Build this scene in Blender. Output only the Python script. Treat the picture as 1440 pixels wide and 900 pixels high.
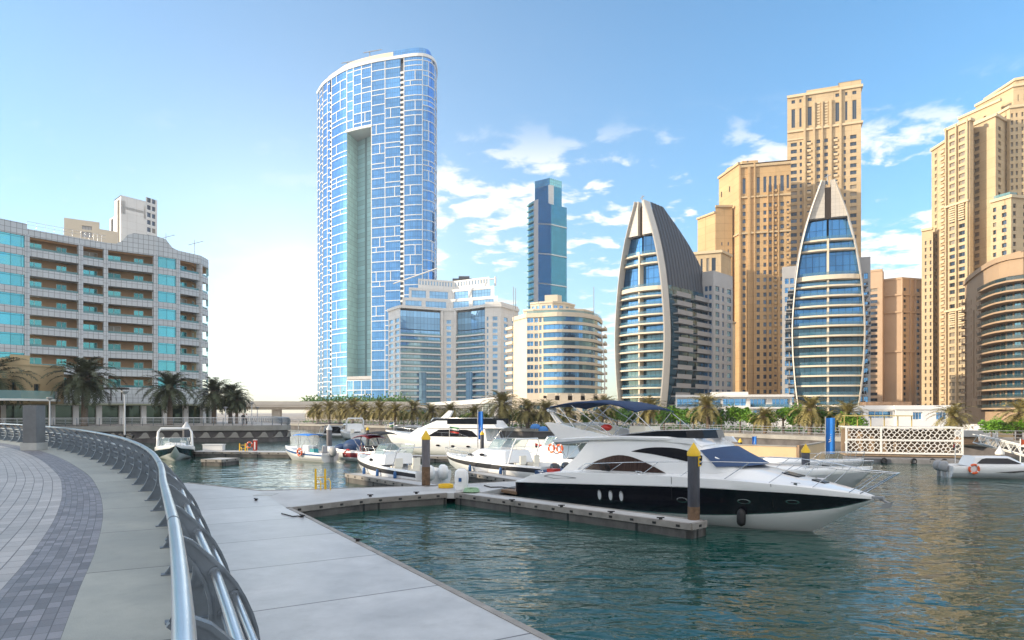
import bpy, math, random
from mathutils import Vector, Matrix
for _o in list(bpy.data.objects):
    bpy.data.objects.remove(_o)
SC = bpy.context.scene
COL = SC.collection
R = math.radians
F, HY, CZ = 960.0, 580.0, 4.2          # the lens in photo pixels, the horizon line, the eye height above the water

# ------------------------------------------------------------------ camera
cam_data = bpy.data.cameras.new("camera")
cam_data.lens = 24.0
cam_data.sensor_width = 36.0
cam_data.shift_y = (HY - 450.0) / 1440.0
cam_data.clip_start = 0.05
cam_data.clip_end = 20000.0
cam = bpy.data.objects.new("camera", cam_data)
COL.objects.link(cam)
cam.location = (0, 0, CZ)
cam.rotation_euler = (R(90), 0, 0)
SC.camera = cam

# ------------------------------------------------------------------ sky, sun, exposure
SUN_AZ = -100.0      # degrees from straight ahead, minus = to the left
SUN_EL = 15.0
SKY_STRENGTH = 0.10
SUN_STRENGTH = 2.1
EXPOSURE = 1.66
SC.view_settings.view_transform = 'Standard'
SC.view_settings.look = 'None'
SC.view_settings.gamma = 1.0
SC.view_settings.exposure = EXPOSURE
SC.view_settings.use_curve_mapping = False
sun_dir = Vector((math.sin(R(SUN_AZ)) * math.cos(R(SUN_EL)), math.cos(R(SUN_AZ)) * math.cos(R(SUN_EL)), math.sin(R(SUN_EL))))
sun_data = bpy.data.lights.new("sun", 'SUN')
sun_data.energy = SUN_STRENGTH
sun_data.angle = R(0.5)
sun_data.color = (1.0, 0.84, 0.62)
sun = bpy.data.objects.new("sun", sun_data)
COL.objects.link(sun)
sun.rotation_euler = sun_dir.to_track_quat('Z', 'Y').to_euler()
sun.location = sun_dir * 300

world = bpy.data.worlds.new("World")
SC.world = world
world.use_nodes = True
_nt = world.node_tree
_nt.nodes.clear()
def wn(t, **k):
    n = _nt.nodes.new(t)
    for a, b in k.items():
        setattr(n, a, b)
    return n
def wl(a, b):
    _nt.links.new(a, b)
def wmath(op, a, b=None, clamp=False):
    n = wn('ShaderNodeMath', operation=op, use_clamp=clamp)
    for i, q in enumerate((a, b)):
        if q is None: continue
        if isinstance(q, (int, float)): n.inputs[i].default_value = q
        else: wl(q, n.inputs[i])
    return n.outputs[0]
sky = wn('ShaderNodeTexSky', sky_type='NISHITA', sun_disc=False)
sky.sun_elevation = R(SUN_EL)
sky.sun_rotation = R(SUN_AZ)
sky.altitude = 0.0
sky.air_density = 1.0
sky.dust_density = 0.6
sky.ozone_density = 3.0
tc = wn('ShaderNodeTexCoord')
DIR = tc.outputs['Generated']
sep = wn('ShaderNodeSeparateXYZ'); wl(DIR, sep.inputs[0])
hsv = wn('ShaderNodeHueSaturation'); wl(sky.outputs[0], hsv.inputs['Color'])
hsv.inputs['Saturation'].default_value = 1.16
hsv.inputs['Hue'].default_value = 0.492
hsv.inputs['Value'].default_value = 1.0
# low bright haze towards the hidden part of the sky beyond the tall glass tower
GLOW_AZ, GLOW_EL = -17.0, 7.5
gd = (math.sin(R(GLOW_AZ)) * math.cos(R(GLOW_EL)), math.cos(R(GLOW_AZ)) * math.cos(R(GLOW_EL)), math.sin(R(GLOW_EL)))
dot = wn('ShaderNodeVectorMath', operation='DOT_PRODUCT'); wl(DIR, dot.inputs[0]); dot.inputs[1].default_value = gd
dpos = wmath('MAXIMUM', dot.outputs['Value'], 0.0)
g1 = wmath('POWER', dpos, 9.0)
g2 = wmath('POWER', dpos, 60.0)
g3 = wmath('POWER', dpos, 700.0)
gs = wmath('ADD', wmath('ADD', wmath('MULTIPLY', g1, 0.85), wmath('MULTIPLY', g2, 1.5)), wmath('MULTIPLY', g3, 9.0))
glowc = wn('ShaderNodeVectorMath', operation='SCALE'); glowc.inputs[0].default_value = (1.0, 0.92, 0.77); wl(gs, glowc.inputs['Scale'])
addg = wn('ShaderNodeVectorMath', operation='ADD'); wl(hsv.outputs[0], addg.inputs[0]); wl(glowc.outputs[0], addg.inputs[1])
# clouds: flat puffs on a layer high above
den = wmath('ADD', wmath('MAXIMUM', sep.outputs['Z'], 0.0), 0.10)
cx = wmath('DIVIDE', sep.outputs['X'], den)
cy = wmath('DIVIDE', sep.outputs['Y'], den)
cmb = wn('ShaderNodeCombineXYZ'); wl(cx, cmb.inputs[0]); wl(cy, cmb.inputs[1])
cmb.inputs[2].default_value = 3.7
n1 = wn('ShaderNodeTexNoise'); wl(cmb.outputs[0], n1.inputs['Vector'])
n1.inputs['Scale'].default_value = 1.5; n1.inputs['Detail'].default_value = 3.0; n1.inputs['Roughness'].default_value = 0.5
n2 = wn('ShaderNodeTexNoise'); wl(cmb.outputs[0], n2.inputs['Vector'])
n2.inputs['Scale'].default_value = 7.5; n2.inputs['Detail'].default_value = 6.0; n2.inputs['Roughness'].default_value = 0.58; n2.inputs['Distortion'].default_value = 0.3
dens = wmath('ADD', wmath('ADD', wmath('MULTIPLY', n1.outputs['Fac'], 0.8), wmath('MULTIPLY', n2.outputs['Fac'], 0.85)), wmath('MULTIPLY', sep.outputs['X'], 0.11))
mr = wn('ShaderNodeMapRange', interpolation_type='SMOOTHSTEP'); wl(dens, mr.inputs['Value'])
mr.inputs['From Min'].default_value = 0.83; mr.inputs['From Max'].default_value = 0.98
band = wn('ShaderNodeMapRange', interpolation_type='SMOOTHSTEP'); wl(sep.outputs['Z'], band.inputs['Value'])
band.inputs['From Min'].default_value = 0.41; band.inputs['From Max'].default_value = 0.30
band.inputs['To Min'].default_value = 0.0; band.inputs['To Max'].default_value = 1.0
lowb = wn('ShaderNodeMapRange', interpolation_type='SMOOTHSTEP'); wl(sep.outputs['Z'], lowb.inputs['Value'])
lowb.inputs['From Min'].default_value = 0.02; lowb.inputs['From Max'].default_value = 0.12
lf_ = wn('ShaderNodeMapRange', interpolation_type='SMOOTHSTEP'); wl(sep.outputs['X'], lf_.inputs['Value'])
lf_.inputs['From Min'].default_value = -0.24; lf_.inputs['From Max'].default_value = -0.06
lf_.inputs['To Min'].default_value = 0.12
cmask = wmath('MULTIPLY', wmath('MULTIPLY', wmath('MULTIPLY', mr.outputs[0], lf_.outputs[0]), band.outputs[0]), wmath('MULTIPLY', lowb.outputs[0], 0.85))
# unseen clouds added behind us and overhead as neutral fill for the shade
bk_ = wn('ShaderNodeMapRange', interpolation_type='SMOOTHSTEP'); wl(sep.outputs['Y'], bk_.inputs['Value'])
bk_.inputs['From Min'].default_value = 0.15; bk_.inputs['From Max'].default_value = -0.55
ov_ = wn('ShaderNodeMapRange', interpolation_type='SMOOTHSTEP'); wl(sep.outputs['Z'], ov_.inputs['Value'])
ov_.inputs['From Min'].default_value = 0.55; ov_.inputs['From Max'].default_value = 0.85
fill_cloud = wmath('MULTIPLY', wmath('MAXIMUM', bk_.outputs[0], ov_.outputs[0]), wmath('ADD', wmath('MULTIPLY', n1.outputs['Fac'], 0.9), 0.30), clamp=True)
cmask = wmath('MAXIMUM', cmask, fill_cloud)
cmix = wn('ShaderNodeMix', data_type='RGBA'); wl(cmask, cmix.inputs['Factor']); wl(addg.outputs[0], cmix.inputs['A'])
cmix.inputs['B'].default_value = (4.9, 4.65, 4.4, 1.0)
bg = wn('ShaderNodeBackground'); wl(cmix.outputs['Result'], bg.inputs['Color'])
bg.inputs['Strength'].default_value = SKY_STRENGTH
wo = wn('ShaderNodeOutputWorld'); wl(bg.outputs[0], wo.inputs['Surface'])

# ------------------------------------------------------------------ pixels to places
def X(px, Y): return (px - 720.0) / F * Y
def Z(py, Y): return CZ - (py - HY) / F * Y
def PT(px, py, Y): return Vector((X(px, Y), Y, Z(py, Y)))
def P2(px, Y): return Vector((X(px, Y), Y))
def PZ(px, py, z):
    Y = (CZ - z) * F / (py - HY)
    return Vector((X(px, Y), Y, z))

# ------------------------------------------------------------------ mesh collector
WLOC = {}
class MB:
    def __init__(s):
        s.v, s.f, s.mi, s.sm, s.uv = [], [], [], [], {}
    def add(s, vs, fs, mi=0, sm=False):
        b = len(s.v)
        s.v += [tuple(p) for p in vs]
        for f in fs:
            s.f.append([b + i for i in f]); s.mi.append(mi); s.sm.append(sm)
        return b
    def quad(s, a, b, c, d, mi=0, sm=False):
        s.add((a, b, c, d), ((0, 1, 2, 3),), mi, sm)
    def hexa(s, p, mi=0):       # 4 bottom points then 4 top points
        s.add(p, ((3, 2, 1, 0), (4, 5, 6, 7), (0, 1, 5, 4), (1, 2, 6, 5), (2, 3, 7, 6), (3, 0, 4, 7)), mi)
    def box(s, x0, x1, y0, y1, z0, z1, mi=0):
        s.hexa(((x0, y0, z0), (x1, y0, z0), (x1, y1, z0), (x0, y1, z0), (x0, y0, z1), (x1, y0, z1), (x1, y1, z1), (x0, y1, z1)), mi)
    def wbox(s, A, B, o0, o1, z0, z1, mi=0):    # a box along the plan line A-B, from o0 to o1 outwards (towards the right of A to B)
        A = Vector(A[:2]); B = Vector(B[:2]); d = (B - A).normalized(); n = Vector((d.y, -d.x))
        q = [A + n * o0, A + n * o1, B + n * o1, B + n * o0]
        s.hexa([(p.x, p.y, z0) for p in q] + [(p.x, p.y, z1) for p in q], mi)
    def prism(s, poly, z0, z1, mi=0, sm=False, caps=True):
        n = len(poly)
        vs = [(p[0], p[1], z0) for p in poly] + [(p[0], p[1], z1) for p in poly]
        s.add(vs, [(i, (i + 1) % n, n + (i + 1) % n, n + i) for i in range(n)], mi, sm)
        if caps:
            s.add(vs, [tuple(range(n - 1, -1, -1)), tuple(range(n, 2 * n))], mi, False)
    def tube(s, path, r, n=6, mi=0, caps=True, sm=True):
        path = [Vector(p) for p in path]
        rs = r if isinstance(r, (list, tuple)) else [r] * len(path)
        m = len(path); t0 = (path[1] - path[0]).normalized()
        up = Vector((0, 0, 1)) if abs(t0.z) < 0.9 else Vector((1, 0, 0))
        u = t0.cross(up).normalized(); vs = []
        for i, p in enumerate(path):
            t = (path[min(i + 1, m - 1)] - path[max(i - 1, 0)])
            t = t.normalized() if t.length > 1e-9 else t0
            u = (u - t * u.dot(t))
            u = u.normalized() if u.length > 1e-6 else t.orthogonal().normalized()
            w = t.cross(u)
            for k in range(n):
                a = 2 * math.pi * k / n
                vs.append(p + (u * math.cos(a) + w * math.sin(a)) * rs[i])
        fs = [(i * n + k, i * n + (k + 1) % n, (i + 1) * n + (k + 1) % n, (i + 1) * n + k) for i in range(m - 1) for k in range(n)]
        s.add(vs, fs, mi, sm)
        if caps:
            s.add(vs[:n], (tuple(range(n - 1, -1, -1)),), mi); s.add(vs[-n:], (tuple(range(n)),), mi)
    def lathe(s, prof, c=(0, 0, 0), n=16, mi=0, sm=True):
        vs = []
        for r, z in prof:
            for k in range(n):
                a = 2 * math.pi * k / n
                vs.append((c[0] + r * math.cos(a), c[1] + r * math.sin(a), c[2] + z))
        m = len(prof)
        s.add(vs, [(i * n + k, i * n + (k + 1) % n, (i + 1) * n + (k + 1) % n, (i + 1) * n + k) for i in range(m - 1) for k in range(n)], mi, sm)
        s.add(vs[:n], (tuple(range(n - 1, -1, -1)),), mi); s.add(vs[-n:], (tuple(range(n)),), mi)
    def torus(s, c, ax, Rr, r, n=20, m=8, mi=0):
        ax = Vector(ax).normalized(); u = ax.orthogonal().normalized(); w = ax.cross(u); c = Vector(c); vs = []
        for i in range(n):
            a = 2 * math.pi * i / n; d = u * math.cos(a) + w * math.sin(a)
            for k in range(m):
                b = 2 * math.pi * k / m
                vs.append(c + d * (Rr + r * math.cos(b)) + ax * (r * math.sin(b)))
        s.add(vs, [(i * m + k, i * m + (k + 1) % m, ((i + 1) % n) * m + (k + 1) % m, ((i + 1) % n) * m + k) for i in range(n) for k in range(m)], mi, True)
    def loft(s, secs, mi=0, closed=False, sm=True, cap0=False, cap1=False, mis=None):
        n = len(secs[0]); vs = [p for q in secs for p in q]
        b = s.add(vs, (), mi)
        for i in range(len(secs) - 1):
            for k in range(n if closed else n - 1):
                s.f.append([b + i * n + k, b + i * n + (k + 1) % n, b + (i + 1) * n + (k + 1) % n, b + (i + 1) * n + k])
                s.mi.append(mis[k] if mis else mi); s.sm.append(sm)
        if cap0: s.f.append([b + k for k in range(n - 1, -1, -1)]); s.mi.append(mi); s.sm.append(False)
        if cap1: s.f.append([b + (len(secs) - 1) * n + k for k in range(n)]); s.mi.append(mi); s.sm.append(False)
    def slab(s, poly, axis, a0, a1, mi=0):    # poly in (p, q) of the two other axes, thick along axis 'y' or 'x'
        f = (lambda p, t: (p[0], t, p[1])) if axis == 'y' else (lambda p, t: (t, p[0], p[1]))
        n = len(poly); vs = [f(p, a0) for p in poly] + [f(p, a1) for p in poly]
        s.add(vs, [(i, (i + 1) % n, n + (i + 1) % n, n + i) for i in range(n)] + [tuple(range(n - 1, -1, -1)), tuple(range(n, 2 * n))], mi)
    def blob(s, c, r, mi=0, seed=0, squash=(1, 1, 1), n=8, jit=0.15):
        rd = random.Random(seed); vs = []; m = n
        for i in range(1, m):
            t = math.pi * i / m
            for k in range(2 * n):
                a = math.pi * k / n; q = r * (1 + rd.uniform(-jit, jit))
                vs.append((c[0] + q * math.sin(t) * math.cos(a) * squash[0], c[1] + q * math.sin(t) * math.sin(a) * squash[1], c[2] + q * math.cos(t) * squash[2]))
        N = 2 * n; b = len(vs); vs += [(c[0], c[1], c[2] + r * squash[2]), (c[0], c[1], c[2] - r * squash[2])]
        fs = [(i * N + k, (i + 1) * N + k, (i + 1) * N + (k + 1) % N, i * N + (k + 1) % N) for i in range(m - 2) for k in range(N)]
        fs += [(b, k, (k + 1) % N) for k in range(N)] + [(b + 1, (m - 2) * N + (k + 1) % N, (m - 2) * N + k) for k in range(N)]
        s.add(vs, fs, mi, True)
    def mesh(s, name, mats, off=(0, 0, 0), sharp=None):
        me = bpy.data.meshes.new(name)
        ox, oy, oz = off
        me.from_pydata([(x - ox, y - oy, z - oz) for x, y, z in s.v], [], s.f)
        for m in mats: me.materials.append(m)
        if len(mats) > 1: me.polygons.foreach_set('material_index', s.mi)
        me.polygons.foreach_set('use_smooth', s.sm)
        if s.uv:
            l = me.uv_layers.new(name='UVMap')
            for p in me.polygons:
                for li, vi in zip(p.loop_indices, p.vertices):
                    if vi in s.uv: l.data[li].uv = s.uv[vi]
        me.update()
        if sharp is not None: me.set_sharp_from_angle(angle=R(sharp))
        return me
    def build(s, name, mats, parent=None, local=False, sharp=None):
        """link as one object; coordinates are world ones (local=True: already in the parent's own frame)"""
        if not isinstance(mats, (list, tuple)): mats = [mats]
        if not s.v: return None
        n = len(s.v)
        c = Vector((sum(p[0] for p in s.v) / n, sum(p[1] for p in s.v) / n, min(p[2] for p in s.v)))
        o = bpy.data.objects.new(name, s.mesh(name, mats, c, sharp))
        COL.objects.link(o)
        pl = Vector((0, 0, 0))
        if parent is not None:
            o.parent = parent
            pl = WLOC.get(parent.name, Vector((0, 0, 0)))
        if local:       # the frame of the top-level thing
            o.location = c - (PLOC.get(parent.name, Vector((0, 0, 0))) if parent is not None else Vector((0, 0, 0)))
            PLOC[o.name] = c
        else:
            o.location = c - pl
        WLOC[o.name] = c
        return o
PLOC = {}

def tag(o, label=None, cat=None, group=None, kind=None):
    if label: o['label'] = label
    if cat: o['category'] = cat
    if group: o['group'] = group
    if kind: o['kind'] = kind
    return o
def thing(name, label, cat, loc=(0, 0, 0), rotz=0.0, group=None):
    o = bpy.data.objects.new(name, None)
    COL.objects.link(o)
    o.empty_display_size = 0.3
    o.location = loc; o.rotation_euler = (0, 0, rotz)
    WLOC[o.name] = Vector(loc)
    PLOC[o.name] = Vector((0, 0, 0))
    return tag(o, label, cat, group)
KIDS = {}
def kids(o):
    return [c for c in o.children]
def dup(src, loc, rotz=0.0, scale=1.0, label=None, group=None):
    r = src.copy(); COL.objects.link(r)
    r.location = loc; r.rotation_euler = (0, 0, rotz); r.scale = (scale,) * 3
    if label: r['label'] = label
    if group: r['group'] = group
    for ch in list(src.children):
        c = ch.copy(); COL.objects.link(c); c.parent = r
        for g in list(ch.children):
            d = g.copy(); COL.objects.link(d); d.parent = c
    return r

# ------------------------------------------------------------------ materials
def mat(name, col, rough=0.6, metal=0.0, var=0.0, vscale=1.0, bump=0.0, bscale=20.0, spec=0.5, stretch=(1, 1, 1), coat=0.0, alpha=1.0, trans=0.0, fine=0.0):
    m = bpy.data.materials.new(name); m.use_nodes = True
    nt = m.node_tree; b = nt.nodes['Principled BSDF']
    b.inputs['Base Color'].default_value = (*col, 1)
    b.inputs['Roughness'].default_value = rough
    b.inputs['Metallic'].default_value = metal
    b.inputs['Specular IOR Level'].default_value = spec
    b.inputs['Coat Weight'].default_value = coat
    b.inputs['Alpha'].default_value = alpha
    b.inputs['Transmission Weight'].default_value = trans
    if var or bump or fine:
        t = nt.nodes.new('ShaderNodeTexCoord'); mp = nt.nodes.new('ShaderNodeMapping')
        mp.inputs['Scale'].default_value = stretch
        nt.links.new(t.outputs['Object'], mp.inputs['Vector'])
    if var:
        n = nt.nodes.new('ShaderNodeTexNoise'); n.inputs['Scale'].default_value = vscale; n.inputs['Detail'].default_value = 8; n.inputs['Roughness'].default_value = 0.65
        nt.links.new(mp.outputs[0], n.inputs['Vector'])
        mr = nt.nodes.new('ShaderNodeMapRange'); nt.links.new(n.outputs['Fac'], mr.inputs['Value'])
        mr.inputs['From Min'].default_value = 0.3; mr.inputs['From Max'].default_value = 0.7
        mr.inputs['To Min'].default_value = 1 - var; mr.inputs['To Max'].default_value = 1 + var
        v = nt.nodes.new('ShaderNodeVectorMath'); v.operation = 'SCALE'; v.inputs[0].default_value = col
        nt.links.new(mr.outputs[0], v.inputs['Scale']); nt.links.new(v.outputs[0], b.inputs['Base Color'])
        m['_'] = 1
    if bump:
        n = nt.nodes.new('ShaderNodeTexNoise'); n.inputs['Scale'].default_value = bscale; n.inputs['Detail'].default_value = 6
        nt.links.new(mp.outputs[0], n.inputs['Vector'])
        bp = nt.nodes.new('ShaderNodeBump'); bp.inputs['Strength'].default_value = bump; bp.inputs['Distance'].default_value = 0.02
        nt.links.new(n.outputs['Fac'], bp.inputs['Height']); nt.links.new(bp.outputs[0], b.inputs['Normal'])
    return m

def planar(nt, co, dx, dy):
    l = math.hypot(dx, dy)
    dt = nt.nodes.new('ShaderNodeVectorMath'); dt.operation = 'DOT_PRODUCT'; dt.inputs[1].default_value = (dx / l, dy / l, 0)
    sp = nt.nodes.new('ShaderNodeSeparateXYZ'); cb = nt.nodes.new('ShaderNodeCombineXYZ')
    nt.links.new(co, dt.inputs[0]); nt.links.new(co, sp.inputs[0])
    nt.links.new(dt.outputs['Value'], cb.inputs[0]); nt.links.new(sp.outputs['Z'], cb.inputs[1])
    return cb.outputs[0]
def glass(name, col, rough=0.04, metal=0.75, wob=0.02, wscale=0.35, panel=None, pv=0.25, blinds=0.0):
    """mirror-like facade glass: tinted reflection, slightly warped panes, panes that differ a little"""
    m = bpy.data.materials.new(name); m.use_nodes = True
    nt = m.node_tree; b = nt.nodes['Principled BSDF']
    b.inputs['Metallic'].default_value = metal; b.inputs['Roughness'].default_value = rough
    b.inputs['Specular IOR Level'].default_value = 0.6
    t = nt.nodes.new('ShaderNodeTexCoord')
    oi = nt.nodes.new('ShaderNodeObjectInfo')
    n = nt.nodes.new('ShaderNodeTexNoise'); n.inputs['Scale'].default_value = wscale; n.inputs['Detail'].default_value = 2
    nt.links.new(t.outputs['Object'], n.inputs['Vector'])
    bp = nt.nodes.new('ShaderNodeBump'); bp.inputs['Strength'].default_value = 1.0; bp.inputs['Distance'].default_value = wob
    nt.links.new(n.outputs['Fac'], bp.inputs['Height']); nt.links.new(bp.outputs[0], b.inputs['Normal'])
    mr = nt.nodes.new('ShaderNodeMapRange'); nt.links.new(oi.outputs['Random'], mr.inputs['Value'])
    mr.inputs['To Min'].default_value = 1 - pv; mr.inputs['To Max'].default_value = 1 + pv
    v = nt.nodes.new('ShaderNodeVectorMath'); v.operation = 'SCALE'; v.inputs[0].default_value = col
    nt.links.new(mr.outputs[0], v.inputs['Scale'])
    out = v.outputs[0]
    if blinds:      # in some windows a pale blind is drawn behind the pane
        gt = nt.nodes.new('ShaderNodeMath'); gt.operation = 'GREATER_THAN'; gt.inputs[1].default_value = 1 - blinds; nt.links.new(oi.outputs['Random'], gt.inputs[0])
        mx = nt.nodes.new('ShaderNodeMix'); mx.data_type = 'RGBA'; nt.links.new(gt.outputs[0], mx.inputs['Factor']); nt.links.new(out, mx.inputs['A']); mx.inputs['B'].default_value = (0.30, 0.26, 0.20, 1); out = mx.outputs['Result']
        ml = nt.nodes.new('ShaderNodeMath'); ml.operation = 'MULTIPLY_ADD'; ml.inputs[1].default_value = -metal; ml.inputs[2].default_value = metal; nt.links.new(gt.outputs[0], ml.inputs[0]); nt.links.new(ml.outputs[0], b.inputs['Metallic'])
    if panel:       # thin joints: (pane width, pane height, joint, plan direction x, y)
        w = nt.nodes.new('ShaderNodeTexBrick')
        w.offset = 0.0
        w.inputs['Color1'].default_value = (1, 1, 1, 1); w.inputs['Color2'].default_value = (0.80, 0.80, 0.80, 1); w.inputs['Mortar'].default_value = (0.40, 0.40, 0.42, 1)
        w.inputs['Scale'].default_value = 1.0; w.inputs['Mortar Size'].default_value = panel[2]
        w.inputs['Brick Width'].default_value = panel[0]; w.inputs['Row Height'].default_value = panel[1]
        nt.links.new(planar(nt, t.outputs['Object'], panel[3], panel[4]), w.inputs['Vector'])
        mm = nt.nodes.new('ShaderNodeVectorMath'); mm.operation = 'MULTIPLY'
        nt.links.new(out, mm.inputs[0]); nt.links.new(w.outputs['Color'], mm.inputs[1]); out = mm.outputs[0]
    nt.links.new(out, b.inputs['Base Color'])
    return m

def tiled(name, col, bw, rh, mortar, mcol, rough=0.5, cvar=0.15, offset=0.0, var=0.12, vscale=0.6, bump=0.3, spec=0.4, plan=None, grit=0.0, stain=0.0):
    """tiles or paving laid out along the surface's own UV metres"""
    m = bpy.data.materials.new(name); m.use_nodes = True
    nt = m.node_tree; b = nt.nodes['Principled BSDF']
    b.inputs['Roughness'].default_value = rough; b.inputs['Specular IOR Level'].default_value = spec
    t = nt.nodes.new('ShaderNodeTexCoord')
    w = nt.nodes.new('ShaderNodeTexBrick'); w.offset = offset
    w.inputs['Color1'].default_value = (*[c * (1 + cvar) for c in col], 1); w.inputs['Color2'].default_value = (*[c * (1 - cvar) for c in col], 1)
    w.inputs['Mortar'].default_value = (*mcol, 1); w.inputs['Scale'].default_value = 1.0
    w.inputs['Mortar Size'].default_value = mortar; w.inputs['Mortar Smooth'].default_value = 0.2
    w.inputs['Brick Width'].default_value = bw; w.inputs['Row Height'].default_value = rh
    nt.links.new(planar(nt, t.outputs['Object'], *plan) if plan else t.outputs['UV'], w.inputs['Vector'])
    n = nt.nodes.new('ShaderNodeTexNoise'); n.inputs['Scale'].default_value = vscale; n.inputs['Detail'].default_value = 8; n.inputs['Roughness'].default_value = 0.7
    nt.links.new(t.outputs['Object'], n.inputs['Vector'])
    mr = nt.nodes.new('ShaderNodeMapRange'); nt.links.new(n.outputs['Fac'], mr.inputs['Value'])
    mr.inputs['From Min'].default_value = 0.3; mr.inputs['From Max'].default_value = 0.7
    mr.inputs['To Min'].default_value = 1 - var; mr.inputs['To Max'].default_value = 1 + var
    v = nt.nodes.new('ShaderNodeVectorMath'); v.operation = 'SCALE'
    gr = nt.nodes.new('ShaderNodeTexNoise'); gr.inputs['Scale'].default_value = 90; gr.inputs['Detail'].default_value = 2; nt.links.new(t.outputs['Object'], gr.inputs['Vector'])
    st = nt.nodes.new('ShaderNodeTexNoise'); st.inputs['Scale'].default_value = vscale * 2.3; st.inputs['Detail'].default_value = 9; st.inputs['Roughness'].default_value = 0.75; st.inputs['Distortion'].default_value = 0.2; nt.links.new(t.outputs['Object'], st.inputs['Vector'])
    g2_ = nt.nodes.new('ShaderNodeMapRange'); nt.links.new(gr.outputs['Fac'], g2_.inputs['Value']); g2_.inputs['From Min'].default_value = 0.25; g2_.inputs['From Max'].default_value = 0.75; g2_.inputs['To Min'].default_value = 1 - grit; g2_.inputs['To Max'].default_value = 1 + grit
    s2_ = nt.nodes.new('ShaderNodeMapRange'); nt.links.new(st.outputs['Fac'], s2_.inputs['Value']); s2_.inputs['From Min'].default_value = 0.54; s2_.inputs['From Max'].default_value = 0.72; s2_.inputs['To Min'].default_value = 1.0; s2_.inputs['To Max'].default_value = 1 - stain
    k1 = nt.nodes.new('ShaderNodeMath'); k1.operation = 'MULTIPLY'; nt.links.new(mr.outputs[0], k1.inputs[0]); nt.links.new(g2_.outputs[0], k1.inputs[1])
    k2 = nt.nodes.new('ShaderNodeMath'); k2.operation = 'MULTIPLY'; nt.links.new(k1.outputs[0], k2.inputs[0]); nt.links.new(s2_.outputs[0], k2.inputs[1])
    nt.links.new(w.outputs['Color'], v.inputs[0]); nt.links.new(k2.outputs[0], v.inputs['Scale']); nt.links.new(v.outputs[0], b.inputs['Base Color'])
    rr_ = nt.nodes.new('ShaderNodeMapRange'); nt.links.new(n.outputs['Fac'], rr_.inputs['Value']); rr_.inputs['To Min'].default_value = max(0.05, rough - 0.2); rr_.inputs['To Max'].default_value = rough + 0.2; nt.links.new(rr_.outputs[0], b.inputs['Roughness'])
    bp = nt.nodes.new('ShaderNodeBump'); bp.inputs['Strength'].default_value = bump; bp.inputs['Distance'].default_value = 0.008
    inv = nt.nodes.new('ShaderNodeMath'); inv.operation = 'SUBTRACT'; inv.inputs[0].default_value = 1.0
    nt.links.new(w.outputs['Fac'], inv.inputs[1])
    n3 = nt.nodes.new('ShaderNodeTexNoise'); n3.inputs['Scale'].default_value = 60; n3.inputs['Detail'].default_value = 3
    nt.links.new(t.outputs['Object'], n3.inputs['Vector'])
    ad = nt.nodes.new('ShaderNodeMath'); ad.operation = 'MULTIPLY_ADD'; ad.inputs[1].default_value = 0.25
    nt.links.new(n3.outputs['Fac'], ad.inputs[0]); nt.links.new(inv.outputs[0], ad.inputs[2])
    nt.links.new(ad.outputs[0], bp.inputs['Height']); nt.links.new(bp.outputs[0], b.inputs['Normal'])
    return m

def leafmat(name, col, var=0.5, vscale=0.8):
    m = mat(name, col, rough=0.55, var=var, vscale=vscale, spec=0.3)
    return m

M = {}
M['concrete'] = mat('concrete', (0.42, 0.43, 0.42), 0.55, var=0.22, vscale=0.9, bump=0.25, bscale=45)
M['dock_concrete'] = mat('dock_concrete', (0.46, 0.46, 0.46), 0.5, var=0.20, vscale=0.45, bump=0.3, bscale=60)
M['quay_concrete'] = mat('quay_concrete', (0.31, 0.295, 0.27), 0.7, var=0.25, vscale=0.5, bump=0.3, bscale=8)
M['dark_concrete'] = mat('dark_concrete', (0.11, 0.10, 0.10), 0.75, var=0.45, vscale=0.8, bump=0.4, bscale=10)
M['pontoon_side'] = mat('pontoon_side', (0.10, 0.095, 0.09), 0.7, var=0.5, vscale=1.3, bump=0.4, bscale=14, stretch=(1, 1, 0.5))
M['timber_edge'] = mat('timber_edge', (0.27, 0.25, 0.23), 0.6, var=0.25, vscale=2.0)
M['pavers'] = tiled('pavers', (0.37, 0.365, 0.365), 0.40, 0.20, 0.008, (0.12, 0.115, 0.12), cvar=0.14, var=0.18, grit=0.10, stain=0.16)
M['dark_pavers'] = tiled('dark_pavers', (0.185, 0.185, 0.205), 0.215, 0.108, 0.005, (0.08, 0.08, 0.09), cvar=0.30, var=0.18, grit=0.12, stain=0.2)
M['rail_steel'] = mat('rail_steel', (0.62, 0.64, 0.67), 0.30, metal=1.0, var=0.10, vscale=1.5)
M['post_steel'] = mat('post_steel', (0.165, 0.195, 0.23), 0.42, metal=0.55, var=0.15, vscale=3.0, spec=0.6)
M['steel'] = mat('steel', (0.65, 0.66, 0.68), 0.22, metal=1.0)
M['white_gel'] = mat('white_gel', (0.80, 0.81, 0.82), 0.18, var=0.04, vscale=0.5, coat=0.35)
M['cream_gel'] = mat('cream_gel', (0.74, 0.70, 0.60), 0.25, var=0.05, vscale=0.5, coat=0.2)
M['black_gel'] = mat('black_gel', (0.008, 0.009, 0.014), 0.10, coat=0.5)
M['boat_glass'] = mat('boat_glass', (0.010, 0.010, 0.014), 0.06, spec=0.5)
M['brown_curtain_glass'] = mat('brown_curtain_glass', (0.050, 0.030, 0.026), 0.12, spec=0.3, var=0.5, vscale=1.6, stretch=(9, 1, 0.15))
M['navy_canvas'] = mat('navy_canvas', (0.012, 0.035, 0.10), 0.8, var=0.15, vscale=2, bump=0.2, bscale=30)
M['blue_cover'] = mat('blue_cover', (0.015, 0.05, 0.14), 0.6, var=0.1, vscale=2)
M['black_canvas'] = mat('black_canvas', (0.015, 0.016, 0.02), 0.7)
M['grey_white'] = mat('grey_white', (0.55, 0.57, 0.60), 0.4, var=0.05)
M['red'] = mat('red', (0.50, 0.03, 0.02), 0.4)
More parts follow.
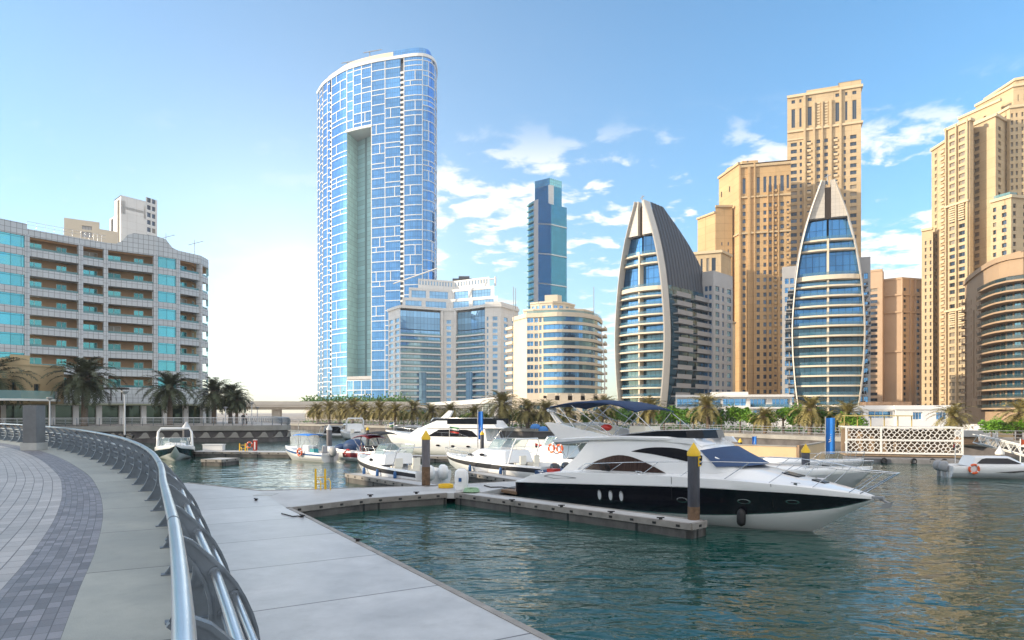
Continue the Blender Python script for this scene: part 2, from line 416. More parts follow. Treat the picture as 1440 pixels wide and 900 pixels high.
M['dark_red'] = mat('dark_red', (0.20, 0.015, 0.025), 0.35, coat=0.3)
M['orange'] = mat('orange', (0.75, 0.12, 0.03), 0.5)
M['yellow'] = mat('yellow', (0.80, 0.50, 0.02), 0.45, var=0.08, vscale=3)
M['blue_trim'] = mat('blue_trim', (0.02, 0.10, 0.28), 0.35)
M['blue_flag'] = mat('blue_flag', (0.015, 0.20, 0.68), 0.6, var=0.1, vscale=0.6)
M['teal_trim'] = mat('teal_trim', (0.02, 0.28, 0.32), 0.4)
M['green'] = mat('green', (0.03, 0.22, 0.06), 0.5)
M['black_rubber'] = mat('black_rubber', (0.015, 0.015, 0.017), 0.6)
M['white_paint'] = mat('white_paint', (0.76, 0.75, 0.73), 0.5, var=0.06, vscale=0.3)
M['pile'] = mat('pile', (0.06, 0.062, 0.08), 0.45, var=0.45, vscale=2.2, bump=0.3, bscale=12, stretch=(1, 1, 0.3))
M['pile_light'] = mat('pile_light', (0.15, 0.14, 0.155), 0.5, var=0.3, vscale=2.2, stretch=(1, 1, 0.3))
M['rust'] = mat('rust', (0.14, 0.085, 0.05), 0.85, var=0.6, vscale=5, bump=0.5, bscale=20)
M['screen_glass'] = mat('screen_glass', (0.30, 0.42, 0.44), 0.05, alpha=0.45, spec=0.7)
M['tinted_screen'] = mat('tinted_screen', (0.010, 0.013, 0.018), 0.10, spec=0.25)
M['tan_wall'] = mat('tan_wall', (0.64, 0.46, 0.27), 0.75, var=0.10, vscale=0.4)
M['wood'] = mat('wood', (0.24, 0.15, 0.09), 0.6, var=0.35, vscale=2, stretch=(0.3, 4, 1))
M['grey_paint'] = mat('grey_paint', (0.30, 0.31, 0.33), 0.5, var=0.15, vscale=2)
M['skin'] = mat('skin', (0.35, 0.20, 0.13), 0.6)
# ================================================================== THE SETTING
def poly_sheet(mb, poly, z, mi=0):
    mb.add([(p[0], p[1], z) for p in poly], [tuple(range(len(poly)))], mi)
def catmull(pts, step):
    P = [Vector(p) for p in pts]; dense = []
    for i in range(len(P) - 1):
        p0, p1, p2, p3 = P[max(i - 1, 0)], P[i], P[i + 1], P[min(i + 2, len(P) - 1)]
        for k in range(40):
            t = k / 40
            dense.append(0.5 * ((2 * p1) + (p2 - p0) * t + (2 * p0 - 5 * p1 + 4 * p2 - p3) * t * t + (3 * p1 - p0 - 3 * p2 + p3) * t ** 3))
    dense.append(P[-1])
    out = [dense[0]]; acc = 0.0
    for a, b in zip(dense, dense[1:]):
        l = (b - a).length
        while l > 0 and acc + l >= step:
            a = a + (b - a) * ((step - acc) / l); l = (b - a).length; acc = 0.0; out.append(a.copy())
        acc += l
    return out
def normals2(c):
    out = []
    for i in range(len(c)):
        t = (c[min(i + 1, len(c) - 1)] - c[max(i - 1, 0)]).normalized()
        out.append(Vector((t.y, -t.x)))       # to the right of the way along the curve
    return out
def offset(c, n, d):
    return [p + q * d for p, q in zip(c, n)]

# water
wm = bpy.data.materials.new('sea_water'); wm.use_nodes = True
nt = wm.node_tree; b = nt.nodes['Principled BSDF']
b.inputs['Base Color'].default_value = (0.003, 0.050, 0.040, 1); b.inputs['Roughness'].default_value = 0.03; b.inputs['IOR'].default_value = 1.33
t = nt.nodes.new('ShaderNodeTexCoord')
hs = None
for sc_, amp, st in ((0.16, 0.20, (1.0, 1.4, 1)), (0.55, 0.13, (1.0, 1.9, 1)), (1.5, 0.050, (1.0, 1.8, 1)), (5.0, 0.006, (1, 1.3, 1))):
    mp = nt.nodes.new('ShaderNodeMapping'); mp.inputs['Scale'].default_value = st; mp.inputs['Rotation'].default_value = (0, 0, R(18))
    nt.links.new(t.outputs['Object'], mp.inputs[0])
    n = nt.nodes.new('ShaderNodeTexNoise'); n.inputs['Scale'].default_value = sc_; n.inputs['Detail'].default_value = 2.0; n.inputs['Roughness'].default_value = 0.5; n.inputs['Distortion'].default_value = 0.6
    nt.links.new(mp.outputs[0], n.inputs['Vector'])
    q = nt.nodes.new('ShaderNodeMath'); q.operation = 'MULTIPLY'; q.inputs[1].default_value = amp
    nt.links.new(n.outputs['Fac'], q.inputs[0])
    if hs is None: hs = q.outputs[0]
    else:
        ad = nt.nodes.new('ShaderNodeMath'); ad.operation = 'ADD'; nt.links.new(hs, ad.inputs[0]); nt.links.new(q.outputs[0], ad.inputs[1]); hs = ad.outputs[0]
bp = nt.nodes.new('ShaderNodeBump'); bp.inputs['Strength'].default_value = 1.0; bp.inputs['Distance'].default_value = 0.80
nt.links.new(hs, bp.inputs['Height']); nt.links.new(bp.outputs[0], b.inputs['Normal'])
w = MB(); w.quad((-2490, -1490, 0), (2490, -1490, 0), (2490, 2490, 0), (-2490, 2490, 0))
tag(w.build('water', wm), kind='structure')
w = MB(); w.quad((-2500, -1500, -6), (2500, -1500, -6), (2500, 2500, -6), (-2500, 2500, -6))
tag(w.build('ground', mat('sea_bed', (0.05, 0.08, 0.07), 0.9)), kind='structure')

# the curved promenade we stand on
PZ0 = 2.35
RAIL = catmull([(3.6, -8), (1.9, -4), (0.95, -2), (0.0, 0.0), (-1.08, 2.25), (-2.1, 4.26), (-2.76, 5.5), (-3.78, 7.4), (-5.05, 9.8), (-7.0, 13.2), (-9.6, 17.3), (-12.9, 22.0), (-19.2, 30.0), (-26.4, 38.0), (-36, 47), (-49, 57), (-70, 69)], 0.25)
RN = normals2(RAIL)
strip = [0.0]
for p, q in zip(RAIL, RAIL[1:]): strip.append(strip[-1] + (q - p).length)
def ribbon(name, d0, d1, m, z=PZ0, n=2, kind='structure'):
    mb = MB(); A = offset(RAIL, RN, d0); B = offset(RAIL, RN, d1)
    for i in range(len(RAIL)):
        mb.v += [(A[i].x, A[i].y, z), (B[i].x, B[i].y, z)]
        mb.uv[2 * i] = (strip[i], 0); mb.uv[2 * i + 1] = (strip[i], abs(d1 - d0))
    for i in range(len(RAIL) - 1):
        mb.f.append([2 * i, 2 * i + 1, 2 * i + 3, 2 * i + 2]); mb.mi.append(0); mb.sm.append(False)
    return tag(mb.build(name, m), kind=kind)
coping = tiled('coping_concrete', (0.30, 0.31, 0.28), 3.0, 8.0, 0.012, (0.06, 0.06, 0.06), cvar=0.08, var=0.22, vscale=0.9, rough=0.5, grit=0.12, stain=0.15)
ribbon('promenade_edge', 0.52, -0.78, coping)
ribbon('promenade_dark_paving', -0.78, -1.50, M['dark_pavers'], PZ0 - 0.004)
ribbon('promenade_light_paving', -1.50, -9.5, M['pavers'], PZ0 - 0.004)
mb = MB(); A = offset(RAIL, RN, 0.52)
for a, c in zip(A, A[1:]):
    mb.quad((a.x, a.y, -1), (c.x, c.y, -1), (c.x, c.y, PZ0 - 0.001), (a.x, a.y, PZ0 - 0.001))
tag(mb.build('quay_wall', M['quay_concrete']), kind='structure')

# land on the left (under the hotel) with its rounded terrace end, the far land
TER = [(-72.5, 71), (-66, 82), (-58, 90.5), (-50, 95), (-42, 97.3), (-37, 98.2), (-34.6, 99.2), (-33.6, 101.2), (-34.4, 104), (-38, 112), (-46, 128), (-62, 150)]
TERC = catmull(TER, 0.65)
left_in = offset(RAIL, RN, -9.4)
mb = MB()
poly_sheet(mb, [(-600, -60)] + [(5, -60)] + [(p.x, p.y) for p in left_in[:: 4]] + [(-71.0, 66)] + [(p.x, p.y) for p in TERC] + [(-600, 165)], PZ0 - 0.012)
terrace_pave = mat('terrace_paving', (0.34, 0.31, 0.29), 0.6, var=0.15, vscale=0.8)
tag(mb.build('terrace', terrace_pave), kind='structure')
mb = MB()
TN = normals2(TERC)
for i in range(len(TERC) - 1):
    a, c = TERC[i], TERC[i + 1]; na, nc = TN[i], TN[i + 1]
    def q(o0, z0, o1, z1, mi):
        mb.quad((a.x + na.x * o0, a.y + na.y * o0, z0), (c.x + nc.x * o0, c.y + nc.y * o0, z0), (c.x + nc.x * o1, c.y + nc.y * o1, z1), (a.x + na.x * o1, a.y + na.y * o1, z1), mi)
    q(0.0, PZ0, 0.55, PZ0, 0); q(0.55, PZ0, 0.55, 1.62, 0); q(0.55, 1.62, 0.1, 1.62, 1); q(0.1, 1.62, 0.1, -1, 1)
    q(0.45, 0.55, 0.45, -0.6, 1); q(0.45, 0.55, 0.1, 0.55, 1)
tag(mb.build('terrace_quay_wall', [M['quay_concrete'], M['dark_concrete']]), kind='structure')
FAR = [(-600, 195), (-120, 190), (-68.7, 184), (-45, 164), (-26, 144), (-1.3, 122), (17, 109), (27, 97), (34.6, 84), (40.5, 72), (47, 66), (56, 63), (75, 60), (110, 40), (160, -40), (600, -200)]
mb = MB()
poly_sheet(mb, FAR + [(2400, -200), (2400, 2480), (-2400, 2480), (-2400, 195)], 1.35)
tag(mb.build('far_shore_ground', mat('far_paving', (0.36, 0.31, 0.26), 0.8, var=0.2, vscale=0.15)), kind='structure')
mb = MB()
for a, c in zip(FAR, FAR[1:]):
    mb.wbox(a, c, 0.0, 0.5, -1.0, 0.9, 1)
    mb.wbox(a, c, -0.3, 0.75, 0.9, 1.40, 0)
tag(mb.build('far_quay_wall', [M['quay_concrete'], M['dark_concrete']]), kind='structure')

# the low dock below the railing
dk = [PZ(770, 900, .5), PZ(432, 727, .5)]
dd = (dk[0] - dk[1]).normalized()
near_end = dk[1] + dd * 36
edge = [p for p in offset(RAIL, RN, 0.50) if p.y < 33.5]
back_l = PZ(262, 679, .5)
dock_poly = [near_end, dk[1], PZ(404, 714, .5), PZ(365, 690, .5), back_l] + [Vector((p.x, p.y, .5)) for p in edge[::-4]]
dock_mat = tiled('dock_slabs', (0.44, 0.45, 0.46), 3.7, 60.0, 0.026, (0.10, 0.10, 0.11), cvar=0.08, var=0.24, vscale=0.6, rough=0.40, grit=0.14, stain=0.14)
mb = MB(); poly_sheet(mb, dock_poly, 0.50)
for i, p in enumerate(dock_poly):
    dx = Vector((p[0], p[1], 0)) - Vector((dk[1].x, dk[1].y, 0))
    mb.uv[i] = (dx.dot(dd) + 40.7, dx.dot(Vector((-dd.y, dd.x, 0))) + 30)
tag(mb.build('dock', dock_mat), kind='structure')
mb = MB()
def edge_strip(mb, a, c, bolts=0.9):
    a = Vector(a[:2]); c = Vector(c[:2])
    mb.wbox(a, c, -0.10, 0.055, 0.30, 0.515, 0)
    mb.wbox(a, c, -0.2, 0.0, -0.5, 0.30, 1)
    L = (c - a).length; d = (c - a) / L; n = int(L / bolts)
    for k in range(n):
        p = a + d * (k + 0.5) * L / n; q = Vector((d.y, -d.x))
        mb.wbox(p - d * 0.07, p + d * 0.07, 0.05, 0.075, 0.36, 0.44, 2)
    for k in range(int(L / 3.2) + 1):
        p = a + d * min(k * 3.2 + 0.4, L - 0.1)
        mb.wbox(p - d * 0.05, p + d * 0.05, -0.01, 0.01, -0.5, 0.30, 2)
edge_strip(mb, dk[1], near_end)
edge_strip(mb, PZ(404, 714, .5), dk[1])
edge_strip(mb, back_l, PZ(365, 690, .5))
PIER_M = [M['timber_edge'], M['pontoon_side'], M['black_rubber'], M['dock_concrete']]
tag(mb.build('dock_edge', PIER_M), kind='structure')

def pier(label, poly, name='floating_pier', group='floating piers of the marina', skip=(), rungs=True):
    """poly goes clockwise seen from above, so that the outside is to the right... each edge gets its fender strip"""
    root = thing(name, label, 'pier', (poly[0][0], poly[0][1], 0), group=group)
    mb = MB(); mb.prism([(p[0], p[1]) for p in poly], 0.26, 0.50, 0)
    mb.build('deck', M['dock_concrete'], root)
    e = MB(); n = len(poly)
    for i in range(n):
        if i not in skip: edge_strip(e, poly[i], poly[(i + 1) % n])
    e.build('float', PIER_M, root)
    return root
# outside must lie to the right of the direction of travel: go counter-clockwise
mp_front = [PZ(404, 714, .5), PZ(402, 707, .5), PZ(628, 694, .5)]
main_pts = [PZ(404, 714, .5), PZ(628, 694, .5), PZ(700, 690, .5), PZ(770, 676, .5), PZ(725, 677, .5), PZ(590, 684, .5), PZ(365, 690, .5)]
main_pts = [PZ(404, 714.5, .5), PZ(520, 701, .5), PZ(628, 693.5, .5), PZ(668, 694, .5), PZ(748, 679, .5), PZ(725, 676.5, .5), PZ(590, 683.5, .5), PZ(365, 690, .5)]
pier('pale concrete pier leading from the dock to the stern of the black and white yacht', main_pts, skip=(2, 3, 7))
def finger(label, a, c, width, side):
    a = Vector(a[:2]); c = Vector(c[:2]); d = (c - a).normalized(); n = Vector((-d.y, d.x)) * side * width
    pts = [a, c, c + n, a + n] if side > 0 else [a + n, c + n, c, a]
    return pier(label, pts, name='finger_pier')
finger('finger pier alongside the black and white yacht, ending at the big yellow capped pile', PZ(640, 693.5, .5), PZ(972, 737, .5), 0.95, 1)
finger('finger pier under the bow of the white cuddy boat, left of the yellow capped pile', PZ(486, 666, .5), PZ(600, 684.5, .5), 1.1, 1)
finger('finger pier beside the white cabin cruiser with blue fenders', PZ(650, 663.5, .5), PZ(742, 678, .5), 1.1, 1)
finger('long pier with the white box and red post in front of the round terrace', PZ(268, 635, .5), PZ(425, 636.5, .5), 2.2, 1)
finger('pier in front of the large white motor yacht', PZ(505, 640.5, .5), PZ(700, 643, .5), 1.8, 1)
finger('small wooden float beside the black hulled sports boat', PZ(283, 646, .5), PZ(312, 646.5, .5), 2.2, 1)

# tan boarded wall by the water behind the big yacht
root = thing('boarded_wall', 'low tan boarded wall at the water behind the bow of the black and white yacht', 'wall', (X(1060, 50), 50, 0))
A, B = P2(985, 53.5), P2(1120, 49.0)
mb = MB(); mb.wbox(A, B, -0.25, 0.0, -0.4, 1.72, 0); mb.wbox(B, P2(1160, 57), -0.25, 0, -0.4, 1.70, 0); mb.build('panel', M['tan_wall'], root)
mb = MB(); mb.wbox(A, B, -0.3, 0.06, 1.72, 1.80, 0); mb.wbox(B, P2(1160, 57), -0.3, 0.06, 1.70, 1.77); mb.build('cap', M['quay_concrete'], root)
mb = MB(); mb.wbox(B, P2(1128, 49.6), 0.02, 0.20, -0.2, 1.85, 0); mb.build('post', M['wood'], root)

# ------------------------------------------------------------------ the bridge on the left
M['bridge_concrete'] = mat('bridge_concrete', (0.62, 0.58, 0.52), 0.7, var=0.12, vscale=0.15)
root = thing('road_bridge', 'long pale concrete road bridge beyond the round terrace', 'bridge', (X(440, 215), 215, 1))
BA, BB = Vector((-190, 190)), Vector((-30, 222))
mb = MB()
mb.wbox(BA, BB, -12, 0, 5.9, 7.0, 0); mb.wbox(BA, BB, -11, -2.0, 5.1, 5.9, 0); mb.wbox(BB, BB + (BB - BA).normalized() * 90, -12, 0, 5.6, 6.7, 0)
mb.build('deck', M['bridge_concrete'], root)
mb = MB(); mb.wbox(BA, BB, 0.0, 0.3, 6.6, 7.7, 0); mb.wbox(BA, BB, -12.3, -12.0, 6.6, 7.7, 0); mb.build('parapet', M['bridge_concrete'], root)
bd = (BB - BA).normalized()
for k in range(7):
    p = BA + bd * (14 + k * 26)
    mb = MB(); mb.wbox(p - bd * 1.3, p + bd * 1.3, -8.2, -4.2, -1, 5.1, 0); mb.build('bridge_pier', M['bridge_concrete'], root)

# ------------------------------------------------------------------ added tower block, out of view on the left, to shade the near water
root = thing('unseen_shade_block', 'unseen plain tower block added beyond the left edge to shade the near water', 'building', (-100, -15, 2.3))
mb = MB(); mb.box(-112, -92, -75, 21, 2.3, 52); mb.build('wall', mat('block_render', (0.55, 0.52, 0.47), 0.8, var=0.06, vscale=0.2), root)
g = mat('block_glass', (0.05, 0.07, 0.09), 0.1)
for k in range(14):
    mb = MB(); mb.box(-91.98, -91.9, -73, 19, 5 + k * 3.3, 6.9 + k * 3.3); mb.build('window_band', g, root)
# railing along the far quay
root = thing('far_quay_railing', 'thin grey railing along the edge of the far palm lined quay', 'railing', (FAR[6][0], FAR[6][1], 1.4))
mb = MB()
for a, c in zip(FAR[2:11], FAR[3:12]):
    a, c = Vector(a), Vector(c); L = (c - a).length; n = int(L / 1.5)
    for z in (1.75, 2.1, 2.42): mb.tube([(a.x, a.y + .3, z), (c.x, c.y + .3, z)], 0.03, 4)
    for k in range(n):
        p = a + (c - a) * (k / n); mb.tube([(p.x, p.y + .3, 1.4), (p.x, p.y + .3, 2.42)], 0.035, 4)
mb.build('bars', M['grey_paint'], root)
# ================================================================== BUILDINGS
G_BLUE = glass('blue_glass', (0.13, 0.34, 0.62), panel=(1.5, 3.3, 0.06, 1, 0.05), wob=0.03)
G_AD = glass('tower_glass', (0.13, 0.36, 0.70), panel=(1.55, 3.05, 0.10, 1, -0.3), wob=0.05, pv=0.18)
G_TEAL = glass('teal_glass', (0.13, 0.46, 0.54), panel=(1.4, 1.6, 0.05, 0.66, 0.75), wob=0.04, pv=0.12)
G_SLOT = glass('slot_glass', (0.52, 0.82, 0.90), metal=0.0, rough=.15, panel=(2.0, 3.05, 0.10, 0.6, 0.8), wob=0.03)
G_DARK = glass('dark_glass', (0.06, 0.09, 0.13), rough=0.06, metal=0.5, wob=0.02, pv=0.6, blinds=0.16)
G_WIN = glass('window_glass', (0.09, 0.21, 0.29), rough=0.05, metal=0.6, wob=0.03, pv=0.5)
G_LEAF = glass('leaf_glass', (0.07, 0.22, 0.45), panel=(1.5, 2.6, 0.08, 1, -0.3), wob=0.03)
G_LEAFLOW = glass('leaf_low_glass', (0.05, 0.12, 0.17), rough=0.05, metal=0.55, wob=0.04, pv=0.6, panel=(1.3, 2.6, 0.10, 1, -0.3))
G_SKY = glass('sky_blue_glass', (0.26, 0.50, 0.76), metal=0.45, panel=(1.5, 2.72, 0.08, 1, 0.05), wob=0.04)
G_DEEP = glass('deep_teal_glass', (0.04, 0.26, 0.36), panel=(1.6, 3.2, 0.08, 1, 0.1), wob=0.03, pv=0.15)
G_RAIL = mat('balustrade_glass', (0.10, 0.27, 0.30), 0.06, spec=0.9, alpha=0.72)
G_RAILB = mat('blue_balustrade_glass', (0.05, 0.16, 0.24), 0.06, spec=0.9, alpha=0.55)
G_SHOP = glass('shop_glass', (0.05, 0.10, 0.07), rough=0.05, metal=0.5, wob=0.02, pv=0.5)
FRAME = mat('dark_window_frame', (0.16, 0.16, 0.17), 0.5)
WFRAME = mat('white_frame', (0.78, 0.77, 0.74), 0.45)
M['tan'] = tiled('tan_render', (0.52, 0.405, 0.255), 6.0, 3.3, 0.05, (0.40, 0.30, 0.18), cvar=0.04, var=0.12, vscale=0.12, rough=0.8, plan=(1, 0.2), stain=0.12)
M['tan_light'] = mat('tan_light', (0.60, 0.49, 0.33), 0.8, var=0.06, vscale=0.1)
M['tan_warm'] = tiled('tan_warm', (0.52, 0.355, 0.185), 6.0, 3.2, 0.05, (0.34, 0.21, 0.10), cvar=0.04, var=0.12, vscale=0.1, rough=0.8, plan=(1, 0.1), stain=0.12)
M['tan_pink'] = mat('tan_pink', (0.47, 0.34, 0.235), 0.8, var=0.07, vscale=0.12)
M['brown'] = mat('brown_render', (0.40, 0.285, 0.185), 0.8, var=0.07, vscale=0.15)
M['cream'] = mat('cream_render', (0.66, 0.58, 0.46), 0.75, var=0.05, vscale=0.15)
M['offwhite'] = tiled('offwhite_cladding', (0.70, 0.70, 0.69), 2.4, 3.0, 0.03, (0.5, 0.48, 0.45), cvar=0.02, var=0.06, vscale=0.15, rough=0.6, plan=(1, 0.1))
M['hotel_tile'] = tiled('hotel_tile', (0.56, 0.59, 0.62), 0.78, 0.80, 0.035, (0.22, 0.23, 0.25), cvar=0.04, var=0.05, vscale=0.3, rough=0.35, plan=(0.66, 0.75))
M['hotel_wall'] = mat('hotel_wall', (0.42, 0.265, 0.155), 0.8, var=0.08, vscale=0.4)
M['sand_wall'] = mat('sand_wall', (0.56, 0.42, 0.24), 0.8, var=0.08, vscale=0.3)
M['crown_stone'] = tiled('crown_stone', (0.50, 0.47, 0.43), 0.9, 0.9, 0.03, (0.36, 0.34, 0.31), cvar=0.03, var=0.06, rough=0.5, plan=(1, -0.2))
M['side_slab'] = mat('side_slab', (.30, .30, .31), .5)
M['rib_stone'] = mat('rib_stone', (0.58, 0.545, 0.49), 0.5, var=0.04, vscale=0.2)
M['louvre'] = mat('louvre', (0.075, 0.085, 0.105), 0.5, metal=0.2)
M['dark'] = mat('dark_recess', (0.03, 0.03, 0.035), 0.7)
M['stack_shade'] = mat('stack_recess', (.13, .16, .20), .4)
M['grey_clad'] = mat('grey_clad', (0.42, 0.42, 0.43), 0.55, var=0.06, vscale=0.3)

def V2(p): return Vector((p[0], p[1]))
def poff(pts, d):
    """plan polyline moved outwards (to the right of its way)"""
    pts = [V2(p) for p in pts]; out = []
    for i in range(len(pts)):
        ns = []
        if i > 0: t = (pts[i] - pts[i - 1]).normalized(); ns.append(Vector((t.y, -t.x)))
        if i < len(pts) - 1: t = (pts[i + 1] - pts[i]).normalized(); ns.append(Vector((t.y, -t.x)))
        n = sum(ns, Vector((0, 0))).normalized()
        out.append(pts[i] + n * (d / max(0.35, n.dot(ns[0]))))
    return out
def ring(mb, pts, o0, o1, z0, z1, mi=0):
    a, b = poff(pts, o0), poff(pts, o1)
    n = len(pts)
    poly = [(p.x, p.y) for p in b] + [(p.x, p.y) for p in reversed(a)]
    secs = []
    for i in range(n):
        secs.append([(a[i].x, a[i].y, z0), (b[i].x, b[i].y, z0), (b[i].x, b[i].y, z1), (a[i].x, a[i].y, z1)])
    mb.loft(secs, mi, closed=True, sm=False, cap0=True, cap1=True)
def sheet(mb, pts, o, z0, z1, mi=0):
    a = poff(pts, o)
    for p, q in zip(a, a[1:]): mb.quad((p.x, p.y, z0), (q.x, q.y, z0), (q.x, q.y, z1), (p.x, p.y, z1), mi)
def arc(c, r, a0, a1, n):
    return [Vector((c[0] + r * math.cos(R(a0 + (a1 - a0) * i / n)), c[1] + r * math.sin(R(a0 + (a1 - a0) * i / n)))) for i in range(n + 1)]
def rows(z0, pitch, n, h): return [(z0 + k * pitch, z0 + k * pitch + h) for k in range(n)]

def facade(mb, A, B, z0, z1, cols, rws, depth=0.4, mi=0, frac=True):
    A, B = V2(A), V2(B); W = (B - A).length; d = (B - A) / W; n = Vector((d.y, -d.x))
    if frac: cols = [(a * W, b * W) for a, b in cols]
    us = [0.0] + [q for c in cols for q in c] + [W]; zs = [z0] + [q for r in rws for q in r] + [z1]
    def p(u, z, o=0.0):
        q = A + d * u - n * o; return (q.x, q.y, z)
    out = []
    for j in range(len(zs) - 1):
        if zs[j + 1] - zs[j] < 1e-4: continue
        if j % 2 == 0 or not cols: mb.quad(p(0, zs[j]), p(W, zs[j]), p(W, zs[j + 1]), p(0, zs[j + 1]), mi); continue
        for i in range(len(us) - 1):
            a, b, c, e = us[i], us[i + 1], zs[j], zs[j + 1]
            if b - a < 1e-4: continue
            if i % 2 == 0: mb.quad(p(a, c), p(b, c), p(b, e), p(a, e), mi)
            else:
                mb.quad(p(a, c), p(a, c, depth), p(a, e, depth), p(a, e), mi); mb.quad(p(b, c, depth), p(b, c), p(b, e), p(b, e, depth), mi)
                mb.quad(p(a, c), p(b, c), p(b, c, depth), p(a, c, depth), mi); mb.quad(p(a, e, depth), p(b, e, depth), p(b, e), p(a, e), mi)
                q = A + d * ((a + b) / 2) - n * (depth - 0.03)
                out.append((Vector((q.x, q.y, (c + e) / 2)), math.atan2(d.y, d.x), b - a, e - c))
    return out
_WM = {}
def window_mesh(w, h, gm, fm, bars):
    k = (round(w, 2), round(h, 2), gm.name, fm.name, bars)
    if k not in _WM:
        mb = MB(); window_geo(mb, w, h, bars); _WM[k] = mb.mesh('window', [gm, fm])
    return _WM[k]
def window_geo(mb, w, h, bars, T=None):
    q = MB(); q.box(-w / 2, w / 2, 0.0, 0.05, -h / 2, h / 2, 0)
    t = 0.035
    for i in range(bars + 2):
        x = -w / 2 + t + (w - 2 * t) * i / (bars + 1); q.box(x - t, x + t, -0.04, -0.003, -h / 2, h / 2, 1)
    for z in (-h / 2 + t, h / 2 - t): q.box(-w / 2 + 2 * t, w / 2 - 2 * t, -0.038, -0.003, z - t, z + t, 1)
    if T: q.v = [tuple(T @ Vector(v)) for v in q.v]
    b = len(mb.v); mb.v += q.v; mb.f += [[i + b for i in f] for f in q.f]; mb.mi += q.mi; mb.sm += q.sm
class Bld:
    def __init__(s, name, label, cat, px, Y, z=1.35, group=None):
        s.root = thing(name, label, cat, (X(px, Y), Y, z), group=group); s.o = Vector((X(px, Y), Y, z)); s.win = []; s.wall = MB(); s.bal = []
    def face(s, A, B, z0, z1, cols=(), rws=(), depth=0.4, mi=0, frac=True, mb=None, bal=(), bm='tan_light'):
        out = facade(mb or s.wall, A, B, z0, z1, cols, rws, depth, mi, frac); s.win += out
        for k, (c, a, w, h) in enumerate(out):
            if k % max(1, len(cols)) in bal and len(s.bal) < 100:
                q = MB(); d = Vector((math.cos(a), math.sin(a))); m = Vector((c.x, c.y)) + Vector((d.y, -d.x)) * (depth - 0.03)
                q.wbox(m - d * (w / 2 - .02), m + d * (w / 2 - .02), -depth + .1, 0.55, c.z - h / 2 - .22, c.z - h / 2 + .02); q.wbox(m - d * (w / 2 - .02), m + d * (w / 2 - .02), 0.43, 0.55, c.z - h / 2 + .02, c.z - h / 2 + .8)
                q.build('balcony', M[bm], s.root); s.bal.append(1)
    def windows(s, gm=None, fm=None, bars=1, limit=100, zmin=-99, name='window'):
        gm = gm or G_DARK; fm = fm or FRAME
        sp = sorted(s.win, key=lambda t: (t[0].z < zmin, t[0].length - 0.02 * t[0].z)); s.win = []
        for c, a, w, h in sp[:limit]:
            o = bpy.data.objects.new(name, window_mesh(w, h, gm, fm, bars)); COL.objects.link(o); o.parent = s.root
            o.location = c - s.o; o.rotation_euler = (0, 0, a)
        if sp[limit:]:
            mb = MB()
            for c, a, w, h in sp[limit:]: window_geo(mb, w, h, bars, Matrix.Translation(c) @ Matrix.Rotation(a, 4, 'Z'))
            tag(mb.build('windows', [gm, fm], s.root), kind='stuff')
    def part(s, name, mb, m, **k): return mb.build(name, m, s.root, **k)
    def block(s, pts, back, z0, z1, mi=0, mb=None, roof=True):
        """closes a plan polyline (left to right as seen) backwards with side, rear walls and a roof"""
        mb = mb or s.wall
        pts = [V2(p) for p in pts]
        mid = (pts[0] + pts[-1]) / 2
        d = Vector((back[1] * mid.x / mid.y, back[1]))       # runs straight away from the quay
        poly = pts + [pts[-1] + d, pts[0] + d]
        n = len(poly)
        for i in range(len(pts) - 1, n):
            a, b = poly[i], poly[(i + 1) % n]
            mb.quad((a.x, a.y, z0), (b.x, b.y, z0), (b.x, b.y, z1), (a.x, a.y, z1), mi)
        if roof: mb.add([(p.x, p.y, z1 - 0.01) for p in poly], [tuple(range(n))], mi)
        return poly

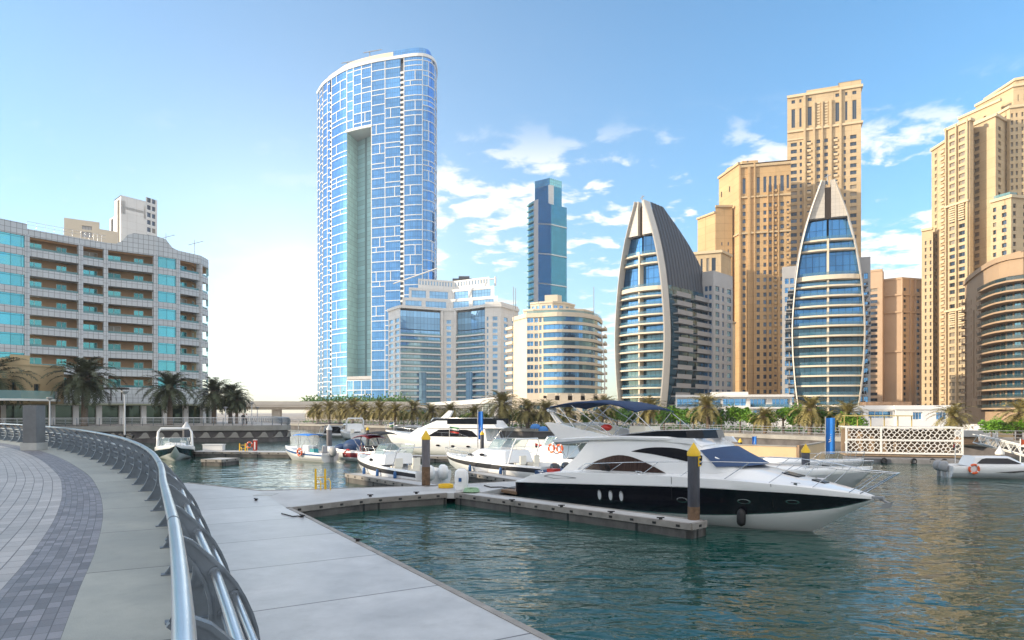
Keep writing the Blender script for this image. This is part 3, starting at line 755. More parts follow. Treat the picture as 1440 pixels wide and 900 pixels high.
# ------------------------------------------------------------------ hotel on the left
def hotel():
    H = Bld('hotel', 'curved grey tiled hotel with teal glass bays and rows of balconies, behind the palms', 'hotel', 150, 113, PZ0)
    pts = [(-86.0, 87), (-74.6, 105), (-70.0, 110.8), (-67.6, 113.6), (-61.7, 118.2), (-59.2, 121.0), (-57.0, 125.0), (-57.2, 128.5), (-60.5, 136)]
    pts = [V2(p) for p in pts]
    kinds = ['glass', 'balc', 'balc', 'balc', 'glass', 'balc', 'balc', 'glass']
    top, pitch, nf = 31.3, 3.0, 8
    wall = MB()
    # body behind the balconies
    inner = poff(pts, -2.0)
    for i, k in enumerate(kinds):
        A, B = pts[i], pts[i + 1]; iA, iB = inner[i], inner[i + 1]
        for f in range(nf):
            zs = top - f * pitch        # soffit
            sp0, sp1 = zs - pitch, zs - pitch + 1.15
            if k == 'balc':
                bm = MB(); bm.wbox(A, B, -0.22, 0.0, sp0, sp1, 0); bm.wbox(A, B, -2.0, -0.22, sp0 + 0.05, sp0 + 0.25, 0)
                bal = H.part('balcony', bm, M['hotel_tile'])
                gm = MB(); gm.wbox(A, B, -0.13, -0.09, sp1, sp1 + 0.36, 0); gm.build('balustrade', G_RAIL, bal)
                W = (iB - iA).length
                if W > 5: cols = ((0.08, 0.36), (0.62, 0.82))
                elif W > 2.8: cols = ((0.2, 0.8),)
                else: cols = ((0.25, 0.6),)
                H.face(iA, iB, sp0 + 0.25, zs + 0.05, cols, ((sp0 + 0.35, zs - 0.42),), 0.12, 1, mb=wall)
            else:
                wall.wbox(A, B, -0.4, 0.0, sp0, sp1, 0)
                gm = MB(); gm.wbox(A, B, -0.22, -0.12, sp1, zs, 0); H.part('glazed_bay', gm, G_TEAL)
    # parapet with its stepped crest
    for i in range(len(kinds)):
        A, B = pts[i], pts[i + 1]
        if i == 0: wall.wbox(A, B, -0.4, 0.06, top, top + 1.9, 0)
        elif i in (1, 2): wall.wbox(A, B, -0.4, 0.06, top, top + 1.15, 0)
        elif i == 3:
            d = (B - A)
            prof = [(0, 1.15), (0.2, 1.2), (0.33, 1.9), (0.42, 2.9), (0.55, 3.4), (1.0, 3.45)]
            for (t0, h0), (t1, h1) in zip(prof, prof[1:]):
                p, q = A + d * t0, A + d * t1; n = Vector((d.y, -d.x)).normalized()
                a, b, c, e = p + n * .06, q + n * .06, q - n * .4, p - n * .4
                wall.hexa(((a.x, a.y, top), (b.x, b.y, top), (c.x, c.y, top), (e.x, e.y, top), (a.x, a.y, top + h0), (b.x, b.y, top + h1), (c.x, c.y, top + h1), (e.x, e.y, top + h0)), 0)
        elif i == 4:
            d = (B - A); prof = [(0, 3.45), (0.45, 3.2), (0.6, 2.5), (0.75, 1.9), (1.0, 1.6)]
            for (t0, h0), (t1, h1) in zip(prof, prof[1:]):
                p, q = A + d * t0, A + d * t1; n = Vector((d.y, -d.x)).normalized()
                a, b, c, e = p + n * .06, q + n * .06, q - n * .4, p - n * .4
                wall.hexa(((a.x, a.y, top), (b.x, b.y, top), (c.x, c.y, top), (e.x, e.y, top), (a.x, a.y, top + h0), (b.x, b.y, top + h1), (c.x, c.y, top + h1), (e.x, e.y, top + h0)), 0)
        else: wall.wbox(A, B, -0.4, 0.06, top, top + 1.6, 0)
    base = top - nf * pitch
    # lower part and podium storefront
    wall.add([(p.x, p.y, top + 0.5) for p in pts] + [(-100, 136, top + 0.5), (-110, 100, top + .5)], [tuple(range(len(pts) + 2))], 1)
    ring(wall, pts, -1.8, -0.02, 5.6, base, 0)
    for i in (1, 3): H.face(pts[i], pts[i + 1], 5.6, base + 0.0, (), (), mb=wall)
    sheet(wall, poff(pts, -2.2), 0, PZ0 - 0.5, 6, 1)
    cols_mb = []
    for i, p in enumerate(pts[1:7]):
        mb = MB(); t = (pts[i + 2] - pts[i]).normalized() * 0.32; mb.wbox(p - t, p + t, -0.7, 0.14, base, top + 0.3, 0); H.part('pier', mb, M['hotel_tile'])
    H.part('wall', wall, [M['hotel_tile'], M['hotel_wall']])
    H.windows(glass('hotel_window_glass', (0.09, 0.32, 0.34), wob=0.05, metal=0.7, pv=0.5, blinds=0.12), WFRAME, 1)
    # ground floor: a glazed front with white piers under a canopy, standing forward
    gp = [V2(p) for p in ((-82, 88), (-72.5, 99.5), (-66, 106), (-59, 112.5), (-54.5, 117.5), (-53.5, 121), (-55.5, 128))]
    gl = MB(); sheet(gl, gp, -0.3, PZ0 - 0.1, 5.3, 0); H.part('storefront_glazing', gl, G_SHOP)
    cn = MB(); ring(cn, gp, -4.5, 1.5, 5.35, 5.62, 0); H.part('canopy', cn, mat('canopy_edge', (0.30, 0.32, 0.22), 0.4))
    for a, b in zip(gp, gp[1:]):
        L = (b - a).length; n = max(1, int(L / 2.9)); t = (b - a).normalized()
        for k in range(n):
            p = a + (b - a) * ((k + 0.5) / n); mb = MB(); mb.wbox(p - t * 0.38, p + t * 0.38, -0.3, 0.35, PZ0 - 0.1, 5.3, 0); H.part('column', mb, M['white_paint'])
    # roof railing and aerials
    rl = MB()
    for a, b in zip(pts[1:4], pts[2:4]):
        for k in range(6):
            p = a + (b - a) * (k / 6); rl.tube([(p.x, p.y, top + 1.1), (p.x, p.y, top + 2.3)], 0.03, 4)
        rl.tube([(a.x, a.y, top + 2.3), (b.x, b.y, top + 2.3)], 0.03, 4); rl.tube([(a.x, a.y, top + 1.8), (b.x, b.y, top + 1.8)], 0.02, 4)
    H.part('roof_railing', rl, M['steel'])
    for p in ((-61.6, 121.5, 1.0), (-58.6, 126.0, 0.8)):
        an = MB(); z = top + 1.6; an.tube([(p[0], p[1], z - 1.5), (p[0], p[1], z + 3.2)], 0.05, 4); an.tube([(p[0] - 1.2, p[1], z + 2.2), (p[0] + 1.6, p[1], z + 2.9)], 0.04, 4)
        for k in range(4): an.tube([(p[0] - 0.8 + k * .7, p[1] - .4, z + 2.33 + k * .17), (p[0] - 0.8 + k * .7, p[1] + .4, z + 2.33 + k * .17)], 0.025, 4)
        H.part('aerial', an, M['grey_paint'])
hotel()

# sand coloured pavilion beside the hotel
def pavilion_left():
    B = Bld('restaurant_pavilion', 'sand coloured low restaurant pavilion with a terrace, in front of the hotel behind the palm', 'building', 40, 90, PZ0)
    p = [P2(-60, 84), P2(14, 88), P2(42, 90), P2(90, 95)]
    B.face(p[0], p[1], 5.4, 11.2, ((0.6, 0.85),), ((6.5, 8.2),)); B.face(p[1], p[2], 5.4, 11.7, ((0.1, 0.3),), ((6.6, 8.2),)); B.face(p[2], p[3], 5.4, 10.4, ((0.12, 0.3),), ((6.4, 8.0),))
    B.block(p[:3], (-4, 9), 5.4, 11.2); B.block(p[2:], (-5, 6), 5.4, 10.4)
    ring(B.wall, p, -0.3, 0.12, 10.35, 10.6)
    B.part('wall', B.wall, M['sand_wall']); B.windows(G_WIN, FRAME, 1)
    q = [P2(-60, 82), P2(30, 86), P2(78, 90), P2(85, 94)]
    c = MB(); ring(c, q, -3.0, 0.0, 5.7, 5.95); B.part('terrace_slab', c, M['white_paint'])
    c = MB(); sheet(c, q, -0.1, 5.95, 7.0); B.part('balustrade', c, G_RAIL)
    c = MB()
    for k in range(6):
        a = PT(96 + k * 15, 549, 98); c.tube([(a.x, a.y, 5.9), (a.x, a.y, 7.6)], 0.09, 5)
    a, b = PT(92, 540, 98), PT(176, 545, 100)
    c.wbox(a, b, -2.2, 0.2, 7.6, 7.85); B.part('pergola', c, mat('pergola_wood', (0.07, 0.05, 0.045), 0.7))
pavilion_left()

# ------------------------------------------------------------------ white tower far behind the hotel
def white_tower():
    B = Bld('white_tower', 'white stepped tower with grey strips rising behind the hotel roof', 'tower', 185, 270)
    Y = 270
    def z(py): return Z(py, Y)
    a = [P2(154, 278), P2(161, 274), P2(170, 268), P2(205, 276), P2(221, 281)]
    B.face(a[0], a[1], 2, z(300), ((0.3, 0.75),), ((20, z(302)),)); B.face(a[1], a[2], 2, z(278), ((0.45, 0.8),), ((20, z(281)),))
    cols = ((0.12, 0.3), (0.4, 0.58), (0.68, 0.88))
    B.face(a[2], a[3], 2, z(276.5), ((0.18, 0.92),), ((z(291), z(284)), (z(302), z(295)),))
    B.face(a[3], a[4], 2, z(298), ((0.12, 0.45), (0.55, 0.85)), rows(z(330), 3.0, 6, 1.9))
    B.block(a[:2], (-6, 12), 2, z(300)); B.block(a[1:4], (-10, 18), 2, z(276.5)); B.block(a[3:], (-3, 16), 2, z(298))
    B.part('wall', B.wall, M['offwhite']); B.windows(G_DARK, FRAME, 3)
    B = Bld('white_block', 'pale low block with vents directly left of the white stepped tower', 'building', 122, 240)
    b = [P2(90, 240), P2(140, 246), P2(165, 250)]
    B.face(b[0], b[1], 2, Z(306, 240), ((0.5, 0.78),), ((Z(330, 240), Z(322, 240)), (Z(319, 240), Z(313.5, 240)))); B.face(b[1], b[2], 2, Z(322, 246))
    B.block(b[:2], (-5, 14), 2, Z(306, 240)); B.block(b[1:], (-3, 14), 2, Z(322, 246))
    B.part('wall', B.wall, M['cream']); B.windows(M['grey_clad'], FRAME, 2, name='vent')
white_tower()

# ------------------------------------------------------------------ tall curved glass tower with the slot
def slot_tower():
    B = Bld('slot_tower', 'tallest curved blue glass tower with a white frame grid and a deep vertical slot', 'skyscraper', 530, 440)
    base = catmull([tuple(P2(q, y)) for q, y in ((446.5, 467), (455, 454), (466, 446), (487, 434.5), (522, 425.5), (560, 420), (588, 417), (604, 419.5), (612, 427), (614, 441), (611, 457))], 0.5)
    base = [V2(p) for p in base]
    cum = [0.0]
    for a, b in zip(base, base[1:]): cum.append(cum[-1] + (b - a).length)
    LT = cum[-1]
    def at(s):
        s = min(max(s, 0), LT - 1e-6)
        i = min(int(s / 0.5), len(base) - 2); 
        return base[i] + (base[i + 1] - base[i]) * min(1.0, (s - cum[i]) / max(1e-6, cum[i + 1] - cum[i]))
    def run(s0, s1):
        n = max(1, int((s1 - s0) / 3.0)); return [at(s0 + (s1 - s0) * i / n) for i in range(n + 1)]
    def s_of(px):
        return min(range(len(base)), key=lambda i: abs(720 + base[i].x / base[i].y * F - px) + (50 if base[i].y > 436 and px > 560 else 0)) * 0.5
    sa, sb = s_of(487.5), s_of(522.5)
    ztop, zs1, zs0 = 222.0, 183.0, 27.0
    P = 6.1
    rd = random.Random(4)
    fr = MB(); gl = []; bal = []
    # vertical strips of the facade: (s0, s1)
    edges = [0, 5, 6.6, 12.5, 14.1, 21, 24.5, 26.2, sa, sa + 5.5, sa + 12, sb, sb + 9.5, sb + 20, sb + 22.2, sb + 34, sb + 45, sb + 54, LT]
    edges = sorted(e for e in edges if e <= LT)
    for i in range(len(edges) - 1):
        s0, s1 = edges[i], edges[i + 1]; wd = s1 - s0
        slot = s0 >= sa - 0.1 and s1 <= sb + 0.1
        if wd < 2.5:            # a stack of recessed balconies
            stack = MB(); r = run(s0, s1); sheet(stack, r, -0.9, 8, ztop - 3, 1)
            k = 8.0
            while k < ztop - 8:
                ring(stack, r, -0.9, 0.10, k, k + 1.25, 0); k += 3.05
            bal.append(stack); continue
        off = rd.choice((0, P / 2)) if not slot else 0
        k = -off
        while k < ztop:
            z0, z1 = max(2.0, k), min(ztop, k + P * rd.choice((1, 1, 1, 1, 0.5)))
            if slot and z1 > zs0 and z0 < zs1:
                if z1 <= zs1: k = k + P if z1 - z0 > P * 0.7 else z1; k = z1; continue
                z0 = max(z0, zs1)
            n = 1 if wd < 7 else rd.choice((1, 1, 1, 2)) if wd < 11 else rd.choice((1, 1, 2, 2))
            c0 = s0
            for j in range(n):
                c1 = s1 if j == n - 1 else s0 + wd * (0.62 if rd.random() < .5 else 0.36)
                if z1 - z0 > 0.6:
                    r = run(c0, c1); mb = MB(); sheet(mb, r, 0, z0, z1, 0); gl.append((0 if z0 > 60 else 1, z0, mb))
                    ring(fr, r, 0.0, 0.24, z1 - 0.22, z1 + 0.22)
                    ring(fr, run(c0, min(c0 + 0.42, c1)), 0.0, 0.20, z0 + .22, z1 - 0.22)
                c0 = c1
            k = z1
    ring(fr, run(0, LT), -1.0, 0.6, ztop - 0.2, ztop + 1.6)
    ring(fr, run(sa - 0.6, sb + 0.6), -0.5, 0.55, zs1 - 0.8, zs1 + 0.6)
    B.part('white_frame', fr, mat('frame_white', (0.74, 0.74, 0.74), 0.45))
    gl.sort(key=lambda t: (t[0], -t[1]))
    vis = [g for g in gl]; big = vis[:100]; rest = MB()
    for g in big: B.part('glass_panel', g[2], G_AD)
    for g in vis[100:]:
        b = len(rest.v); rest.v += g[2].v; rest.f += [[i + b for i in f] for f in g[2].f]; rest.mi += g[2].mi; rest.sm += g[2].sm
    tag(B.part('glass_panels', rest, G_AD), kind='stuff')
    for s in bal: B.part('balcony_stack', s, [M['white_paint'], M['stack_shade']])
    # slot: side walls, back and roof
    a, b = at(sa), at(sb); d = (b - a).normalized(); n = Vector((-d.y, d.x))
    ia, ib = P2(503, 450), P2(522, 440) + Vector((0.4, 0))
    sl = MB()
    for p, q, mi in ((a, ia, 1), (ia, ib, 0), (ib, b, 0)):
        sl.quad((p.x, p.y, zs0 - 3), (q.x, q.y, zs0 - 3), (q.x, q.y, zs1), (p.x, p.y, zs1), mi)
    B.part('slot_glazing', sl, [G_SLOT, glass('slot_side_glass', (0.62, 0.80, 0.76), metal=0.0, rough=.2, panel=(2.0, 3.05, 0.10, 0.6, 0.8))])
    ce = MB(); ce.hexa([(p.x, p.y, zs1 - 0.1) for p in (a, b, ib, ia)] + [(p.x, p.y, zs1 + 2) for p in (a, b, ib, ia)]); B.part('slot_ceiling', ce, M['grey_clad'])
    fl = MB(); fl.hexa([(p.x, p.y, zs0 - 2) for p in (a, b, ib, ia)] + [(p.x, p.y, zs0) for p in (a, b, ib, ia)]); B.part('slot_floor', fl, M['grey_clad'])
    # solid behind, roof and crown
    bk = MB(); bp = [base[0], base[0] + Vector((6, 26)), base[-1] + Vector((-8, 20)), base[-1]]
    bp = [base[0], Vector((base[0].x + 14, 505)), Vector((base[-1].x - 10, 490)), base[-1]]
    for p, q in zip(bp, bp[1:]): bk.quad((p.x, p.y, 0), (q.x, q.y, 0), (q.x, q.y, ztop), (p.x, p.y, ztop))
    poly = run(0, LT) + [bp[2], bp[1]]
    bk.add([(p.x, p.y, ztop - 0.5) for p in poly], [tuple(range(len(poly)))])
    B.part('rear_wall', bk, G_AD)
    cr = MB(); r0 = run(7, sb + 20); ring(cr, r0, -12, -3.5, ztop, ztop + 6.5); B.part('crown', cr, M['cream'])
    cr = MB(); ring(cr, run(sb + 14, LT - 2), -9, -2.5, ztop + 1.6, ztop + 6.5); B.part('roof_screen', cr, G_AD)
    for k in range(2):
        am = MB(); p = at(30 + 22 * k); am.tube([(p.x + 6, p.y + 10, ztop + 9), (p.x + 6, p.y + 10, ztop + 15)], 0.35, 5); am.tube([(p.x + 2, p.y + 10, ztop + 14), (p.x + 14, p.y + 8, ztop + 15)], 0.3, 5); B.part('roof_crane', am, M['grey_paint'])
slot_tower()

# ------------------------------------------------------------------ concave white and blue building in front of it
def concave_block():
    B = Bld('concave_apartment_block', 'broad white and blue glass apartment block with a concave front and stepped top', 'apartment block', 640, 300)
    p = [P2(546, 312), P2(563, 300), P2(592, 304), P2(619, 308), P2(622, 309), P2(640, 309), P2(643, 308), P2(662, 304), P2(682, 298), P2(704, 297), P2(729, 312)]
    zt = Z(432, 300)
    z0, pitch = 3.0, 2.72
    n = int((zt - z0) / pitch)
    R_ = rows(z0 + 0.5, pitch, n - 1, 1.75)
    B.face(p[0], p[1], z0, Z(405, 305) - 9, ((0.08, 0.42), (0.56, 0.92)), R_)
    # left and right bays: slab bands with glass between
    for a, b, c, slot in ((1, 2, 3, (0.44, 0.62)), (6, 7, 8, (0.40, 0.58))):
        seg = [p[a], p[b], p[c]]
        for k in range(n):
            z = z0 + k * pitch
            if k < n - 3:
                mb = MB(); ring(mb, seg, -0.5, 1.1, z - 0.35, z + 0.30); B.part('balcony', mb, M['offwhite'])
            g = MB(); hi = z + (pitch - 0.3 if k < n - 3 else pitch)
            sheet(g, seg, -0.3, z + 0.30 if k < n - 3 else z, hi, 0); B.part('window_band', g, G_SKY)
            if k < n - 3 and 1 < k:
                r = MB(); sheet(r, seg, 1.05, z + 0.3, z + 1.0, 0); B.part('balustrade', r, G_RAIL)
        g = MB(); A = seg[0] + (seg[2] - seg[0]) * slot[0]; C = seg[0] + (seg[2] - seg[0]) * slot[1]
        g.wbox(A, C, 0.3, 1.4, z0 + 2.5, z0 + 7 * pitch, 0); B.part('glass_shaft', g, G_SKY)
    # central shaft with a narrow window column between ribs
    B.face(p[3], p[4], z0, zt); B.face(p[4], p[5], z0, zt, ((0.32, 0.68),), R_); B.face(p[5], p[6], z0, zt)
    for q in (p[4], p[5]):
        mb = MB(); d = Vector((0.5, 0)); mb.wbox(q - d, q + d, 0.0, 1.2, z0, zt - 0.5); B.part('rib', mb, M['offwhite'])
    # right facets
    B.face(p[8], p[9], z0, zt + 2, ((0.10, 0.22), (0.48, 0.80)), R_)
    B.face(p[9], p[10], z0, zt + 2, ((0.18, 0.40), (0.62, 0.74)), R_)
    B.block(p, (4, 26), z0, zt)
    ring(B.wall, p, -0.5, 0.6, zt - 0.3, zt + 0.9)
    # stepped penthouses
    Y = 304
    for x0, x1, t0, t1, yo in ((566, 700, 434, 417, 4), (575, 695, 417, 401, 7), (588, 688, 401, 386, 11)):
        a = [P2(x0, Y + yo - 2), P2((x0 + x1) / 2, Y + yo + 4), P2(x1, Y + yo - 6)]
        zb, ztp = Z(t0, Y) , Z(t1, Y)
        for u, v in zip(a, a[1:]):
            if x0 < 588: B.face(u, v, zb - 1, ztp, ((0.06, 0.40), (0.48, 0.92)), ((zb + 0.6, ztp - 1.2),))
            else: B.face(u, v, zb - 1, ztp, tuple((0.04 + k * .08, 0.075 + k * .08) for k in range(12)), ((zb + 2.0, ztp - .8),))
        B.block(a, (2, 14), zb - 1, ztp)
    B.part('wall', B.wall, M['offwhite'], )
    B.windows(G_SKY, WFRAME, 0)
    m = MB(); q = PT(648, 386, 304); q.y = 322; q.x -= 1; m.box(q.x - 4, q.x + 5, q.y - 3, q.y + 3, q.z - 1, q.z + 1.2); m.tube([(q.x - 1, q.y - 4, q.z + 1.2), (q.x + 4, q.y - 4, q.z + 1.2)], 0.9, 8); B.part('roof_plant', m, M['louvre'])
    m = MB(); m.tube([(q.x + 4, q.y, q.z + 1), (q.x + 16, q.y - 2, q.z + 1.2)], 0.35, 5); m.tube([(q.x + 16, q.y - 2, q.z - 2), (q.x + 16, q.y - 2, q.z + 2.2)], 0.5, 5); B.part('window_cleaning_arm', m, M['white_paint'])
    m = MB(); q = PT(578, 396, 306); m.tube([(q.x - 8, q.y, q.z - 1), (q.x + 12, q.y, q.z + 6)], 0.3, 5); B.part('crane_arm', m, M['white_paint'])
    m = MB(); q = PT(725, 405, 306); m.tube([(q.x, q.y, zt), (q.x, q.y, q.z)], 0.15, 4); B.part('mast', m, M['grey_paint'])
concave_block()

# ------------------------------------------------------------------ slender teal tower
def teal_tower():
    B = Bld('teal_tower', 'slender dark teal glass tower with a stepped glass top, behind the round banded building', 'skyscraper', 770, 520)
    a, b, c, d, e = P2(743, 532), P2(750.5, 524), P2(757, 520), P2(775, 512), P2(797, 522)
    z1 = Z(280, 520)
    g = MB(); g.quad((c.x, c.y, 0), (d.x, d.y, 0), (d.x, d.y, Z(289, 515)), (c.x, c.y, z1)); B.part('glass_facade', g, G_DEEP)
    g = MB(); g.quad((d.x, d.y, 0), (e.x, e.y, 0), (e.x, e.y, Z(291, 520)), (d.x, d.y, Z(289, 515))); B.part('glass_facade', g, G_DEEP)
    g = MB(); g.quad((b.x, b.y, 0), (c.x, c.y, 0), (c.x, c.y, z1), (b.x, b.y, z1)); B.part('stone_strip', g, M['grey_clad'])
    k = 40.0
    sheetm = MB(); sheetm.quad((a.x, a.y, 0), (b.x, b.y, 0), (b.x, b.y, z1), (a.x, a.y, z1)); B.part('side_glazing', sheetm, G_DEEP)
    while k < z1 - 2:
        m = MB(); m.wbox(a, b, 0, 1.6, k, k + 1.0); B.part('balcony', m, mat('teal_slab', (0.16, 0.38, 0.40), 0.5) if k == 40 else bpy.data.materials['teal_slab']); k += 4.6
    w = MB(); bk = [e, e + Vector((-6, 26)), a + Vector((4, 24)), a]
    for p, q in zip(bk, bk[1:]): w.quad((p.x, p.y, 0), (q.x, q.y, 0), (q.x, q.y, Z(291, 520)), (p.x, p.y, Z(291, 520)))
    w.add([(p.x, p.y, Z(291, 520) - 0.3) for p in (a, b, c, d, e)] + [(bk[1].x, bk[1].y, Z(291, 520) - 0.3), (bk[2].x, bk[2].y, Z(291, 520) - 0.3)], [tuple(range(7))]); B.part('rear_wall', w, G_DEEP)
    t = [P2(752, 530), P2(773, 522), P2(790, 530)]
    m = MB(); sheet(m, t, 0, z1 - 8, Z(262, 525)); B.block(t, (0, 16), z1 - 8, Z(262, 525), mb=m); B.part('top_block', m, G_DEEP)
    m = MB(); sheet(m, t, 0.1, Z(262, 525), Z(252, 525)); B.part('top_screen', m, glass('screen_teal', (0.25, 0.6, 0.62), panel=(1.6, 2.2, 0.12, 1, 0)))
    m = MB(); q, r = t[0] + (t[1] - t[0]) * 0.9, t[1] + (t[2] - t[1]) * 0.28; m.wbox(q, r, 0.2, 1.4, z1 - 8, Z(262, 525)); B.part('lift_core', m, M['offwhite'])
    for zz in (Z(318, 515), Z(360, 515), Z(402, 515)):
        m = MB(); m.hexa([(p.x, p.y - 0.3, z) for p, z in ((c, zz + 2.6), (d, zz), (d, zz), (c, zz + 2.6))] + [(p.x, p.y - 0.6, z) for p, z in ((c, zz + 3.4), (d, zz + .8), (d, zz + .8), (c, zz + 3.4))]); m.wbox(d, e, 0.1, 0.5, zz, zz + 0.8); B.part('ledge', m, M['offwhite'])
    B.part('wall', B.wall, M['grey_clad'])
teal_tower()

# ------------------------------------------------------------------ round banded building
def round_block():
    B = Bld('round_apartment_block', 'rounded cream apartment block with blue window bands, below the slender teal tower', 'apartment block', 780, 235)
    c = (X(783, 250), 254)
    z0, zt, pitch = 8.0, Z(449, 236), 2.66
    Aq, Bq = P2(722, 241), P2(741, 232)
    arcp = [P2(758, 231), P2(772, 229.5)] + [P2(785, 228.5), P2(800, 229), P2(814, 230.5), P2(826, 233), P2(836, 237), P2(843, 243), P2(846, 250)]
    arcp = catmull([(*p,) for p in arcp], 1.6)
    n = int((zt - z0) / pitch)
    R_ = [(zt - (k + 1) * pitch + 0.95, zt - k * pitch - 0.1) for k in range(n - 1, -1, -1)]
    w = B.wall
    B.face(Aq, Bq, 1.5, zt + 1.2, ())
    B.face(Bq, P2(750, 231.5), 1.5, zt + 1.2, ((0.0, 1.0),), R_, 0.35)
    B.face(P2(750, 231.5), P2(757.5, 231), 1.5, zt, ((0.2, 0.85),), R_, 0.6); B.face(P2(757.5, 231), arcp[1], 1.5, zt, ((0.1, 0.62),), R_, 0.5)
    front = arcp[1:]
    for k in range(n):
        z = zt - (k + 1) * pitch
        bd = MB(); ring(bd, front, -0.6, 0.55, z, z + 0.95); bal = B.part('spandrel', bd, M['cream'])
        g = MB(); sheet(g, front, -0.1, z + 0.95, z + pitch, 0); B.part('window_band', g, G_BLUE if k % 3 else G_WIN)
        tail = front[len(front) * 3 // 4:]
        s = MB(); ring(s, tail, 0.55, 2.1, z + 0.1, z + 0.45); ring(s, tail, 1.95, 2.1, z + .45, z + 1.0); B.part('balcony', s, M['cream'])
        s = MB(); l = [P2(713, 246), P2(722, 241.5)]; ring(s, l, -1, 0.6, z, z + 1.0); B.part('balcony', s, M['cream'])
    B.block([Aq, Bq] + front, (3, 18), 1.5, zt)
    ring(w, [Aq, Bq] + front, -0.6, 0.4, zt, zt + 1.4)
    for x0, x1, yt, yo in ((736, 834, 436, 5), (746, 808, 426, 10)):
        xm = (x0 + x1) / 2
        pp = [P2(x0, 234 + yo), P2(x0 + 14, 231.5 + yo), P2(xm, 230 + yo), P2(x1 - 14, 232 + yo), P2(x1, 238 + yo)]; zz = Z(yt, 232 + yo)
        for u, v in zip(pp, pp[1:]): B.face(u, v, zt, zz, ((.12, .42), (.58, .88)), ((max(zt + 1.6, zz - 3.4), zz - 1.0),), .3)
        B.block(pp, (1, 9), zt, zz); ring(w, pp, -.3, .35, zz - .25, zz + .35)
    pt = [P2(766, 245), P2(784, 244), P2(790, 246)]
    sheet(w, pt, 0, zt + 4, Z(415, 245)); B.block(pt, (0, 6), zt + 4, Z(415, 245)); 
    B.part('wall', w, M['cream']); B.windows(G_BLUE, WFRAME, 1)
    t = MB(); sheet(t, [Bq] + front, 0.2, zt + 1.4, zt + 2.2); B.part('roof_balustrade', t, G_RAIL)
    for px in (722, 835):
        m = MB(); q = P2(px, 240); m.tube([(q.x, q.y, zt), (q.x, q.y, zt + 12)], 0.12, 4); B.part('mast', m, M['grey_paint'])
    sl = MB(); pts = [(846, 470), (849, 500), (850.5, 525), (850, 550), (848, 562)]; sl.tube([PT(a, b, 240) for a, b in pts], 0.22, 5)
    for a, b in pts: sl.tube([PT(a, b, 240), PT(a - 4.5, b, 240)], 0.10, 4)
    B.part('sail_frame', sl, M['white_paint'])
    # low wing in front
    B = Bld('low_cream_wing', 'low cream building with square parapet blocks under the round banded building', 'building', 790, 205)
    p = [P2(720, 205), P2(768, 203), P2(862, 203)]; z1 = Z(563, 204)
    cols = tuple((0.06 + k * 0.16, 0.14 + k * 0.16) for k in range(6))
    B.face(p[0], p[1], 1.3, z1 + 0.6, ((0.2, 0.4), (0.62, 0.82)), ((2.2, 3.6), (5.0, 6.4))); B.face(p[1], p[2], 1.3, z1, cols, ((2.0, 3.4), (4.6, 6.2)))
    B.block(p, (0, 12), 1.3, z1)
    for k in range(5):
        q = PT(775 + k * 18, 563, 203.2); B.wall.box(q.x - 1.2, q.x + 1.2, q.y, q.y + 2, z1 - 0.1, z1 + 2.0)
    B.part('wall', B.wall, M['cream']); B.windows(G_WIN, WFRAME, 1)
    B = Bld('ribbed_glass_hall', 'low white hall with a slanting roof and ribbed glass front, under the concave block', 'building', 655, 230)
    p = [P2(604, 232), P2(650, 228), P2(696, 224), P2(703, 224)]
    for (u, v), (t0, t1) in zip(zip(p, p[1:]), ((566, 563), (563, 559), (559, 558.5))):
        B.wall.hexa([(u.x, u.y, Z(t0 + 6, 228)), (v.x, v.y, Z(t1 + 8, 228)), (v.x, v.y + 14, Z(t1 + 8, 228)), (u.x, u.y + 14, Z(t0 + 6, 228)), (u.x, u.y, Z(t0, 228)), (v.x, v.y, Z(t1, 228)), (v.x, v.y + 14, Z(t1, 228)), (u.x, u.y + 14, Z(t0, 228))])
    B.wall.wbox(p[2] + Vector((.02, 0)), p[3], -8, -0.05, 1.3, Z(567, 228))
    B.part('roof', B.wall, M['white_paint'])
    g = MB(); sheet(g, p[:3], -0.6, 1.3, Z(567, 228)); B.part('glass_front', g, glass('hall_glass', (0.5, 0.55, 0.5), panel=(3.0, 0.7, 0.12, 1, 0), rough=0.15))
    for k in range(12):
        u = p[0] + (p[2] - p[0]) * (k / 11); m = MB(); m.tube([(u.x, u.y, 1.3), (u.x, u.y, Z(570, 228))], 0.12, 5); B.part('column', m, M['white_paint'])
round_block()

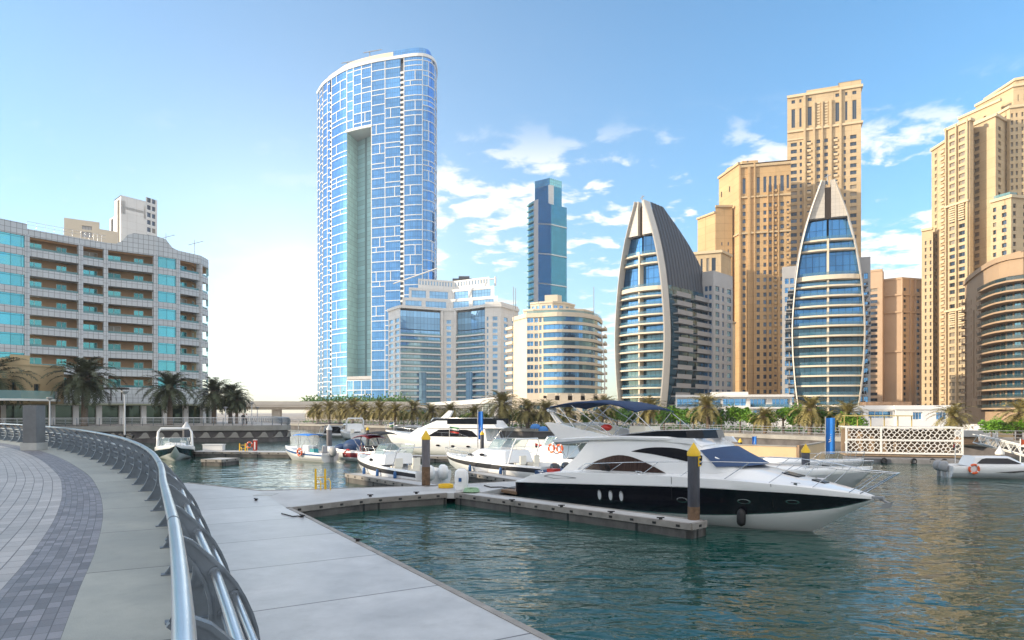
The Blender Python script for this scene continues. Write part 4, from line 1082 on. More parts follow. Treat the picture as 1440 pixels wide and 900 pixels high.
# ------------------------------------------------------------------ the two pointed oval towers
PROF = [(0, 34.5), (0.09, 40.0), (0.18, 43.5), (0.28, 46.0), (0.372, 47.0), (0.44, 46.5), (0.505, 45.0), (0.60, 42.0), (0.685, 38.0), (0.77, 32.3), (0.847, 25.5), (0.92, 17.5), (1.0, 7.5)]
def oval_tower(name, label, px, Y, rotz, sc, bottom, apex, side):
    """front outline like a pointed leaf; everything in the tower's own frame (x right, y back, z up)"""
    root = thing(name, label, 'tower', (X(px, Y), Y, 0), rotz)
    Ht = Z(apex, Y); z0 = 1.3
    k = Y / F * sc
    prof = [(z0 + t * (Ht - z0), w * k) for t, w in PROF]
    def hw(z):
        for (a, wa), (b, wb) in zip(prof, prof[1:]):
            if a <= z <= b:
                t = (z - a) / (b - a); t2 = t
                return wa + (wb - wa) * t2
        return prof[-1][1]
    # smooth samples of the outline
    Zs = [z0 + (Ht - z0) * i / 44 for i in range(45)]
    def hws(z):
        e = 1.6; return (hw(max(z0, z - e)) + hw(z) * 2 + hw(min(Ht, z + e))) / 4
    zc = z0 + (Ht - z0) * 0.847       # foot of the stone cap
    def part(nm, mb, m, par=root): return mb.build(nm, m, par, local=True)
    # ribs on the outline
    for s in (-1, 1):
        mb = MB(); secs = []
        for z in Zs:
            w = hws(z); secs.append([(s * (w - 0.08), -1.8, z), (s * (w + 0.20), -1.6, z), (s * (w + 0.20), 1.5, z), (s * (w - 0.08), 1.5, z)])
        mb.loft(secs, 0, closed=True, sm=False, cap0=True, cap1=True); part('outline_rib', mb, M['rib_stone'])
    # stone cap in two leaves with a dark slot
    for s in (-1, 1):
        mb = MB(); secs = []
        for z in [zc + (Ht - zc) * i / 12 for i in range(13)]:
            w = hws(z); sl = 0.75 if z < Ht - 1 else 0.6
            secs.append([(s * sl, -1.0 - 0.3 * (z < 0), z), (s * (w + 0.02), -1.0, z), (s * (w + 0.02), 0.8, z), (s * sl, 0.8, z)])
        mb.loft(secs, 0, closed=True, sm=False, cap0=True, cap1=True); part('stone_cap', mb, M['crown_stone'])
    mb = MB(); mb.box(-0.74, 0.74, 0.2, 0.7, zc, Ht - 1.5); part('cap_slot', mb, mat('slot_bronze', (0.10, 0.07, 0.05), 0.5) if 'slot_bronze' not in bpy.data.materials else bpy.data.materials['slot_bronze'])
    mb = MB(); mb.tube([(0, 0, Ht - 1), (0, 0, Ht + 1.8)], 0.12, 5); mb.tube([(-0.6, 0, Ht + 1), (0.7, 0, Ht + 1.6)], 0.12, 5); part('roof_mast', mb, M['grey_paint'])
    # floors
    ft = [(588 - y) / 333.0 for y in [588, 562] + [562 - 13.6 * k for k in range(1, 14)] + [349, 335.5, 307]]
    floors = [z0 + (Ht - z0) * t for t in ft]
    pitch = 13.6 / 333.0 * (Ht - z0)
    for i in range(len(floors) - 1):
        zb, z = floors[i], floors[i + 1]
        w0, w1 = hws(zb), hws(z)
        for s in (-1, 1):
            g = MB(); a, b = 0.25, 0.1
            zi = [zb + (z - zb) * q / 3 for q in range(4)]
            secs = [[(s * a, 0.35, q), (s * (hws(q) - b), 0.9, q)] for q in zi]
            g.loft(secs, 0, sm=False); part('window', g, G_LEAF if i > 8 else G_LEAFLOW)
        if i == len(floors) - 2: continue
        thick = 1.1 if i == 13 else 0.40
        w = hws(z) - 0.1; N = 10; bulge = 2.0 if i < 14 else 1.2
        front = [Vector((-w + 2 * w * j / N, -0.2 - bulge * (1 - (2 * j / N - 1) ** 2) ** 0.75)) for j in range(N + 1)]
        mb = MB(); poly = [(p.x, p.y) for p in front] + [(w, 1.0), (-w, 1.0)]
        mb.prism(poly, z - thick, z); bal = part('balcony', mb, M['cream'])
        r = MB(); sheet(r, front, -0.12, z, z + 0.78); part('balustrade', r, G_RAILB, bal)
    mb = MB(); mb.box(-0.22, 0.22, -1.6, 0.6, z0, floors[-2]); part('mullion', mb, M['cream'])
    # body behind, following the outline, its cap sloping down to the rear
    D = 24.0 if side else 15.0
    zl = z0 + (Ht - z0) * 0.60
    for s in (-1, 1):
        lo = MB(); up = MB(); L = []; U = []
        for z in Zs:
            w = hws(z) + 0.3; q = (z - zl) / (Ht - zl)
            d = D if z <= zl else D * (1 - 0.72 * max(0, q) ** 1.5)
            sec = [(s * w, 1.5, z), (s * w, 1.5 + d, z)]
            (U if z >= zl else L).append(sec)
        L.append(U[0])
        lo.loft(L, 0, sm=False)
        part('side_wall', lo, G_LEAFLOW)
        up.loft(U, 0, sm=False); part('cap_screen', up, G_LEAF if s < 0 else M['louvre'])
        fins = MB()
        for j in range(14):
            y = 2.2 + j * (D - 2.5) / 13
            path = []
            for z in Zs:
                if z < zl: continue
                q = (z - zl) / (Ht - zl); d = D * (1 - 0.72 * q ** 1.5)
                if y < 1.5 + d: path.append((s * (hws(z) + 0.38), y, z))
            if len(path) > 1: fins.tube(path, 0.13, 4, sm=False)
        part('louvre_fins', fins, M['louvre'] if s > 0 else M['grey_clad'])
        for i in range(14):
            z = z0 + pitch * (i + 1); w = hws(z) + 0.3
            mb = MB(); 
            for y0, y1 in ((3.0, D * .45), (D * .55, D - 2)):
                xa, xb = sorted((s * w, s * (w + 1.5))); mb.box(xa, xb, y0, y1, z - 0.35, z); 
                xa, xb = sorted((s * (w + 1.42), s * (w + 1.5))); mb.box(xa, xb, y0, y1, z + 0.002, z + 0.9)
            part('side_balcony', mb, M['side_slab'])
    rear = MB(); secs = [[(-hws(z) - .3, 1.5 + D * (1 if z <= zl else 1 - .72 * ((z - zl) / (Ht - zl)) ** 1.5), z), (hws(z) + .3, 1.5 + D * (1 if z <= zl else 1 - .72 * ((z - zl) / (Ht - zl)) ** 1.5), z)] for z in Zs]
    rear.loft(secs, 0, sm=False); part('rear_wall', rear, M['grey_clad'])
    # straight wings at the back
    zw = z0 + (Ht - z0) * 0.70
    for s, x0, x1, zz in ((-1, hws(zw * .5) - 1, hws(zw * .5) + 2.6, zw), (1, hws(zw * .5) - 1, hws(zw * .5) + 2.6, zw + 1)):
        xa, xb = sorted((s * x0, s * x1)); wl_ = MB()
        sp = []
        sp += facade(wl_, (xa, D - 3.0), (xb, D - 3.0), z0, zz, ((0.2, 0.48), (0.56, 0.84)), rows(z0 + 0.6, pitch, int((zz - z0) / pitch) - 1, pitch * 0.6), 0.3)
        wr = rows(z0 + 0.6, pitch, int((zz - z0) / pitch) - 1, pitch * 0.6)
        sp += facade(wl_, (xb, D - 3.0), (xb, D + 9), z0, zz, ((.10, .30), (.45, .55), (.70, .92)), wr, 0.3)
        for A, C in (((xb, D + 9), (xa, D + 9)), ((xa, D + 9), (xa, D - 3.0))): facade(wl_, A, C, z0, zz, (), ())
        wl_.add([(xa, D - 3, zz), (xb, D - 3, zz), (xb, D + 9, zz), (xa, D + 9, zz)], [(0, 1, 2, 3)])
        part('wing', wl_, M['grey_clad'])
        for c, a, w_, h_ in sp:
            o = bpy.data.objects.new('window', window_mesh(w_, h_, G_BLUE, FRAME, 0)); COL.objects.link(o); o.parent = root; o.location = c; o.rotation_euler = (0, 0, a)
    return root
oval_tower('leaf_tower', 'pointed leaf shaped tower seen from the front, before the tallest tan tower', 1164, 172, R(-22), 0.98, 588, 255, 0)
oval_tower('leaf_tower', 'pointed leaf shaped tower turned sideways so its grey louvred flank shows', 903, 190, R(-44), 0.86, 588, 284, 1)

# ------------------------------------------------------------------ tan towers on the right
def cornice(b, pts, z, h=0.8, o=0.7, mi=1): ring(b.wall, pts, -0.4, o, z, z + h, mi)
def tall_tan():
    B = Bld('tan_tower', 'tallest sand coloured tower with dark windows, directly behind the frontal leaf shaped tower', 'skyscraper', 1160, 300)
    A, C = P2(1107, 306), P2(1211, 295); zt = 145.0; zc = Z(180, 300)
    E = C + Vector((4.5, 12)); L = P2(1106.6, 312)
    cols = ((.05, .135), (.175, .205), (.275, .33), (.405, .455), (.51, .56), (.635, .69), (.77, .80), (.855, .94))
    z0 = 30.0; R_ = rows(z0, 3.1, int((zc - 3 - z0) / 3.1), 1.65)
    B.face(A, C, 1.3, zc, cols, R_[::-1][:0] + R_, 0.5, bal=(2, 5))
    B.face(A, C, zc, zt, ((.06, .11), (.17, .20), (.285, .34), (.66, .72), (.79, .82), (.885, .94)), ((zc + 2.2, zc + 10.5), (zc + 13, zc + 14.5)), 0.5)
    B.face(C, E, 1.3, zt - 2, ((.3, .45), (.62, .75)), R_, 0.4)
    d = (C - A)
    for f0, f1, zz in ((.225, .255, zt), (.355, .385, zc + 12), (.473, .49, zc + 12), (.58, .61, zc + 12), (.71, .74, zt)):
        m = MB(); m.wbox(A + d * f0, A + d * f1, 0.0, 0.9, 1.3, zz); B.part('pilaster', m, M['tan'])
    B.block([A, C, E], (-6, 22), 1.3, zt)
    cornice(B, [A, C, E], zc, 0.9); cornice(B, [A, C, E], zt - 0.2, 1.1); cornice(B, [A, A + d * .24], zc - 3.5, 0.6, 0.5)
    top = [A + d * .02 + Vector((0, 2)), A + d * .98 + Vector((0, 2))]
    sheet(B.wall, [A + d * .28 + Vector((0, 1)), A + d * .72 + Vector((0, 1))], 0, zt, zt + 2.5); B.block([A + d * .28 + Vector((0, 1)), A + d * .72 + Vector((0, 1))], (0, 12), zt, zt + 2.5)
    sheet(B.wall, [A + d * .70, C], -0.2, zt + 0.9, zt + 3.2); B.block([A + d * .70, C], (0, 12), zt + .9, zt + 3.2)
    B.part('wall', B.wall, [M['tan'], M['tan_light']]); B.windows(G_DARK, FRAME, 1, zmin=70)
    for f in (.43, .535):
        m = MB()
        for k in range(9): m.wbox(A + d * (f - .022), A + d * (f + .022), 0.0, 0.35, zc + 1 + k * 1.25, zc + 1.7 + k * 1.25)
        B.part('ornament_panel', m, M['tan_light'])
    m = MB(); q = A + d * .14; m.tube([(q.x, q.y + 4, zt), (q.x, q.y + 4, zt + 2.2)], 0.3, 5); m.tube([(q.x - 3, q.y + 4, zt + 2), (q.x + 4, q.y + 4, zt + 2.6)], 0.35, 5); B.part('roof_crane', m, M['grey_paint'])
tall_tan()
def warm_tan():
    B = Bld('warm_tan_tower', 'broad orange tan tower with stepped sunlit side, left of the tallest tan tower', 'skyscraper', 1060, 285)
    L, C, Rr = P2(1011, 304), P2(1040, 286), P2(1112, 281)
    zs, zt = Z(247, 300), Z(236, 286)
    z0 = 12.0; n = int((zt - 14 - z0) / 3.1); R_ = rows(z0, 3.1, n, 1.7)
    B.face(L, C, 1.3, zs, ((.10, .16), (.50, .56)), ((zs - 9, zs - 6.5),), 0.4); 
    B.face(C, Rr, 1.3, zt, ((.06, .12), (.34, .40), (.47, .53), (.58, .63), (.68, .73), (.80, .87), (.92, .97)), R_ + [(zt - 11, zt - 4.5)], 0.5, bal=(4, 6), bm='tan_warm')
    d = Rr - C
    for f0, f1, zz in ((-.012, .02, zt + .5), (.16, .21, zt), (.28, .31, zt + 2), (.545, .565, zt - 8), (.645, .665, zt - 8), (.75, .77, zt - 8)):
        m = MB(); m.wbox(C + d * f0, C + d * f1, 0.0, 0.8, 1.3, zz); B.part('pilaster', m, M['tan_warm'])
    B.block([L, C, Rr], (2, 22), 1.3, zs)
    cornice(B, [L, C], zs - 0.2, 1.0); cornice(B, [C, Rr], zt - 0.2, 1.0); cornice(B, [C, Rr], zt - 13, 0.7, .6); cornice(B, [L, C, Rr], Z(330, 286), .7, .6)
    t = [P2(1022, 298), P2(1044, 289), P2(1066, 288)]
    for u, v in zip(t, t[1:]): B.face(u, v, zs, Z(232.5, 290), ((.3, .4),), ((zs + 1, zs + 2.4),))
    B.block(t, (1, 12), zs, Z(232.5, 290)); cornice(B, t, Z(232.5, 290) - .2, .8)
    sheet(B.wall, [P2(1066, 288), P2(1107, 285)], 0, zt, zt + 1.5); B.block([P2(1066, 288), P2(1107, 285)], (0, 12), zt, zt + 1.5)
    # lower sunlit wings stepping out to the left
    w = [P2(981, 300), P2(1006, 290), P2(1030, 290)]
    B.face(w[0], w[1], 1.3, Z(305, 296)); B.face(w[1], w[2], 1.3, Z(291, 290), ((.35, .42), (.72, .8)), rows(10, 3.1, 22, 1.5), 0.4)
    B.block(w[:2], (0, 16), 1.3, Z(305, 296)); B.block(w[1:], (0, 14), 1.3, Z(291, 290)); cornice(B, w[:2], Z(305, 296) - .2, .8); cornice(B, w[1:], Z(291, 290) - .2, .8)
    B.part('wall', B.wall, [M['tan_warm'], M['tan']]); B.windows(G_DARK, FRAME, 1, zmin=40)
    B = Bld('yellow_tan_tower', 'shorter yellow tan tower between the sideways leaf tower and the orange tan tower', 'tower', 1003, 262)
    p = [P2(973, 266), P2(1014, 262), P2(1028, 270)]; zt = Z(356, 264)
    B.face(p[0], p[1], 1.3, zt, ((.30, .37), (.50, .60), (.68, .82)), rows(5, 2.75, 19, 1.5) + [(zt - 7, zt - 2.0)], .4)
    B.face(p[1], p[2], 1.3, zt, ((.2, .36), (.6, .76)), rows(5, 2.75, 19, 1.5), .4)
    B.block(p, (0, 14), 1.3, zt); cornice(B, p, zt - .3, 1.0); cornice(B, p, zt - 10, .6, .5)
    B.part('wall', B.wall, [M['tan'], M['tan_light']]); B.windows(G_DARK, FRAME, 0)
    B = Bld('plain_tan_annex', 'plain tan block with a few small windows beside the sideways leaf tower', 'building', 1013, 240)
    p = [P2(990, 244), P2(1020, 240), P2(1034, 246)]; zt = Z(452, 241)
    B.face(p[0], p[1], 1.3, zt, ((.5, .6), (.78, .88)), rows(4, 2.6, 11, 1.2), .3); B.face(p[1], p[2], 1.3, zt, ((.4, .6),), rows(4, 2.6, 11, 1.2), .3)
    B.block(p, (0, 10), 1.3, zt); cornice(B, p, zt - .2, .6, .4); B.part('wall', B.wall, [M['tan_light'], M['tan']]); B.windows(G_DARK, FRAME, 0)
warm_tan()
def slab_tan():
    B = Bld('tan_slab', 'pinkish tan slab block with long dark windows, right of the frontal leaf shaped tower', 'apartment block', 1260, 275)
    p = [P2(1206, 278), P2(1241, 272), P2(1243, 276), P2(1268, 272), P2(1306, 276)]; z1, z2 = Z(382, 275), Z(394, 275)
    R_ = rows(4, 2.32, 22, 1.25)
    B.face(p[0], p[1], 1.3, z1, ((.50, .80),), R_, .5); B.face(p[1], p[2], 1.3, z1); B.face(p[2], p[3], 1.3, z2); B.face(p[3], p[4], 1.3, z2, ((.06, .16), (.55, .66)), R_, .4)
    B.block(p[:2], (2, 16), 1.3, z1); B.block(p[2:], (2, 14), 1.3, z2)
    for py in (417, 441, 496): cornice(B, p[2:], Z(py, 275), .7, .6, 0)
    cornice(B, p[:2], z1 - .2, .8, .3, 0); cornice(B, p[2:], z2 - .2, .8, .3, 0)
    d = p[4] - p[3]
    for f in (-.02, .28, .46, .78):
        m = MB(); m.wbox(p[3] + d * f, p[3] + d * (f + .04), 0, .6, 1.3, z2); B.part('pilaster', m, M['tan_pink'])
    B.part('wall', B.wall, [M['tan_pink'], M['tan_light']]); B.windows(G_DARK, FRAME, 1)
slab_tan()
def big_right():
    B = Bld('stepped_tan_tower', 'big stepped tan tower with setbacks and cornices at the right edge of the picture', 'skyscraper', 1390, 235)
    def vol(px, Ys, py, colsets, R_, back=(3, 20), low=1.3, corn=True, depth=.5):
        p = [P2(a, b) for a, b in zip(px, Ys)]; zt = Z(py, Ys[len(Ys) // 2])
        for u, v, c in zip(p, p[1:], colsets): B.face(u, v, low, zt, c, [r for r in R_ if r[1] < zt - 1.5 and r[0] > low + .5], depth, bal=(1,) if len(c) == 2 and px[0] in (1310,) else ())
        B.block(p, back, low, zt)
        if corn: cornice(B, p, zt - .2, .9, .6)
        return p, zt
    P_ = 2.47
    R1 = rows(6, P_, 50, 1.4)
    vol((1296, 1312), (250, 247), 322, (((.28, .45), (.72, .88)),), R1)
    vol((1310, 1331), (252, 243), 199, (((.22, .36), (.66, .92)),), R1)
    p, z = vol((1329, 1364, 1369), (241, 232, 233), 169, (((.18, .40), (.56, .80)), ()), R1)
    vol((1365, 1400, 1418), (239, 230, 236), 163, (((.14, .36),), ((.2, .42),)), R1)
    vol((1398, 1420, 1450), (240, 233, 231), 152, (((.3, .5), (.66, .8)), ((.05, .16), (.28, .38), (.55, .65), (.8, .9))), R1)
    for px, Ys, py in (((1340, 1400), (258, 244), 163), ((1348, 1408), (262, 246), 141), ((1372, 1425, 1450), (262, 246, 244), 122), ((1385, 1428, 1450), (266, 250, 248), 113)):
        vol(px, Ys, py, tuple(((.25, .3), (.6, .66), ) for _ in px[1:]), rows(Z(py, 245) - 5, 40, 1, 2.4), low=80)
    p, z = vol((1393, 1422, 1450), (226, 220, 222), 277, (((.12, .28), (.55, .78)), ((.1, .24), (.6, .75))), R1)
    m = MB(); sheet(m, [P2(1396, 226), P2(1421, 221), P2(1432, 222)], -.4, z + .8, z + 2.2); B.part('roof_balustrade', m, G_RAIL)
    d = [P2(1330, 240.6), P2(1363.5, 232)]; dv = d[1] - d[0]
    for f in (.02, .46, .92):
        m = MB(); m.wbox(d[0] + dv * f, d[0] + dv * (f + .05), .05, .7, 1.3, Z(172, 235)); B.part('pilaster', m, M['tan'])
    for py in (288, 437):
        for f in (.18, .56):
            m = MB(); zz = Z(py + 22, 236)
            for k in range(7): m.wbox(d[0] + dv * f, d[0] + dv * (f + .24), .05, .4, zz + k * .8, zz + .45 + k * .8)
            B.part('ornament_panel', m, M['tan_light'])
        m = MB(); m.wbox(d[0], d[1], 0.05, .9, Z(py, 236), Z(py, 236) + .7); B.part('ledge', m, M['tan_light'])
    B.part('wall', B.wall, [M['tan'], M['tan_light']]); B.windows(G_DARK, FRAME, 1, zmin=35)
big_right()
def brown_curved():
    B = Bld('brown_balcony_block', 'curved brown apartment block with dark glass balconies at the right edge, behind the round trees', 'apartment block', 1410, 165)
    Y = 165
    p = catmull([(*P2(1357, 196),), (*P2(1364, 188),), (*P2(1381, 176),), (*P2(1397, 168),), (*P2(1415, 163),), (*P2(1440, 160),), (*P2(1475, 160),)], 3.0)
    p = [V2(q) for q in p]; zt = Z(371, 168); pitch = 2.32; z0 = 5.2; n = int((zt - 4.5 - z0) / pitch)
    R_ = rows(z0 + .5, pitch, n, 1.5)
    def kind(i): 
        x = 720 + ((p[i] + p[i + 1]) / 2).x / ((p[i] + p[i + 1]) / 2).y * F
        return 'b' if (x < 1360 or 1381 < x < 1407 or x > 1411) else ('d' if 1366 < x < 1371 else 'w')
    inner = poff(p, -1.6)
    runs = []
    for i in range(len(p) - 1):
        k = kind(i)
        if runs and runs[-1][0] == k: runs[-1][1].append(i + 1)
        else: runs.append([k, [i, i + 1]])
    for k, idx in runs:
        seg = [p[i] for i in idx]; inn = [inner[i] for i in idx]
        if k != 'b':
            for a, b in zip(seg, seg[1:]): B.face(a, b, 1.3, zt, ((.35, .6),) if k == 'w' else ((.2, .8),), R_ if k == 'w' else ((8, zt - 9),), .3 if k == 'w' else .8)
        else:
            for a, b in zip(inn, inn[1:]): B.face(a, b, 1.3, zt - 4, ((.1, .9),), R_, .15)
            ring(B.wall, seg, -1.6, 0, 1.3, z0 - .8); ring(B.wall, seg, -1.6, 0, zt - 4.2, zt)
            for e0, e1 in ((seg[0], inn[0]), (inn[-1], seg[-1])): B.face(e0, e1, 1.3, zt)
            for f in range(n + 1):
                z = z0 + f * pitch
                m = MB(); ring(m, seg, -1.6, 0.9, z - .28, z + .12); bal = B.part('balcony', m, M['brown'])
                m = MB(); sheet(m, seg, .85, z + .12, z + .98); m.build('balustrade', mat('dark_rail_glass', (.02, .05, .06), .08, spec=.8, alpha=.85) if 'dark_rail_glass' not in bpy.data.materials else bpy.data.materials['dark_rail_glass'], bal)
    ring(B.wall, p, -.5, .5, zt - .3, zt + .9); B.block(p, (6, 22), 1.3, zt)
    up = poff(p, -3)
    sheet(B.wall, up, 0, zt, zt + 2)
    B.part('wall', B.wall, M['brown']); B.windows(G_WIN, FRAME, 1, name='window')
brown_curved()

# ------------------------------------------------------------------ low buildings along the far quay
def podium():
    B = Bld('glazed_podium', 'low two storey white building with blue glass and balconies between the two leaf shaped towers', 'building', 1030, 135)
    p = [P2(950, 137), P2(1052, 134), P2(1114, 133)]; z1 = Z(557, 135)
    def lev(y): return Z(y, 135)
    B.face(p[0], p[1], 1.3, z1, ((.02, .33), (.36, .63), (.66, .98)), ((lev(571), lev(560.5)),), .9)
    for bx in ((1.3, lev(597)),): pass
    q = [P2(952, 135.5), P2(1053, 132.6), P2(1113, 131.8)]
    B.block(p, (0, 14), 1.3, z1)
    B.face(p[1], p[2], 1.3, z1, ((.05, .42), (.55, .95)), ((lev(586), lev(576)), (lev(573), lev(561)),), .9)
    ring(B.wall, p, -.4, 1.2, z1 - .2, z1 + .25); ring(B.wall, p, -.4, 1.3, lev(574.5), lev(572.5))
    a = P2(1000, 135); b = P2(1052, 133.4); B.wall.wbox(a, b, -4, .3, z1 + .25, z1 + .8)
    for px in (969, 1018, 1050, 1083): 
        c = P2(px, 134.2); B.wall.wbox(c, c + Vector((.9, -.02)), -.3, .9, 1.3, lev(574.5))
    B.part('wall', B.wall, M['white_paint'])
    for x0, x1, y0, y1 in ((953, 967, 596, 576), (975, 1000, 584, 576), (1003, 1017, 596, 576), (1022, 1048, 582, 576)):
        g = MB(); g.wbox(P2(x0, 134.7), P2(x1, 134.2), .35, .45, lev(y0), lev(y1)); B.part('shop_window', g, G_BLUE)
    B.windows(G_BLUE, WFRAME, 3)
    for x0, x1 in ((953, 1016), (1054, 1112)):
        g = MB(); g.wbox(P2(x0, 135.5), P2(x1, 132.4), 1.0, 1.05, lev(572.5), lev(568.5)); B.part('balustrade', g, G_RAILB)
    B = Bld('flat_white_villa', 'flat white two storey building with square windows above the lattice screen', 'building', 1270, 100)
    p = [P2(1190, 98), P2(1258, 99), P2(1260, 97.5), P2(1346, 96)]; z1 = Z(573, 98)
    B.face(p[0], p[1], 1.3, z1 - .2, ((.06, .36), (.46, .96)), ((Z(588, 98), Z(578, 98)),), .5)
    B.face(p[1], p[2], 1.3, z1); B.face(p[2], p[3], 1.3, z1, ((.28, .44), (.66, .84), (.90, .98)), ((Z(590, 98), Z(579.5, 98)),), .4)
    B.block(p, (0, 9), 1.3, z1 - .25); ring(B.wall, p, -.3, .2, z1 - .3, z1 + .3)
    B.part('wall', B.wall, mat('bright_white', (.80, .80, .80), .5)); B.windows(G_BLUE, WFRAME, 2)
    m = MB(); m.wbox(P2(1218, 104), P2(1282, 103), -3, 0, z1, z1 + .9); B.part('roof_screen', m, M['wood'])
    # terrace awning and lattice pavilion on the water
    B = Bld('lattice_pavilion', 'white pavilion on the water wrapped in a two tier white lattice screen', 'pavilion', 1272, 60, 0)
    A, C = P2(1189, 60.0), P2(1355, 57.2); d = (C - A); W = d.length; u = d / W; n = Vector((u.y, -u.x))
    zA, zB = 0.62, Z(600, 59.0)
    zB = 2.98
    fr = MB()
    fr.wbox(A, C, -.12, .02, zA, zA + .14); fr.wbox(A, C, -.12, .02, zB - .14, zB); fr.wbox(A, C, -.12, .02, (zA + zB) / 2 - .06, (zA + zB) / 2 + .08)
    for f in (0.0, .305, .985): fr.wbox(A + d * f, A + d * (f + .015), -.14, .03, zA + .14, zB - .14)
    B.part('screen_frame', fr, M['white_paint'])
    # irregular cells: walls between jittered points
    rd = random.Random(8)
    def panel(f0, f1, za, zb, sx):
        mb = MB(); w = W * (f1 - f0); nx = int(w / sx); nz = 4; h = zb - za
        pts = {}
        for i in range(-1, nx + 1):
            for j in range(-1, nz + 1):
                pts[(i, j)] = ((i + .5 + .5 * (j % 2) - .25 + rd.uniform(-.26, .26)) * w / nx, (j + .5 + rd.uniform(-.22, .22)) * h / nz)
        def P3(s, t, o): q = A + d * f0 + u * s + n * o; return (q.x, q.y, za + t)
        # polygon cells from the Voronoi of the jittered points, clipped to the panel
        allp = list(pts.values())
        for c in allp:
            if not (-.1 < c[0] < w + .1 and -.1 < c[1] < h + .1): continue
            poly = [(0, 0), (w, 0), (w, h), (0, h)]
            for q in allp:
                if q is c or (q[0] - c[0]) ** 2 + (q[1] - c[1]) ** 2 > (3 * sx) ** 2: continue
                mx, mz = (q[0] + c[0]) / 2, (q[1] + c[1]) / 2; nx_, nz_ = q[0] - c[0], q[1] - c[1]
                out = []
                for a, b in zip(poly, poly[1:] + poly[:1]):
                    da = (a[0] - mx) * nx_ + (a[1] - mz) * nz_; db = (b[0] - mx) * nx_ + (b[1] - mz) * nz_
                    if da <= 0: out.append(a)
                    if da * db < 0: t = da / (da - db); out.append((a[0] + (b[0] - a[0]) * t, a[1] + (b[1] - a[1]) * t))
                poly = out
                if len(poly) < 3: break
            if len(poly) < 3: continue
            gx, gz = sum(p[0] for p in poly) / len(poly), sum(p[1] for p in poly) / len(poly)
            k = .85
            inn = [(gx + (p[0] - gx) * k, gz + (p[1] - gz) * k) for p in poly]; m_ = len(poly)
            vs = [P3(*p, 0) for p in poly] + [P3(*p, 0) for p in inn] + [P3(*p, -.10) for p in poly] + [P3(*p, -.10) for p in inn]
            fs = []
            for i in range(m_):
                j = (i + 1) % m_
                fs += [(i, j, m_ + j, m_ + i), (2 * m_ + j, 2 * m_ + i, 3 * m_ + i, 3 * m_ + j), (m_ + i, m_ + j, 3 * m_ + j, 3 * m_ + i)]
            mb.add(vs, fs)
        return mb
    zm = (zA + zB) / 2
    for f0, f1, sx in ((.015, .305, .42), (.32, .985, .42)):
        for za, zb in ((zA + .14, zm - .06), (zm + .08, zB - .14)):
            B.part('lattice_panel', panel(f0, f1, za, zb, sx), M['white_paint'])
    back = MB(); back.wbox(A + n * -2.6, C + n * -2.6, -.2, 0, .62, zB - .3, 0); back.wbox(A, C, -4.2, -.15, .40, .58, 0)
    for k in range(9):
        q = A + d * (.06 + k * .11); back.wbox(q, q + u * .18, -2.5, -2.3, .6, zB - .2, 0)
    B.part('inner_wall', back, mat('inner_tan', (.30, .22, .15), .8, var=.3, vscale=.7))
    bs = MB(); bs.wbox(A + u * 1.2, C - u * .6, -4.2, -.5, .16, .40, 0); B.part('base', bs, M['dark'])
    rf = MB(); rf.wbox(A, C, -4.4, -.2, zB - .1, zB - .02); B.part('roof', rf, M['white_paint'])
    aw = MB(); a2, c2 = A + d * .02 - n * 2, A + d * .62 - n * 2
    aw.wbox(a2, c2, -1.6, .6, zB + .88, zB + .96)
    for k in range(6):
        q = a2 + (c2 - a2) * (k / 5); aw.tube([(q.x, q.y, zB - .05), (q.x, q.y, zB + .9)], .05, 5)
    B.part('awning', aw, mat('awning_ochre', (.42, .33, .12), .8))
    fin = thing('floating_platform', 'grey floating platform with black tyre fenders under the lattice pavilion', 'pier', (A.x, A.y, 0))
    m = MB(); q0, q1 = P2(1190, 57.8), P2(1352, 54.8); m.wbox(q0, q1, -3.2, 0, -.4, .34); m.build('deck', mat('platform_grey', (.17, .17, .18), .6, var=.3, vscale=.8), fin)
    for px in (1284, 1310, 1327, 1242):
        m = MB(); q = P2(px, 55.2 + (1350 - px) * .014); m.torus((q.x, q.y - .12, .18), (0.05, 1, 0), .2, .08); m.build('tyre_fender', M['black_rubber'], fin)
podium()
# ================================================================== BOATS  (own frame: x forward from the stern, y to port, z up from the water)
def lerp(tab, x):
    if x <= tab[0][0]: return tab[0][1]
    for (a, va), (b, vb) in zip(tab, tab[1:]):
        if x <= b: return va + (vb - va) * (x - a) / (b - a)
    return tab[-1][1]
def slerp(tab, x):          # smooth through the table
    if x <= tab[0][0]: return tab[0][1]
    if x >= tab[-1][0]: return tab[-1][1]
    for i in range(len(tab) - 1):
        (a, va), (b, vb) = tab[i], tab[i + 1]
        if x <= b:
            p = tab[i - 1] if i > 0 else tab[i]; q = tab[i + 2] if i + 2 < len(tab) else tab[i + 1]
            m0 = (vb - p[1]) / (b - p[0]) if b != p[0] else 0; m1 = (q[1] - va) / (q[0] - a) if q[0] != a else 0
            h = b - a; t = (x - a) / h
            return (2 * t ** 3 - 3 * t * t + 1) * va + (t ** 3 - 2 * t * t + t) * h * m0 + (-2 * t ** 3 + 3 * t * t) * vb + (t ** 3 - t * t) * h * m1
def ell(cx, cz, a, b, n=20): return [(cx + a * math.cos(2 * math.pi * i / n), cz + b * math.sin(2 * math.pi * i / n)) for i in range(n)]

